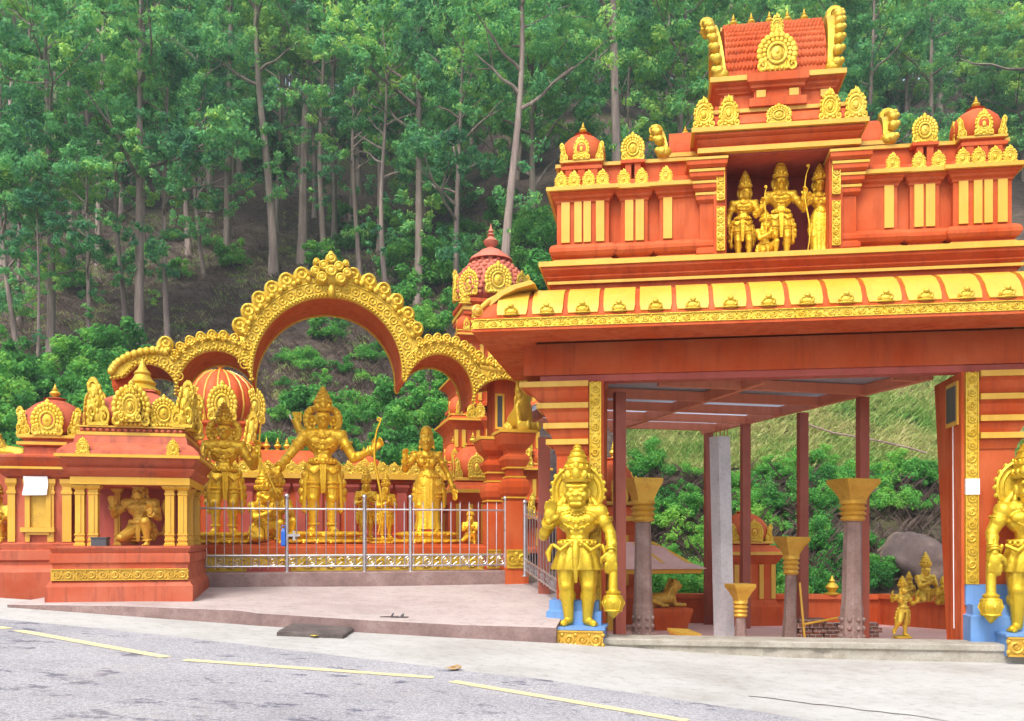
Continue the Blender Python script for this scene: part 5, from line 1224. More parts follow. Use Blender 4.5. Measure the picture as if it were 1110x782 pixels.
# ------------------------------------------------------------------ court behind the railing: step, plinth with frieze, big statues
step = MB(); x0, x1 = AF.x(222, 0), AF.x(549, 0)
step.mould(x0, x1, -0.12, 0.5, [(0, 0.5), (0, 1.085), (-0.015, 1.10)])
o = step.build('railing_step', M['curb']); o.location = (AF.O.x, AF.O.y, 0); o.rotation_euler = (0, 0, AF.rot); tag(o, 'stained purple brown concrete step under the steel railing', 'step')
pt = empty('statue_plinth', (AF.O.x, AF.O.y, 0), AF.rot, 'long low red plinth with a gold frieze behind the railing', 'plinth')
zf0, zf1, zf2, zt_ = 1.15, 1.37, 1.52, 1.60
mb = MB(); x1 = AF.x(524, 0.6); mb.mould(x0-0.3, x1, 0.62, 3.2, [(0, 0.8), (0, zf1+0.02), (0.05, zf1+0.04), (0.05, zf2), (0.02, zf2+0.02), (0.02, 1.575), (-0.05, 1.58)]); mb.build('plinth_body', M['red'], pt)
s = MB(); scroll_strip(s, x0-0.25, x1, 0.585, zf0-0.05, zf1, 0.42); s.build('plinth_frieze', M['gold_orn'], pt, 40)
mb = MB(); mb.box(x0-0.28, x1+0.03, 0.57, 0.6, zf1+0.002, zf1+0.036); mb.build('frieze_line', M['yellow'], pt)
mb = MB(); mb.box(AF.x(268, 0.5), AF.x(315, 0.5), 0.25, 0.6, 1.10, 1.17); o = mb.build('red_step', M['red_dark'], pt)
def court(px, py, d, S, P, mat, label, ped, extra=None, rz=0.0, voxel=0.008, name='deity_statue', grp='large statues behind the railing'):
    x = AF.x(px, d); p = AF.W(x, d, 1.578)
    return figure(name, p, AF.rot + rz, S, P, mat, label, 'statue', grp, voxel, ped, extra)
quiver = MB().tube([(-0.13, 0.07, 0.70), (-0.22, 0.08, 0.92)], [0.03, 0.035], 8)
for i in range(4): quiver.tube([(-0.21+0.012*i, 0.08, 0.90), (-0.235+0.02*i, 0.08, 0.975)], [0.008, 0.012], 5)
court(350, 585, 1.5, 2.36, std_male(hs=1.04, crown=0.84, halo=0, ears=1, elL=(-0.275, -0.02, 0.60), wrL=(-0.345, -0.13, 0.50), haL=((-0.7, -0.4, -0.35), (0.5, -0.5, 0.6), (0.3, -0.8, 0.2), 0.9), elR=(0.245, -0.03, 0.595), wrR=(0.40, -0.14, 0.665), haR=((0.6, -0.2, 0.6), (-0.3, -1, 0.2), (-1, 0, 0.6), 1.0), sash=(0.34, 0.20, 0.14)),
      M['gold_deep'], 'tallest gold crowned archer statue standing at the centre of the statue court', (1.55, 1.2, 0.24), [('bow', bow_mb(0.43, -0.17, -0.02, 0.90, 0.03)), ('quiver', quiver), ('arrow', MB().tube([(-0.40, -0.22, 0.50), (-0.50, -0.2, 0.60), (-0.36, -0.2, 0.30)], 0.008, 6))], voxel=0.0072)
court(243, 585, 1.35, 2.06, std_male(hs=1.04, crown=0.82, halo=0, ears=1, sway=0.01, elL=(-0.235, 0.02, 0.60), wrL=(-0.20, -0.04, 0.45), haL=((0.1, -0.3, -1), (1, 0, 0), (0, -1, 0), 0.5), elR=(0.25, -0.02, 0.60), wrR=(0.285, -0.15, 0.72), haR=((0.1, -0.2, 1), (-0.4, -1, 0.2), (-1, 0, 0.2), 0.9), sash=(0.32, 0.22, 0.12)),
      M['gold_deep'], 'gold crowned archer statue at left beside the columned shrine with upright bow', (1.25, 1.0, 0.22), [('bow', bow_mb(0.315, -0.17, 0.10, 1.02, 0.012))], rz=0.05, voxel=0.0078)
court(463, 585, 1.6, 1.93, std_fem(crown=0, halo=0, ears=0, bun=1, sway=0.025, hs=1.12, turn=-0.15, wrL=(-0.235, -0.15, 0.72), elL=(-0.225, 0.0, 0.63)), M['gold_deep'],
      'gold goddess statue in pleated sari with high hair bun, right of the tallest archer', (1.2, 1.0, 0.24), None, rz=-0.05, voxel=0.0085)
def kneel_at(px, d, S, label, rz, mat='gold_deep', zz=1.578, crown=0.9, ped=None, halo=0.0, monkey=True):
    p = AF.W(AF.x(px, d), d, zz); return kneeler('kneeling_statue', p, AF.rot + rz, S, M[mat], label, 'small attendant statues in the court', monkey, True, 0.011, ped, crown, halo)
kneel_at(284, 0.95, 1.45, 'gold kneeling devotee statue with folded hands between the two archers', 0.7)
kneel_at(299, 1.7, 1.62, 'second gold kneeling devotee set just behind the first one', 0.5, monkey=False)
kneel_at(510, 1.1, 0.80, 'small gold seated figure at the right end of the court near the pillars', -0.3, crown=0.7)
def small(px, d, S, label, P=None, rz=0.0, ped=(0.5, 0.4, 0.12), zz=1.578, mat='gold_deep', extra=None):
    p = AF.W(AF.x(px, d), d, zz); return figure('attendant_statue', p, AF.rot + rz, S, P or std_male(halo=0.0, crown=1.1, sash=(0.25, 0.3, 0.12)), M[mat], label, 'statue', 'small attendant statues in the court', 0.013, ped, extra)
NAM = dict(elL=(-0.19, -0.05, 0.60), wrL=(-0.03, -0.17, 0.66), haL=((0.1, -0.2, 1), (1, 0, 0), (0, -1, 0.2), 0.1), elR=(0.19, -0.05, 0.60), wrR=(0.03, -0.17, 0.66), haR=((-0.1, -0.2, 1), (-1, 0, 0), (0, -1, 0.2), 0.1))
small(397, 2.6, 1.15, 'small gold praying statue in the gap right of the tallest archer', std_male(halo=0.0, crown=1.1, sash=(0.25, 0.3, 0.12), **NAM))
small(418, 1.9, 1.05, 'small gold standing statue just left of the goddess, hands folded', std_male(halo=0.0, crown=1.0, sash=(0.25, 0.3, 0.12), **NAM), 0.3)
small(521, 3.6, 1.0, 'small gold standing statue in shade beside the rear arch pillar', std_fem(halo=0.0, sash=(0.2, 0.3, 0.1)), -0.2)

# ------------------------------------------------------------------ steel railing along the court, with a gate leaf
def railing(a, b, z0, label, n, post_idx, posts_r=0.032, group='steel railings', base_scroll=True):
    a, b = Vector(a), Vector(b); L = (b-a).length; ang = math.atan2((b-a).y, (b-a).x)
    rt = empty('steel_railing', (a.x, a.y, z0[0]), ang, label, 'railing', group); dz = (z0[1]-z0[0])/L; H = 1.27
    zz = lambda x: dz*x
    r = MB()
    for h in (0.10, 0.29, 1.10): r.tube([(0, 0, zz(0)+h), (L, 0, zz(L)+h)], 0.017, 8)
    r.build('rail', M['steel'], rt, 40)
    bars = MB()
    for i in range(n + 1):
        x = L*i/n; bars.tube([(x, 0, zz(x)+0.06), (x, 0, zz(x)+1.20), (x, 0, zz(x)+1.25)], [0.010, 0.010, 0.003], 6)
    bars.build('railing_bars', M['steel'], rt, 40)
    rg = MB()
    for i in range(n):
        if i % 2 == 0: x = L*(i+0.5)/n; rg.torus((x, 0, zz(x)+0.195), 0.075, 0.007, 18, 5); rg.torus((x, 0, zz(x)+0.195), 0.035, 0.006, 12, 5)
        else:
            x = L*(i+0.5)/n; rg.tube([(x-0.05, 0, zz(x)+0.11), (x+0.03, 0, zz(x)+0.17), (x-0.03, 0, zz(x)+0.22), (x+0.05, 0, zz(x)+0.28)], 0.006, 5)
    rg.build('railing_rings', M['steel'], rt, 40)
    for t in post_idx:
        x = L*t; p = MB(); p.tube([(x, 0, zz(x)-0.02), (x, 0, zz(x)+1.28)], posts_r, 12); p.ell((x, 0, zz(x)+1.32), 0.047, 12, 8); p.lathe((x, 0, zz(x)-0.02), [(0.06, 0), (0.06, 0.02), (0.04, 0.03)], 12); p.build('railing_post', M['steel'], rt, 40)
    return rt
fp = lambda px, d=0.0: AF.W(AF.x(px, d), d, 0)
def seg(a, b, n, label, posts): return railing(fp(a).xy, fp(b).xy, (1.10, 1.10), label, n, posts)
seg(214, 309.5, 10, 'left run of stainless steel spiked railing next to the columned shrine', [])
gl = seg(311, 395, 8, 'stainless steel railing gate leaf below the tallest archer, hung between two thick posts', [0, 1])
lk = MB(); lk.box(0.0, 0.22, -0.03, -0.01, 0.62, 0.66); lk.box(0.10, 0.14, -0.05, -0.01, 0.55, 0.72); lk.build('latch', M['steel'], gl)
seg(397, 548, 15, 'right run of stainless steel spiked railing below the goddess', [0.31, 1])
pk = MB(); p = fp(307.5, -0.02); pk.mould(p.x-0.035, p.x+0.035, p.y-0.05, p.y-0.005, [(-0.01, 1.55), (0, 1.57), (0, 1.80), (-0.02, 1.86)]); pk.torus((p.x, p.y-0.02, 1.88), 0.035, 0.008, 14, 6, (0, 1, 0.2))
tag(pk.build('padlock_cover', M['bluep']), 'blue plastic bag tied on the railing next to the gate post', 'bag')
a, b = at(569, 624, 16.6), at(606, 650, 14.4)
railing((a.x, a.y), (b.x, b.y), (a.z, b.z), 'short return of steel railing beside the left guardian statue', 12, [0, 1])
# ------------------------------------------------------------------ temple buildings behind the court
def back_hall():
    F = Frame(358, 21.5, 325); Z = lambda py: EYE + (583-py)*21.5/1000
    rt = empty('temple_hall', (F.O.x, F.O.y, 0), F.rot, 'long low red hall with vaulted roof and gold edging behind the statues', 'temple')
    x0, x1 = F.x(180), F.x(480); mb = MB()
    mb.mould(x0, x1, 0, 4, [(0.1, 0.8), (0.1, Z(580)), (0, Z(578)), (0, Z(526)), (0.06, Z(524)), (0.12, Z(520))])
    wall = mb.build('hall_wall', M['red'], rt)
    for i in range(16):
        x = x0 + (i+0.5)*(x1-x0)/16; q = MB(); q.mould(x-0.11, x+0.11, -0.06, 0.1, [(0.04, Z(582)), (0.04, Z(578)), (0, Z(577)), (0, Z(534)), (0.06, Z(528)), (0.06, Z(525))]); q.build('pilaster', M['red_dark'], rt)
    e = MB(); e.mould(x0, x1, 0, 4, [(0.10, Z(520)), (0.20, Z(519.6)), (0.20, Z(514)), (0.0, Z(513.6))]); e.build('cornice_edge', M['yellow'], wall)
    for i in range(24): orn('kudu', wall, x0 + (i+0.5)*(x1-x0)/24, -0.15, Z(515), 0.36, 0.30, dep=0.2)
    a, b = F.x(272), F.x(347); mb = MB(); rr = []
    for x in (a, b): rr.append([(x, 1.0 - 0.8*math.cos(t)*(1 + 0.12*math.sin(t)), Z(514) + 0.62*math.sin(t)) for t in [math.pi*i/20 for i in range(21)]])
    mb.rings(rr); v = mb.build('roof_vault', M['red'], rt, 50)
    mb = MB(); mb.mould(a, b, 0.2, 1.8, [(0, Z(514)), (0.06, Z(513.6)), (0.06, Z(511)), (0, Z(510.6))]); mb.build('vault_edge', M['yellow'], v)
    for px in (281, 289, 301, 311, 322): orn('finial', v, F.x(px, 1.0), 1.0, Z(514) + 0.60, 0.22, 0.33, dep=0.22)
    for s, x in ((-1, a), (1, b)): vault_fan(rt, x, 1.0, Z(513), 0.75, 0.62, s, 0.12, 6, 0.1)
    # petalled turret right of the archer
    cx = F.x(395, 0.6); kuta(rt, cx, 0.8, Z(516), 0.85, 0.75, red=M['red'], shells='kudu')
    # big ribbed dome behind the left archer
    zb = Z(478); cx = F.x(239, 2.2); cy = 2.2
    mb = MB(); mb.mould(cx-1.0, cx+1.0, cy-1.0, cy+1.0, [(0.15, Z(514)), (0.15, Z(508)), (0, Z(506)), (0, Z(488)), (0.1, Z(484)), (0.16, Z(480)), (0.16, Z(477)), (0.0, Z(476)), (-0.15, Z(470)), (-0.15, Z(458)), (-0.05, Z(455)), (-0.05, Z(452))])
    mb.build('turret_base', M['red'], rt)
    zd = Z(452); hd = 1.38; mb = MB(); mb.lathe((cx, cy, zd), [(0.80, 0), (0.92, 0.18*hd), (0.95, 0.34*hd), (0.90, 0.54*hd), (0.76, 0.72*hd), (0.54, 0.87*hd), (0.28, 0.96*hd), (0.1, hd)], 72, 0, 1, 1, 18, 0.03); d = mb.build('dome', M['red'], rt, 60)
    rb = MB()
    for i in range(18):
        a = 2*math.pi*(i+0.5)/18; rb.tube([(cx + r*math.cos(a), cy + r*math.sin(a), zd + z*hd) for r, z in [(0.80, 0.0), (0.91, 0.18), (0.935, 0.34), (0.885, 0.54), (0.75, 0.72), (0.53, 0.87), (0.27, 0.96)]], 0.026, 5)
    rb.build('dome_ribs', M['yellow'], d, 60)
    for dx, dy, w in ((-0.62, -0.75, 0.62), (0.12, -0.98, 0.66), (0.85, -0.55, 0.5)): orn('shell', d, cx+dx, cy+dy, zd - 0.02, w, 0.95, dep=0.4)
    orn('crest', d, cx+0.72, cy-0.9, zd-1.15, 0.55, 1.35, dep=0.5); orn('crest', d, cx+0.25, cy-1.15, zd-1.2, -0.5, 1.15, dep=0.5); orn('crest', d, cx-0.75, cy-1.0, zd-0.9, -0.6, 1.15, dep=0.5)
    orn('finial', d, cx, cy, zd+hd-0.05, 0.3, 0.5, dep=0.3)
back_hall()
def tower():
    Y = 25.0; F = Frame(541, Y, 325); Z = lambda py: EYE + (583-py)*Y/1000; k = Y/1000
    rt = empty('shrine_tower', (F.O.x, F.O.y, 0), F.rot, 'tall tiered shrine tower with scaled dome behind the arch and gate', 'tower')
    tiers = [(64, 600, 545), (58, 545, 492), (52, 492, 440), (47, 440, 395), (42, 395, 350)]
    for i, (hwp, p0, p1) in enumerate(tiers):
        h = hwp*k*0.92; z0 = Z(p0); z1 = Z(p1); H = z1 - z0; mb = MB()
        mb.mould(-h, h, 0.2, 2*h+0.2, [(0.03, z0), (0.03, z0+H*0.08), (0, z0+H*0.10), (-0.05, z0+H*0.13), (-0.05, z0+H*0.50), (0.0, z0+H*0.56), (0.06, z0+H*0.62), (0.16, z0+H*0.68), (0.16, z0+H*0.72), (0.05, z0+H*0.78), (0.02, z0+H*0.86), (-0.1, z0+H*0.88), (-0.25, z1)])
        mb.mould(-h*0.32, h*0.32, 0.02, h, [(0.02, z0), (0.02, z0+H*0.1), (0, z0+H*0.12), (0, z0+H*0.52), (0.12, z0+H*0.68), (0.12, z0+H*0.74), (0, z0+H*0.76)])
        t = mb.build('tier', M['red'], rt)
        e = MB(); e.mould(-h, h, 0.2, 2*h+0.2, [(0.15, z0+H*0.68), (0.185, z0+H*0.682), (0.185, z0+H*0.725), (0.14, z0+H*0.728)])
        for q in (-0.95, -0.78, -0.45, 0.45, 0.78, 0.95): e.box(q*h-0.05, q*h+0.05, 0.19, 0.26, z0+H*0.14, z0+H*0.5)
        for q in (-0.26, 0.26): e.box(q*h-0.05, q*h+0.05, -0.01, 0.05, z0+H*0.14, z0+H*0.5)
        e.build('tier_trim', M['yellow'], t)
        for q in (-1, 1):
            kuta(rt, q*h*0.90, 0.36, z0+H*0.74, 0.50, H*0.62, crests=False); orn('crest', t, q*h*0.62, 0.12, z0+H*0.74, q*0.34, H*0.46, dep=0.3); orn('kudu', t, q*h*0.42, 0.1, z0+H*0.73, 0.32, H*0.34, dep=0.2)
        orn('shell', t, 0, -0.08, z0+H*0.76, 0.66, H*0.55, dep=0.4)
        for q in range(3): orn('shell', t, h+0.1, 0.5 + q*h*0.7, z0+H*0.74, 0.55, H*0.5, rz=R(90), dep=0.3)
    h = 40*k; zb = Z(350); mb = MB(); mb.mould(-h*0.85, h*0.85, 0.3, 2*h-0.1, [(0, zb), (0, Z(343)), (0.08, Z(340)), (0.08, Z(336)), (0.0, Z(335)), (0.0, Z(329)), (0.10, Z(326)), (0.10, Z(322)), (-0.05, Z(321))]); nk = mb.build('neck', M['red'], rt)
    e = MB(); e.mould(-h*0.85, h*0.85, 0.3, 2*h-0.1, [(0.07, Z(335.8)), (0.11, Z(335.6)), (0.11, Z(331.5)), (0.03, Z(331.3))]); e.build('neck_trim', M['yellow'], nk)
    cy = h + 0.1; zd = Z(321); hd = Z(266) - zd; mb = MB()
    prof = [(0.78, 0), (0.92, 0.10), (0.98, 0.24), (0.96, 0.40), (0.86, 0.58), (0.68, 0.74), (0.46, 0.88), (0.30, 0.96), (0.28, 1.0)]
    mb.lathe((0, cy, zd), [(r*h, z*hd) for r, z in prof], 32); d = mb.build('dome', M['salmon'], rt, 50)
    sc_ = MB()
    for i in range(9):
        t = 0.12 + 0.85*i/9; r = np.interp(t, [p[1] for p in prof], [p[0] for p in prof])*h; n = int(30*r/h)
        for j in range(n):
            a = 2*math.pi*(j + 0.5*(i % 2))/n
            if math.sin(a) > 0.3: continue
            sc_.ell((r*math.cos(a), cy + r*math.sin(a), zd + t*hd), (0.085, 0.085, 0.075), 6, 4)
    sc_.build('dome_scales', M['salmon'], d, 60)
    orn('shell', d, 0, cy-h*1.0, zd+0.10, 0.72, 0.86, dep=0.4)
    for q in (-1, 1):
        orn('shell', d, q*h*0.74, cy-h*0.62, zd+0.08, 0.62, 0.78, rz=q*R(45), dep=0.4); orn('crest', d, q*h*0.98, cy-h*0.1, zd+0.05, q*0.32, 0.85, dep=0.3); orn('shell', d, q*h*1.0, cy+0.1, zd+0.1, 0.6, 0.8, rz=q*R(90), dep=0.3)
    f = MB(); f.lathe((0, cy, Z(266)-0.02), [(0.62, -0.10), (0.55, 0.0), (0.40, 0.10), (0.28, 0.20), (0.15, 0.24), (0.10, 0.30), (0.18, 0.36), (0.22, 0.46), (0.12, 0.54), (0.07, 0.60), (0.12, 0.64), (0.05, 0.70), (0.09, 0.74), (0.03, 0.84), (0.005, 0.98)], 16); f.build('finial', M['salmon'], d, 50)
    for q in (-1, 1): orn('bud', nk, q*0.9*h, 0.2, Z(330), 0.3, 0.3, dep=0.2)
tower()
def small_shrine(px, Y, zb, zt, w, label, name='small_shrine'):
    F = Frame(px, Y, 325); rt = empty(name, (F.O.x, F.O.y, 0), F.rot, label, 'shrine', 'small domed shrines in the court'); H = zt - zb; h = w/2; mb = MB()
    mb.mould(-h, h, 0, w, [(0.10, zb), (0.10, zb+H*0.16), (0.04, zb+H*0.18), (0.0, zb+H*0.22), (0, zb+H*0.52), (0.05, zb+H*0.55), (0.13, zb+H*0.6), (0.13, zb+H*0.625), (0.02, zb+H*0.66), (0.0, zb+H*0.68)]); b = mb.build('shrine_body', M['red'], rt)
    e = MB(); e.mould(-h, h, 0, w, [(0.12, zb+H*0.60), (0.15, zb+H*0.601), (0.15, zb+H*0.627), (0.10, zb+H*0.628)])
    for q in (-0.86, -0.3, 0.3, 0.86): e.box(q*h-0.05, q*h+0.05, -0.03, 0.05, zb+H*0.23, zb+H*0.52)
    e.build('yellow_trim', M['yellow'], b); kuta(rt, 0, h, zb+H*0.66, w*1.0, H*0.40, shells='shell'); return rt
small_shrine(517, 20.0, 0.9, EYE + (583-476)*0.020, 0.95, 'small domed red shrine standing between the goddess and the rear arch pillar')
small_shrine(485, 22.5, 0.9, EYE + (583-500)*0.0225, 0.8, 'smaller dark shaded red shrine just right of the goddess')

# ------------------------------------------------------------------ court seen through the gate
fl = MB(); fl.add([(-0.2, 13.9, 0.09), (16, 12.2, 0.12), (16, 20.5, fz(20.5)), (-0.2, 22.6, fz(22.6))], [(0, 1, 2, 3)]); struct(fl.build('court_floor', M['pink']))
def low_wall(pts, zb, hts, label):
    rt = empty('boundary_wall', (pts[0][0], pts[0][1], 0), 0, label, 'wall', 'low red walls round the rear court'); o = Vector(pts[0][:2])
    for j in range(len(pts)-1):
        a, b = Vector(pts[j][:2]) - o, Vector(pts[j+1][:2]) - o; d = (b-a).normalized(); q = Vector((-d.y, d.x))*0.16
        mb = MB(); me = MB(); V = lambda p, z, s, k: (p.x + q.x*s*k, p.y + q.y*s*k, z)
        h0, h1 = hts[j], hts[j+1]
        mb.rings([[V(a, zb, -1, 1), V(a, zb, 1, 1), V(a, zb+h0-0.1, 1, 1), V(a, zb+h0-0.1, -1, 1)], [V(b, zb, -1, 1), V(b, zb, 1, 1), V(b, zb+h1-0.1, 1, 1), V(b, zb+h1-0.1, -1, 1)]])
        me.rings([[V(a, zb+h0-0.098, -1, 1.35), V(a, zb+h0-0.098, 1, 1.35), V(a, zb+h0, 1, 1.2), V(a, zb+h0, -1, 1.2)], [V(b, zb+h1-0.098, -1, 1.35), V(b, zb+h1-0.098, 1, 1.35), V(b, zb+h1, 1, 1.2), V(b, zb+h1, -1, 1.2)]])
        n = max(1, int((b-a).length/1.6))
        for i in range(n + 1):
            p = a + (b-a)*i/n; mb.rings([[V(p + d*e*0.09, zb, s, 1.22) for e, s in ((-1, -1), (1, -1), (1, 1), (-1, 1))], [V(p + d*e*0.09, zb + h0 + (h1-h0)*i/n - 0.10, s, 1.22) for e, s in ((-1, -1), (1, -1), (1, 1), (-1, 1))]])
        w = mb.build('wall_body', M['red'], rt); me.build('coping', M['red'], rt)
    return rt
pA, pB, pC, pD = at(690, 645, 21.5), at(955, 645, 20.6), at(1045, 672, 18.0), at(1150, 690, 16.4)
low_wall([pA, pB], -0.32, [0.72, 0.75], 'low red boundary wall crossing behind the canopy posts')
low_wall([(pB.x + 0.05, pB.y - 0.05), pC, pD], -0.3, [0.75, 0.80, 0.86], 'low red boundary wall coming forward at the right behind the small statues')
# pavilion with upswept roof and a lion
def pavilion():
    F = Frame(700, 17.8, 300); Z = lambda py: EYE + (583-py)*17.8/1000
    rt = empty('lion_pavilion', (F.O.x, F.O.y, 0), F.rot, 'small pavilion with upswept pink roof and yellow edge left behind the stone pillars', 'pavilion')
    x1 = F.x(758); x0 = F.x(628); prof = [(-0.02, Z(618)), (0.12, Z(617)), (0.0, Z(613.5)), (-0.16, Z(610)), (-0.32, Z(603)), (-0.5, Z(594)), (-0.7, Z(590)), (-0.74, Z(588))]
    mb = MB(); mb.mould(x0, x1, 0, 2.0, [(-0.1, Z(622)), (0.0, Z(621.5))] + prof); mb.build('roof', M['pink'], rt, 30)
    e = MB(); e.mould(x0, x1, 0, 2.0, [(-0.02, Z(622.5)), (0.03, Z(622)), (0.05, Z(617.6)), (-0.03, Z(617.2))], cap=False); e.tube([(x1, 0, Z(618)), (x1-0.35, 0.35, Z(602.5)), (x1-0.7, 0.7, Z(589))], 0.04, 6); e.tube([(x1-0.6, 0, Z(617.5)), (x1-0.85, 0.35, Z(602)), (x1-1.1, 0.7, Z(590))], 0.03, 6); e.build('roof_edge', M['yellow'], rt)
    for x in (x0+0.2, F.x(702), F.x(668)):
        q = MB(); q.box(x-0.08, x+0.08, 0.25, 0.41, -0.15, Z(622)); q.build('column', M['yellow'], rt)
    mb = MB(); a, b = F.x(709), F.x(749); mb.mould(a, b, 0.0, 0.7, [(-0.06, -0.15), (-0.06, -0.1), (0.03, Z(664)), (0.03, Z(661)), (-0.02, Z(660))])
    o = mb.build('pedestal_block', M['red'], None); o.location = (F.O.x, F.O.y, 0); o.rotation_euler = (0, 0, F.rot); tag(o, 'flared red pedestal carrying the gold lion under the pavilion eave', 'pedestal')
    p = F.W(F.x(728), 0.33, Z(660)); lion('lion_statue', p, F.rot + R(180) + 0.1, 0.66, M['gold_dull'], 'gold lion statue lying on a red pedestal under the pink pavilion roof')
pavilion()
small_shrine(818, 19.8, -0.2, EYE + (583-563)*0.0198 + 0.25, 1.0, 'small domed red shrine behind the grey post in the rear court')
small_shrine(672, 20.5, -0.25, EYE + (583-490)*0.0205, 0.95, 'tall domed red shrine just behind the gate\'s left steel post')
def canopy():
    zc = 4.00; n = Vector((-0.25, 1)).normalized(); u = Vector((n.y, -n.x)); O = Vector((6.12, 13.3)); rot = math.atan2(u.y, u.x)
    rt = empty('steel_canopy', (O.x, O.y, 0), rot, 'open steel canopy of oxide red posts and beams under the gate', 'canopy')
    Wd = 4.35; L = 7.6
    st = lambda x: 0.10 + 0.416*abs(x)
    for x in (0, -Wd/2, -Wd): MB().box(x-0.05, x+0.05, st(x)+0.03, L, zc, zc+0.17).build('long_beam', M['beam'], rt)
    for i in range(6):
        y = 0.35 + i*1.3; xl = max(-Wd-0.02, -(y-0.15)/0.416)
        MB().box(xl, 0.02, y-0.04, y+0.04, zc+0.004, zc+0.16).build('cross_beam', M['beam'], rt)
    V = [(0.2, st(0)-0.05), (0.2, L+0.1), (-Wd-0.2, L+0.1), (-Wd-0.2, st(Wd+0.2)+0.05)]
    rs = MB(); rs.rings([[(x, y, zc+0.18) for x, y in V], [(x, y, zc+0.20) for x, y in V]]); rs.build('roof_sheet', M['teal_sheet'], rt)
    # posts read off the photograph: right row and left front
    for px, Y, w in ((935, 15.1, 0.085), (870, 17.0, 0.085), (808, 18.7, 0.085), (768, 20.4, 0.085), (671.5, 14.6, 0.085)):
        X = (px-555)*Y/1000; v = Vector((X, Y)) - O; lx, ly = v.dot(u), v.dot(n)
        mb = MB(); b = w; mb.box(lx-b, lx+b, ly-b*0.75, ly-b*0.45, fz(Y), zc); mb.box(lx-b, lx+b, ly+b*0.45, ly+b*0.75, fz(Y), zc); mb.box(lx-b*0.9, lx-b*0.6, ly-b*0.46, ly+b*0.46, fz(Y), zc-0.002); mb.box(lx+b*0.6, lx+b*0.9, ly-b*0.46, ly+b*0.46, fz(Y), zc-0.002)
        mb.build('post', M['steel_red'], rt)
canopy()
# rear edge beam of the hall (1st pillar beside the arch)
def spost(px, Y, label, wtop=0.10): pass
def stone_pillar(px, Y, ytop, ycap, ybot, w, label, lean=0.0, carved=True, wc=None):
    k = Y/1000; X = (px-555)*k; zt = EYE + (583-ytop)*k; zc = EYE + (583-ycap)*k; zb = fz(Y); wc = wc or w*1.7
    rt = empty('stone_pillar', (X, Y, zb), 0.0, label, 'pillar', 'loose stone pillars with yellow capitals'); rt.rotation_euler = (0, lean, 0.25)
    H = zc - zb; mb = MB(); mb.lathe((0, 0, 0), [(w*0.54, 0), (w*0.54, H*0.03), (w*0.51, H*0.05), (w*0.49, H*0.28), (w*0.45, H*0.31), (w*0.38, H*0.98), (w*0.38, H)], 8, R(22.5)); mb.build('shaft', M['stone'], rt)
    if carved:
        c = MB()
        for j in range(3):
            for i in range(8): a = 2*math.pi*i/8; c.ell((w*0.49*math.cos(a), w*0.49*math.sin(a), H*(0.05 + 0.07*j)), (w*0.10, w*0.10, H*0.02), 8, 5)
        c.build('carving', M['stone'], rt, 50)
    t = zt - zc; c = MB(); c.lathe((0, 0, H), [(w*0.46, 0), (w*0.56, t*0.05), (w*0.46, t*0.12), (w*0.60, t*0.17), (w*0.46, t*0.24), (w*0.62, t*0.30), (w*0.46, t*0.37), (w*0.60, t*0.42), (w*0.52, t*0.5)], 16, R(22.5))
    s = 0.72; c.mould(-w*0.42, w*0.42, -w*0.42, w*0.42, [(0, H+t*0.48), (0.0, H+t*0.55), ((wc-w*0.84)/2*0.5, H+t*0.75), ((wc-w*0.84)/2, H+t*0.9), ((wc-w*0.84)/2, H+t)]); c.build('capital', M['gold_dull'], rt, 40)
stone_pillar(697, 15.2, 519, 566, 690, 0.34, 'tallest weathered stone pillar with yellow capital beside the left steel post', 0.0, True, 0.50)
stone_pillar(923, 14.6, 520, 565, 690, 0.36, 'tall tapering stone pillar with yellow capital beside the nearest right steel post', 0.012, True, 0.58)
stone_pillar(856, 15.6, 582, 623, 690, 0.24, 'medium height stone pillar with a yellow capital between the two middle steel posts', 0.02, False, 0.44)
stone_pillar(803, 14.6, 633, 669, 690, 0.20, 'short stone pillar with yellow capital in front of the grey post', -0.01, False, 0.36)
lc = MB(); lc.mould(-0.10, 0.10, -0.10, 0.10, [(0, 0), (0.02, 0.05), (0.09, 0.16), (0.09, 0.20)]); o = lc.build('loose_capital', M['gold_dull']); p = at(740, 688, 14.2); o.location = (p.x, p.y, fz(p.y)); o.rotation_euler = (0.12, 0.08, 0.4); tag(o, 'loose yellow capital lying on the floor behind the threshold slab', 'capital')
def grey_post():
    Y = 15.2; k = Y/1000; X = (785-555)*k; zt = EYE + (583-474)*k
    rt = empty('concrete_post', (X, Y, fz(Y)), 0.5, 'plain grey square concrete post with rusty rebar tips between steel posts', 'post'); rt.rotation_euler = (0, -0.028, 0.45)
    H = zt - fz(Y); mb = MB(); rr = []
    for i in range(8):
        t = i/7; w = 0.118; rr.append([(sx*w*(1 + 0.03*noise.noise(Vector((i, sx, sy)))), sy*w, H*t) for sx, sy in ((-1,-1),(1,-1),(1,1),(-1,1))])
    mb.rings(rr); mb.build('post_body', M['grey'], rt)
    r = MB()
    for a in (-0.11, -0.03, 0.05, 0.11): r.tube([(a, -0.05, H-0.02), (a+0.01, -0.05, H+0.10), (a+0.03, -0.05, H+0.16)], 0.008, 5)
    r.build('rebar', M['steel_red'], rt)
grey_post()
bk = empty('brick_stack', (at(912, 690, 15.8).x, 15.8, fz(15.8)), 0.1, 'stack of old red bricks with a pole beside the tapering stone pillar', 'bricks')
rnd = random.Random(3); mb = MB()
for j in range(4):
    for i in range(6 if j < 3 else 2):
        x = -0.85 + i*0.25 + 0.06*(j % 2); mb.box(x+rnd.uniform(-.01,.01), x+0.225, -0.1+rnd.uniform(-.02,.02), 0.12, j*0.085, j*0.085+0.078)
mb.build('bricks', M['brick'], bk)
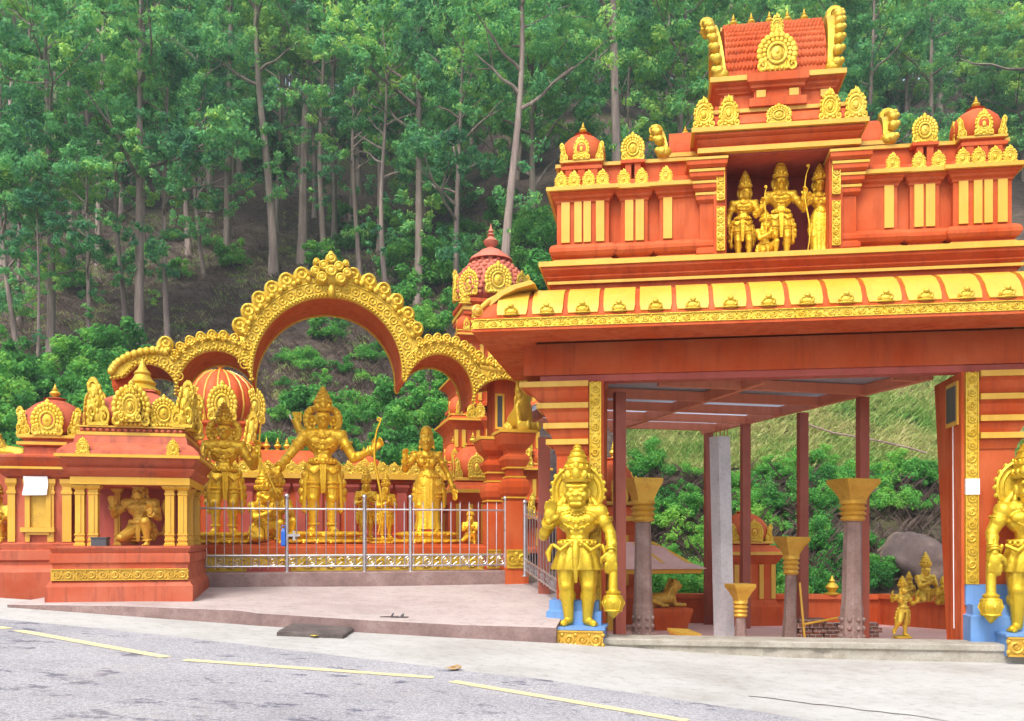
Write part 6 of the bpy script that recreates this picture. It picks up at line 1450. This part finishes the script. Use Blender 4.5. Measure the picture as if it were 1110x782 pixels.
MB().tube([(-0.72, -0.16, 0.0), (-0.80, -0.14, 0.95)], 0.02, 6).build('bamboo_pole', M['yellow'], bk); MB().tube([(-0.75, -0.2, 0.25), (0.0, -0.2, 0.38)], 0.02, 6).build('bamboo_rail', M['yellow'], bk)
def rstat(px, py, Y, S, label, kn=True, rz=0.0, monkey=True, ped=None, mat='gold_orn'):
    p = at(px, py, Y); f = kneeler if kn else None
    return kneeler('kneeling_statue', p, rz, S, M[mat], label, 'small gold statues in the rear court', monkey, True, 0.012, ped, 0.9, 0)
rstat(1003, 655, 17.6, 1.05, 'gold seated statue with pointed crown, tallest of the group on the right low wall', monkey=False, rz=0.2)
rstat(985, 652, 18.0, 0.62, 'small gold crouching figure at the left of the crowned seated statue', rz=0.5)
rstat(1022, 657, 17.3, 0.60, 'small gold crouching figure at the right of the crowned seated statue', rz=-0.4)
rstat(1034, 660, 16.9, 0.50, 'smallest gold crouching figure, last to the right on the low wall', rz=-0.6)
p = at(978, 690, 14.9); figure('dancing_statue', (p.x, p.y, fz(p.y)), 0.4, 0.82, std_male(monkey=True, halo=0, crown=0.8, sway=0.03, elL=(-0.26, 0, 0.70), wrL=(-0.34, -0.08, 0.80), haL=((-0.3, -0.2, 1), (1, -0.5, 0), (0.3, -0.8, 0.2), 0.6), knL=(-0.17, -0.10, 0.30), anL=(-0.20, 0.02, 0.10), toL=(-0.3, -0.1, 0)), M['gold_orn'], 'gold monkey figure in a lively pose behind the threshold slab', 'statue', 'small gold statues in the rear court', 0.013, (0.3, 0.3, 0.08))
fn = MB(); fn.lathe((0, 0, 0), [(0.16, 0), (0.17, 0.03), (0.08, 0.06), (0.10, 0.12), (0.15, 0.17), (0.10, 0.24), (0.05, 0.28), (0.07, 0.31), (0.03, 0.37), (0.005, 0.44)], 16); o = fn.build('pot_finial', M['gold_orn'], None, 50); p = at(902, 640, 20.7); o.location = (p.x, p.y, 0.42); tag(o, 'gold pot shaped finial on the low boundary wall above the bricks', 'finial')
ps = empty('potted_stand', (at(1052, 690, 14.6).x, 14.6, fz(14.6)), 0.0, 'flared red stand half hidden behind the right gate pier', 'stand')
mb = MB(); mb.lathe((0, 0, 0), [(0.10, 0), (0.12, 0.03), (0.07, 0.10), (0.10, 0.3), (0.24, 0.48), (0.24, 0.53), (0.16, 0.56)], 16); mb.build('stand', M['red'], ps, 40); orn('bud', ps, 0, 0, 0.55, 0.3, 0.25)
# right-hand red column by the lion
rc = MB(); p = at(590, 600, 15.6); rc.mould(p.x-0.10, p.x+0.10, p.y, p.y+0.2, [(0.0, 0.7), (0, 3.4)]); tag(rc.build('steel_post', M['steel_red']), 'dark red steel post standing in the gap between the arch pillar and gate pier', 'post')

# ------------------------------------------------------------------ small things on the ground
ds = MB(); pts = [ground_at(300, 689), ground_at(372, 692), ground_at(398, 675), ground_at(333, 671)]
rr = []
def zt_(p): return g(p.x)
n = 10; ring0 = []
for a, b in zip(pts, pts[1:] + pts[:1]):
    for i in range(n): q = a + (b-a)*i/n; ring0.append(q + Vector((0.018*noise.noise(Vector((q.x*9, q.y*9, 0))), 0.018*noise.noise(Vector((q.x*9, q.y*9, 5))))))
rr = [[(q.x, q.y, g(q.x)-0.05) for q in ring0], [(q.x, q.y, g(q.x) + 0.05 + 0.02*noise.noise(Vector((q.x*7, q.y*7, 1)))) for q in ring0]]
c = sum(ring0, Vector((0, 0)))/len(ring0); rr.append([(q.x*0.93+c.x*0.07, q.y*0.93+c.y*0.07, g(q.x) + 0.072 + 0.015*noise.noise(Vector((q.x*8, q.y*8, 3)))) for q in ring0])
ds.rings(rr); tag(ds.build('drain_slab', M['drain']), 'dark broken stone slab lying against the edge of the platform', 'stone slab')
def slipper(px, py, label, rz):
    p = at(px, py, 12.75); k = pf(p.x); z = k.z + 0.004; rt = empty('slipper', (p.x, k.y + 0.28, z + 0.012), rz, label, 'slipper', 'slippers at the platform edge')
    s = MB(); s.prism([(-0.12, -0.035), (-0.05, -0.045), (0.03, -0.035), (0.10, -0.05), (0.13, 0), (0.10, 0.05), (0.03, 0.04), (-0.05, 0.045), (-0.12, 0.035), (-0.135, 0)], 0, 0.02); s.v = [(x, z_, y) for x, y, z_ in s.v]; s.build('sole', M['drain'], rt)
    MB().tube([(0.03, -0.045, 0.015), (0.05, -0.02, 0.055), (0.055, 0.02, 0.055), (0.03, 0.045, 0.015)], 0.012, 6, flat=1.0).build('strap', M['black'], rt)
slipper(421, 663, 'left one of the pair of dark slippers at the platform edge', 0.2); slipper(432, 663, 'right one of the pair of dark slippers at the platform edge', 0.4)
def dry_leaf(px, py, label, s, mat='twig'):
    p = ground_at(px, py); rnd = random.Random(px); mb = MB()
    for i in range(3):
        a = rnd.uniform(0, 6.28); V = []
        for t in range(6):
            q = t/5; w = 0.35*math.sin(math.pi*q)*s; x = (q-0.5)*s; V += [(x*math.cos(a)-w*math.sin(a)+i*0.3*s*math.cos(a+1), x*math.sin(a)+w*math.cos(a)+i*0.3*s*math.sin(a+1), 0.02+0.25*s*abs(q-0.5)), (x*math.cos(a)+w*math.sin(a)+i*0.3*s*math.cos(a+1), x*math.sin(a)-w*math.cos(a)+i*0.3*s*math.sin(a+1), 0.02+0.15*s*q)]
        mb.add(V, [(2*t, 2*t+2, 2*t+3, 2*t+1) for t in range(5)])
    o = mb.build('dry_leaf', M[mat]); o.location = (p.x, p.y, g(p.x)+0.01); tag(o, label, 'leaf')
dry_leaf(495, 726, 'crumpled brown dry leaves on the pavement near the road edge', 0.16, 'dryleaf'); dry_leaf(341, 691, 'small yellow leaf in front of the dark stone slab', 0.10, 'yellowleaf')
# ------------------------------------------------------------------ vegetation
def leafmesh(name, centers, radii, counts, size, mat, rng, flat=0.75, shell=0.5, droop=0.0, asp=0.42, axis_pt=None):
    """many leaf-shaped faces spread through clump volumes"""
    P = []
    for c, r, n in zip(centers, radii, counts):
        d = rng.normal(size=(n, 3)); d /= np.linalg.norm(d, axis=1)[:, None]; q = rng.random(n)**shell
        P.append(np.array(c)[None] + d*(q*r)[:, None]*np.array([1, 1, flat]))
    P = np.concatenate(P); n = len(P)
    O = np.concatenate([np.repeat((np.array(c) - np.array(axis_pt))[None], k, 0) for c, k in zip(centers, counts)]) if axis_pt is not None else 0
    D = P - np.concatenate([np.repeat(np.array(c)[None], k, 0) for c, k in zip(centers, counts)])
    D /= np.linalg.norm(D, axis=1)[:, None] + 1e-6
    # leaves face outwards and up from the heart of their clump, with scatter
    nrm = D*0.9 + np.array([0, 0, 0.45]) + rng.normal(size=(n, 3))*0.55; nrm /= np.linalg.norm(nrm, axis=1)[:, None]
    a = rng.normal(size=(n, 3)); a[:, 2] -= droop*2; a -= nrm*(a*nrm).sum(1)[:, None]; a /= np.linalg.norm(a, axis=1)[:, None]
    b = np.cross(nrm, a)
    s = size*(0.6 + 0.8*rng.random(n))[:, None]; L = a*s*0.5; Wd = b*s*asp*0.5
    V = np.stack([P - L, P + Wd - L*0.1, P + L, P - Wd - L*0.1], 1).reshape(-1, 3)
    me = bpy.data.meshes.new(name); me.vertices.add(4*n); me.vertices.foreach_set('co', V.astype(np.float32).ravel())
    me.loops.add(4*n); me.loops.foreach_set('vertex_index', np.arange(4*n, dtype=np.int32)); me.polygons.add(n)
    me.polygons.foreach_set('loop_start', np.arange(0, 4*n, 4, dtype=np.int32)); me.update(calc_edges=True); me.materials.append(mat); return me
def tree_meshes(seed, H, r0, crown0, ncl, spread, cl_r, per, leaf, lean=0.0, limbs=9, low=0):
    """eucalyptus: bare tapering trunk, rising limbs, clumped open crown"""
    rng = np.random.default_rng(seed); rnd = random.Random(seed); mb = MB(); pts = []
    bx, by = rnd.uniform(-1, 1), rnd.uniform(-1, 1)
    for i in range(15):
        t = i/14; pts.append(Vector((lean*H*t*t + 0.026*H*bx*math.sin(t*5.2+seed), 0.014*H*by*math.sin(t*3.6+seed*2), H*t)))
    rad = [0.8*r0*(1.4 if i == 0 else 1.0)*(1 - 0.86*(i/14)**1.1) for i in range(15)]; mb.tube(pts, rad, 9)
    tp = lambda t: pts[min(int(t*14), 13)].lerp(pts[min(int(t*14)+1, 14)], t*14 - min(int(t*14), 13))
    C = []; Rr = []
    for i in range(limbs):
        t = crown0 + (0.95-crown0)*(i + rnd.random()*0.7)/limbs; a = rnd.uniform(0, 6.28) ; b = tp(t); L = spread*H*(1.1 - 0.55*(t-crown0)/(1-crown0))*rnd.uniform(0.7, 1.25)
        up = rnd.uniform(0.35, 1.0); d = Vector((math.cos(a), math.sin(a), up)).normalized(); q = [b]
        for k in range(1, 6): q.append(q[-1] + (d + Vector((rnd.uniform(-.25,.25), rnd.uniform(-.25,.25), rnd.uniform(-.15,.25)))).normalized()*L/5)
        rr_ = r0*(1 - 0.8*t)*0.55; mb.tube(q, [rr_*(1 - 0.15*k) for k in range(6)], 6)
        for k in range(max(2, ncl//limbs)):
            e = q[rnd.choice((3, 4, 5, 5))] + Vector((rnd.uniform(-1, 1), rnd.uniform(-1, 1), rnd.uniform(-0.4, 0.9)))*cl_r*1.3
            C.append(e); Rr.append(cl_r*rnd.uniform(0.6, 1.25))
            if k % 2 == 0: mb.tube([q[3], q[3].lerp(e, 0.6) + Vector((0, 0, -0.1)), e], [rr_*0.4, rr_*0.28, 0.02], 5)
    for k in range(3): C.append(tp(0.97) + Vector((rnd.uniform(-1, 1), rnd.uniform(-1, 1), rnd.uniform(-1, 1)))*cl_r); Rr.append(cl_r)
    for k in range(low):     # epicormic tufts low on the trunk
        t = rnd.uniform(0.18, crown0); C.append(tp(t) + Vector((rnd.uniform(-1, 1), rnd.uniform(-1, 1), 0))*cl_r*0.8); Rr.append(cl_r*0.55)
    cnt = [max(8, int(per*(r/cl_r)**2)) for r in Rr]
    # break each clump into several tufts so that sky shows through
    C2, R2, N2 = [], [], []
    for c, r, n in zip(C, Rr, cnt):
        m = 5
        for _ in range(m):
            d = Vector((rnd.gauss(0, 1), rnd.gauss(0, 1), rnd.gauss(0, 0.6))).normalized()*r*rnd.uniform(0.45, 1.0); C2.append(c + d); R2.append(r*rnd.uniform(0.30, 0.45)); N2.append(max(4, n//m))
    tm = mb.mesh('trunk', 60, fix=False); tm.materials.append(M['bark'])
    return tm, leafmesh('crown', C2, R2, N2, leaf, M['leaf'], rng, 0.7, 0.45, 0.35)
PROT = {}
def proto(key, *a, **k): PROT[key] = tree_meshes(*a, **k)
proto('tallA', 11, 23, 0.30, 0.34, 56, 0.19, 1.35, 330, 0.27, 0.02, 13, 10)
proto('tallB', 12, 25, 0.36, 0.40, 50, 0.17, 1.45, 330, 0.27, -0.03, 12, 8)
proto('tallC', 13, 22, 0.27, 0.28, 60, 0.20, 1.35, 330, 0.27, 0.04, 14, 11)
proto('tallD', 14, 26, 0.36, 0.44, 48, 0.16, 1.5, 330, 0.27, 0.0, 11, 8)
proto('tallE', 15, 20, 0.22, 0.24, 64, 0.21, 1.35, 330, 0.27, -0.05, 15, 9)
proto('youngA', 21, 12, 0.17, 0.40, 36, 0.27, 0.85, 380, 0.20, 0.03, 11, 4)
proto('youngB', 22, 15, 0.20, 0.45, 36, 0.23, 0.95, 380, 0.21, -0.04, 11, 4)
proto('denseA', 31, 19, 0.26, 0.14, 90, 0.25, 1.5, 480, 0.29, 0.02, 18, 0)
proto('denseB', 32, 21, 0.28, 0.12, 96, 0.24, 1.55, 480, 0.29, -0.02, 20, 0)
def tree(key, p, s, rz, label, group):
    rt = empty('eucalyptus_tree', (p.x, p.y, p.z - 0.25), rz, label, 'tree', group); rt.scale = (s, s, s)
    tm, cm_ = PROT[key]; link('trunk', tm, rt); link('crown', cm_, rt); return rt
# trees one can tell apart on the left slope: pixel of the trunk foot, proto, scale, description
HERO = [(52, 392, 'tallC', 1.0, 'tall eucalyptus with stout pale trunk at the far left of the bare slope'),
        (95, 404, 'youngA', 0.92, 'short eucalyptus with layered crown in front of the far left trunks'),
        (150, 378, 'tallA', 1.02, 'tall slender eucalyptus rising straight above the left end of the arch'),
        (182, 372, 'youngB', 1.0, 'slim eucalyptus with a trunk curving up beside the tall slender one'),
        (219, 305, 'tallE', 0.8, 'thin grey eucalyptus standing alone high on the bare slope'),
        (246, 285, 'tallB', 0.95, 'dark double trunked eucalyptus higher up the slope above the left arch'),
        (287, 298, 'tallD', 1.0, 'tall straight eucalyptus directly above the left shoulder of the arch'),
        (329, 285, 'tallB', 1.12, 'thickest pale eucalyptus trunk just left of the arch crown'),
        (352, 282, 'youngB', 1.35, 'pale thin eucalyptus right beside the thickest trunk'),
        (388, 300, 'youngA', 1.3, 'bushy young eucalyptus behind the crown of the arch'),
        (455, 330, 'tallA', 1.05, 'tall eucalyptus with a bare mid trunk above the right arch shoulder'),
        (495, 345, 'tallC', 0.85, 'forked pale eucalyptus left of the scaled tower dome'),
        (556, 340, 'tallD', 0.85, 'dark trunked eucalyptus rising just behind the tower finial'),
        (12, 400, 'tallE', 0.8, 'eucalyptus cut by the left photo edge on the lower slope'),
        (668, 300, 'tallB', 1.12, 'tall dark forked eucalyptus above the left wing of the gate tower'),
        (22, 352, 'youngA', 1.0, 'bushy young eucalyptus with low crown at the left edge of the slope'),
        (132, 352, 'youngA', 1.15, 'low crowned young eucalyptus between the tall slender trunk and the left edge'),
        (205, 275, 'youngB', 1.3, 'young eucalyptus high on the bare slope with crown above the scattered trunks'),
        (300, 250, 'youngA', 1.4, 'bright young eucalyptus in the gap between the straight trunks'),
        (40, 420, 'youngB', 0.6, 'small leafy sapling low on the slope behind the niche shrine'),
        (420, 330, 'youngB', 1.1, 'leafy young eucalyptus behind the right shoulder of the arch')]
rnd = random.Random(77); used = []
for px, py, key, s, lab in HERO:
    p = hill_at(px, py, 26); tree(key, p, s, rnd.uniform(0, 6.28), lab, 'eucalyptus trees on the slope'); used.append((p.x, p.y))
def far_ok(x, y, d): return all((x-a)**2 + (y-b)**2 > d*d for a, b in used)
BG = []
tries = 0
while len(BG) < 130 and tries < 12000:
    tries += 1
    y = rnd.uniform(54, 135); k = rnd.uniform(-0.72, 0.82); x = k*y
    left = k < 0.02
    if left and y < 66: continue
    if far_ok(x, y, 6.3 if y < 95 else 6.8): used.append((x, y)); BG.append((x, y, left))
tries = 0; nb = 0     # slim bare trunks standing close on the left slope
while nb < 34 and tries < 6000:
    tries += 1; y = rnd.uniform(60, 92); x = rnd.uniform(-0.55, -0.06)*y
    if far_ok(x, y, 3.4):
        used.append((x, y)); nb += 1
        tree(rnd.choice(('tallB', 'tallD')), Vector((x, y, terrain(x, y))), rnd.uniform(0.85, 1.15), rnd.uniform(0, 6.28), 'slim bare trunked eucalyptus in the shaded stand above the brown slope', 'slim eucalyptus trees in the shaded stand').scale = (0.7, 0.7, rnd.uniform(0.9, 1.15))
tries = 0     # the closed wood along the upper slope
nb = 0
while nb < 120 and tries < 8000:
    tries += 1; y = rnd.uniform(100, 165); x = rnd.uniform(-0.62, 0.62)*y
    if far_ok(x, y, 5.0): used.append((x, y)); BG.append((x, y, False)); nb += 1
for x, y, left in BG:
    z = terrain(x, y); key = rnd.choice(('tallA', 'tallB', 'tallC', 'tallD', 'tallE', 'denseA') if left else ('tallA', 'tallC', 'tallE', 'denseA', 'denseB', 'denseB'))
    s = rnd.uniform(0.8, 1.12)*(1.0 if y < 100 else 1.0)
    far = y > 92
    tree(key, Vector((x, y, z)), s, rnd.uniform(0, 6.28), 'hazy eucalyptus merging into the high wood at the top of the hill' if far else ('eucalyptus among the dense trunks of the upper left slope' if left else 'leafy eucalyptus of the thick wood filling the right hillside'), 'eucalyptus trees high on the hill' if far else ('eucalyptus trees of the upper left wood' if left else 'eucalyptus trees of the right wood'))
# shrubs
def shrub_mesh(seed, h, w, n, leaf):
    rng = np.random.default_rng(seed); rnd2 = random.Random(seed); C = []; Rr = []; Nn = []
    for i in range(26):
        a = rnd2.uniform(0, 6.28); q = math.sqrt(rnd2.random()); z = h*(0.15 + 0.75*rnd2.random()*(1 - 0.5*q)); C.append((w*0.5*q*math.cos(a), w*0.5*q*math.sin(a), z)); Rr.append(rnd2.uniform(0.16, 0.30)*w*0.62); Nn.append(n//26)
    me = leafmesh('foliage', C, Rr, Nn, leaf, M['shrub'], rng, 0.75, 0.4, -0.2, 0.5)
    mb = MB()
    for i in range(9):
        a = rnd2.uniform(0, 6.28); c = C[rnd2.randrange(26)]; mb.tube([(0.1*math.cos(a), 0.1*math.sin(a), -0.2), (c[0]*0.5, c[1]*0.5, c[2]*0.55), c], [0.035, 0.025, 0.008], 5)
    sm = mb.mesh('stems', 60, fix=False); sm.materials.append(M['twig']); return me, sm
SH = [shrub_mesh(41, 1.6, 2.4, 3400, 0.15), shrub_mesh(42, 2.2, 2.2, 3400, 0.15), shrub_mesh(43, 1.3, 2.8, 3400, 0.15), shrub_mesh(44, 2.8, 2.4, 3800, 0.16),
      shrub_mesh(45, 1.0, 1.7, 4200, 0.085), shrub_mesh(46, 1.4, 1.5, 4200, 0.085), shrub_mesh(47, 0.8, 1.9, 4200, 0.085)]
def shrub(p, s, lab, group, k=None):
    rt = empty('shrub', (p.x, p.y, p.z - 0.1), rnd.uniform(0, 6.28), lab, 'shrub', group); f, st = SH[k if k is not None else rnd.randrange(4)]; link('foliage', f, rt); link('stems', st, rt); rt.scale = (s, s, s*rnd.uniform(0.85, 1.15)); return rt
rnd = random.Random(5)
def scatter(x0, x1, y0, y1, n, dmin, s0, s1, lab, group, start=22, keep=None, kinds=(0, 1, 2, 3)):
    got = []; t = 0
    while len(got) < n and t < n*40:
        t += 1; px, py = rnd.uniform(x0, x1), rnd.uniform(y0, y1)
        if keep and not keep(px, py): continue
        if all((px-a)**2 + ((py-b)*1.6)**2 > dmin*dmin for a, b in got):
            got.append((px, py)); p = hill_at(px, py, start); shrub(p, rnd.uniform(s0, s1), lab, group, rnd.choice(kinds))
scatter(-40, 130, 418, 520, 28, 21, 0.85, 1.5, 'bright green shrub in the thicket behind the left shrines', 'shrubs behind the left shrines', 24)
scatter(270, 450, 380, 600, 40, 17, 0.7, 1.3, 'green shrub on the bank seen through the big arch', 'shrubs on the bank inside the arch', 24, lambda x, y: (x*0.013 + y*0.021) % 1 > 0.28, (4, 5, 6, 0))
scatter(440, 540, 395, 600, 20, 18, 0.7, 1.2, 'green shrub on the bank between arch and tower', 'shrubs beside the tower', 24)
scatter(680, 1290, 505, 665, 132, 16, 0.6, 1.05, 'dense green shrub on the bank behind the canopy posts', 'shrubs on the bank behind the canopy', 20.5, lambda x, y: not (945 < x < 1060 and 568 < y < 672), (4, 5, 6))
scatter(690, 760, 425, 470, 5, 18, 0.5, 0.8, 'small shrub at the upper left of the grassy bank', 'shrubs on the upper grassy bank', 24)
scatter(340, 560, 250, 372, 22, 18, 0.9, 1.7, 'leafy undergrowth bush between the trunks above the arch', 'undergrowth bushes above the arch', 30)
scatter(0, 320, 240, 330, 9, 40, 0.6, 1.0, 'sparse undergrowth bush on the bare left slope', 'undergrowth bushes on the bare slope', 36)
scatter(560, 760, 230, 380, 16, 20, 1.0, 1.8, 'bush growing on the slope left behind the gate tower', 'undergrowth bushes behind the gate', 30)
nb = 0
while nb < 25:
    nb += 1; y = rnd.uniform(80, 120); x = rnd.uniform(-0.6, 0.62)*y
    shrub(Vector((x, y, terrain(x, y))), rnd.uniform(2.0, 3.6), 'dark understorey bush below the closed wood high on the hill', 'understorey bushes high on the hill', rnd.choice((0, 1, 3)))
# grass tufts on the open bank and dry litter: uncountable
def tufts(name, n, area, size, mat, seed, keep=None):
    rng = np.random.default_rng(seed); rnd3 = random.Random(seed); V = []; F = []
    while n > 0:
        n -= 1
        px, py = rnd3.uniform(area[0], area[1]), rnd3.uniform(area[2], area[3])
        if keep and not keep(px, py): continue
        p = hill_at(px, py, 22)
        for b in range(11):
            a = rnd3.uniform(0, 6.28); L = size*rnd3.uniform(0.5, 1.3); o = Vector((rnd3.gauss(0, .16), rnd3.gauss(0, .16), -0.03)); t = Vector((math.cos(a)*0.7*L, math.sin(a)*0.7*L, L*rnd3.uniform(0.3, 0.9))); w = Vector((-math.sin(a), math.cos(a), 0))*0.016
            k = len(V); q = p + o; V += [q-w, q+w, q+t*0.6+w*0.7+Vector((0, 0, 0.1*L)), q+t]; F.append((k, k+1, k+2, k+3))
    me = bpy.data.meshes.new(name); me.from_pydata([tuple(v) for v in V], [], F); me.materials.append(mat); o = link(name, me); return tag(o, {'bank_grass': 'tall dry and green grass covering the upper bank behind the canopy', 'slope_grass': 'short olive grass patches over the bare forest slope', 'slope_litter': 'fallen twigs and bark strips littering the brown forest slope', 'dry_stems': 'tangle of dry brown stems on the steep bank'}[name], 'grass', kind='stuff')
tufts('bank_grass', 6500, (680, 1290, 380, 512), 0.40, M['grassm'], 8)
tufts('slope_grass', 2600, (0, 560, 230, 440), 0.36, M['grassm'], 9, lambda x, y: noise.noise(Vector((x*0.02, y*0.03, 0))) > -0.05)
tufts('slope_litter', 3200, (0, 560, 215, 430), 0.5, M['twig'], 12)
tufts('dry_stems', 1500, (270, 1060, 400, 640), 0.75, M['twig'], 10, lambda x, y: x < 540 or (x > 680 and y > 525))
# boulder and pipe on the bank
def boulder():
    p = hill_at(1034, 642, 20.5) + Vector((0, 0.6, 0.05)); mb = MB(); ax = Matrix.Rotation(R(38), 3, 'Y')
    mb.ell((0, 0, 0), (1, 1, 1), 64, 40); V = []; sp = lambda v, e: math.copysign(abs(v)**e, v)
    for v in mb.v:
        q = Vector((sp(v[0], 0.75)*1.75, sp(v[1], 0.8)*1.3, sp(v[2], 0.6)*0.62)); q.z *= 1 - 0.22*q.x/1.75
        d = 0.16*noise.noise(q*0.9) + 0.13*abs(noise.noise(q*1.9 + Vector((3, 1, 5)))) + 0.07*noise.noise(q*4.3) + 0.025*noise.noise(q*11); V.append(tuple(ax @ (q + q.normalized()*d)))
    mb.v = V; o = mb.build('boulder', M['rock'], None, 50); o.location = p; tag(o, 'big smooth dark boulder slab bedded in the bank at right', 'boulder')
boulder()
pts = []
for px, py in ((872, 474), (900, 481), (930, 487), (960, 494), (985, 501), (1002, 507)): pts.append(hill_at(px, py, 22) + Vector((0, -0.2, 0.32)))
tag(MB().tube(pts, 0.03, 8).build('water_pipe', M['curb'], None, 40), 'thin pale water pipe running down across the grassy bank', 'pipe')
def fallen(px0, py0, px1, py1, lab):
    a, b = hill_at(px0, py0, 24), hill_at(px1, py1, 24); c = a.lerp(b, 0.5) + Vector((0, -0.3, 0.3)); tag(MB().tube([a + Vector((0, -.2, .2)), c, b + Vector((0, -.3, .5))], [0.09, 0.07, 0.03], 7).build('dead_branch', M['bark'], None, 40), lab, 'branch')
fallen(410, 470, 425, 500, 'dead bare branch on the bank seen through the arch right of the archer')
fallen(310, 440, 318, 470, 'dark leaning dead branch on the bank at the left inside the arch')
# ------------------------------------------------------------------ the air: faint haze between camera and far wood
hz = MB(); hz.box(-200, 200, -40, 310, -3.0, 150); ho = hz.build('haze', (lambda: None)() or bpy.data.materials.new('haze_air'))
hm = ho.data.materials[0]; hm.use_nodes = True; nt = hm.node_tree
for n_ in list(nt.nodes): nt.nodes.remove(n_)
ou = nt.nodes.new('ShaderNodeOutputMaterial'); pv = nt.nodes.new('ShaderNodeVolumePrincipled'); pv.inputs['Color'].default_value = (0.80, 0.95, 1.0, 1); pv.inputs['Density'].default_value = 0.0009; pv.inputs['Anisotropy'].default_value = 0.2
nt.links.new(pv.outputs[0], ou.inputs['Volume']); ho['kind'] = 'stuff'; ho['label'] = 'thin bluish haze in the air over the wooded hill'; ho['category'] = 'haze'
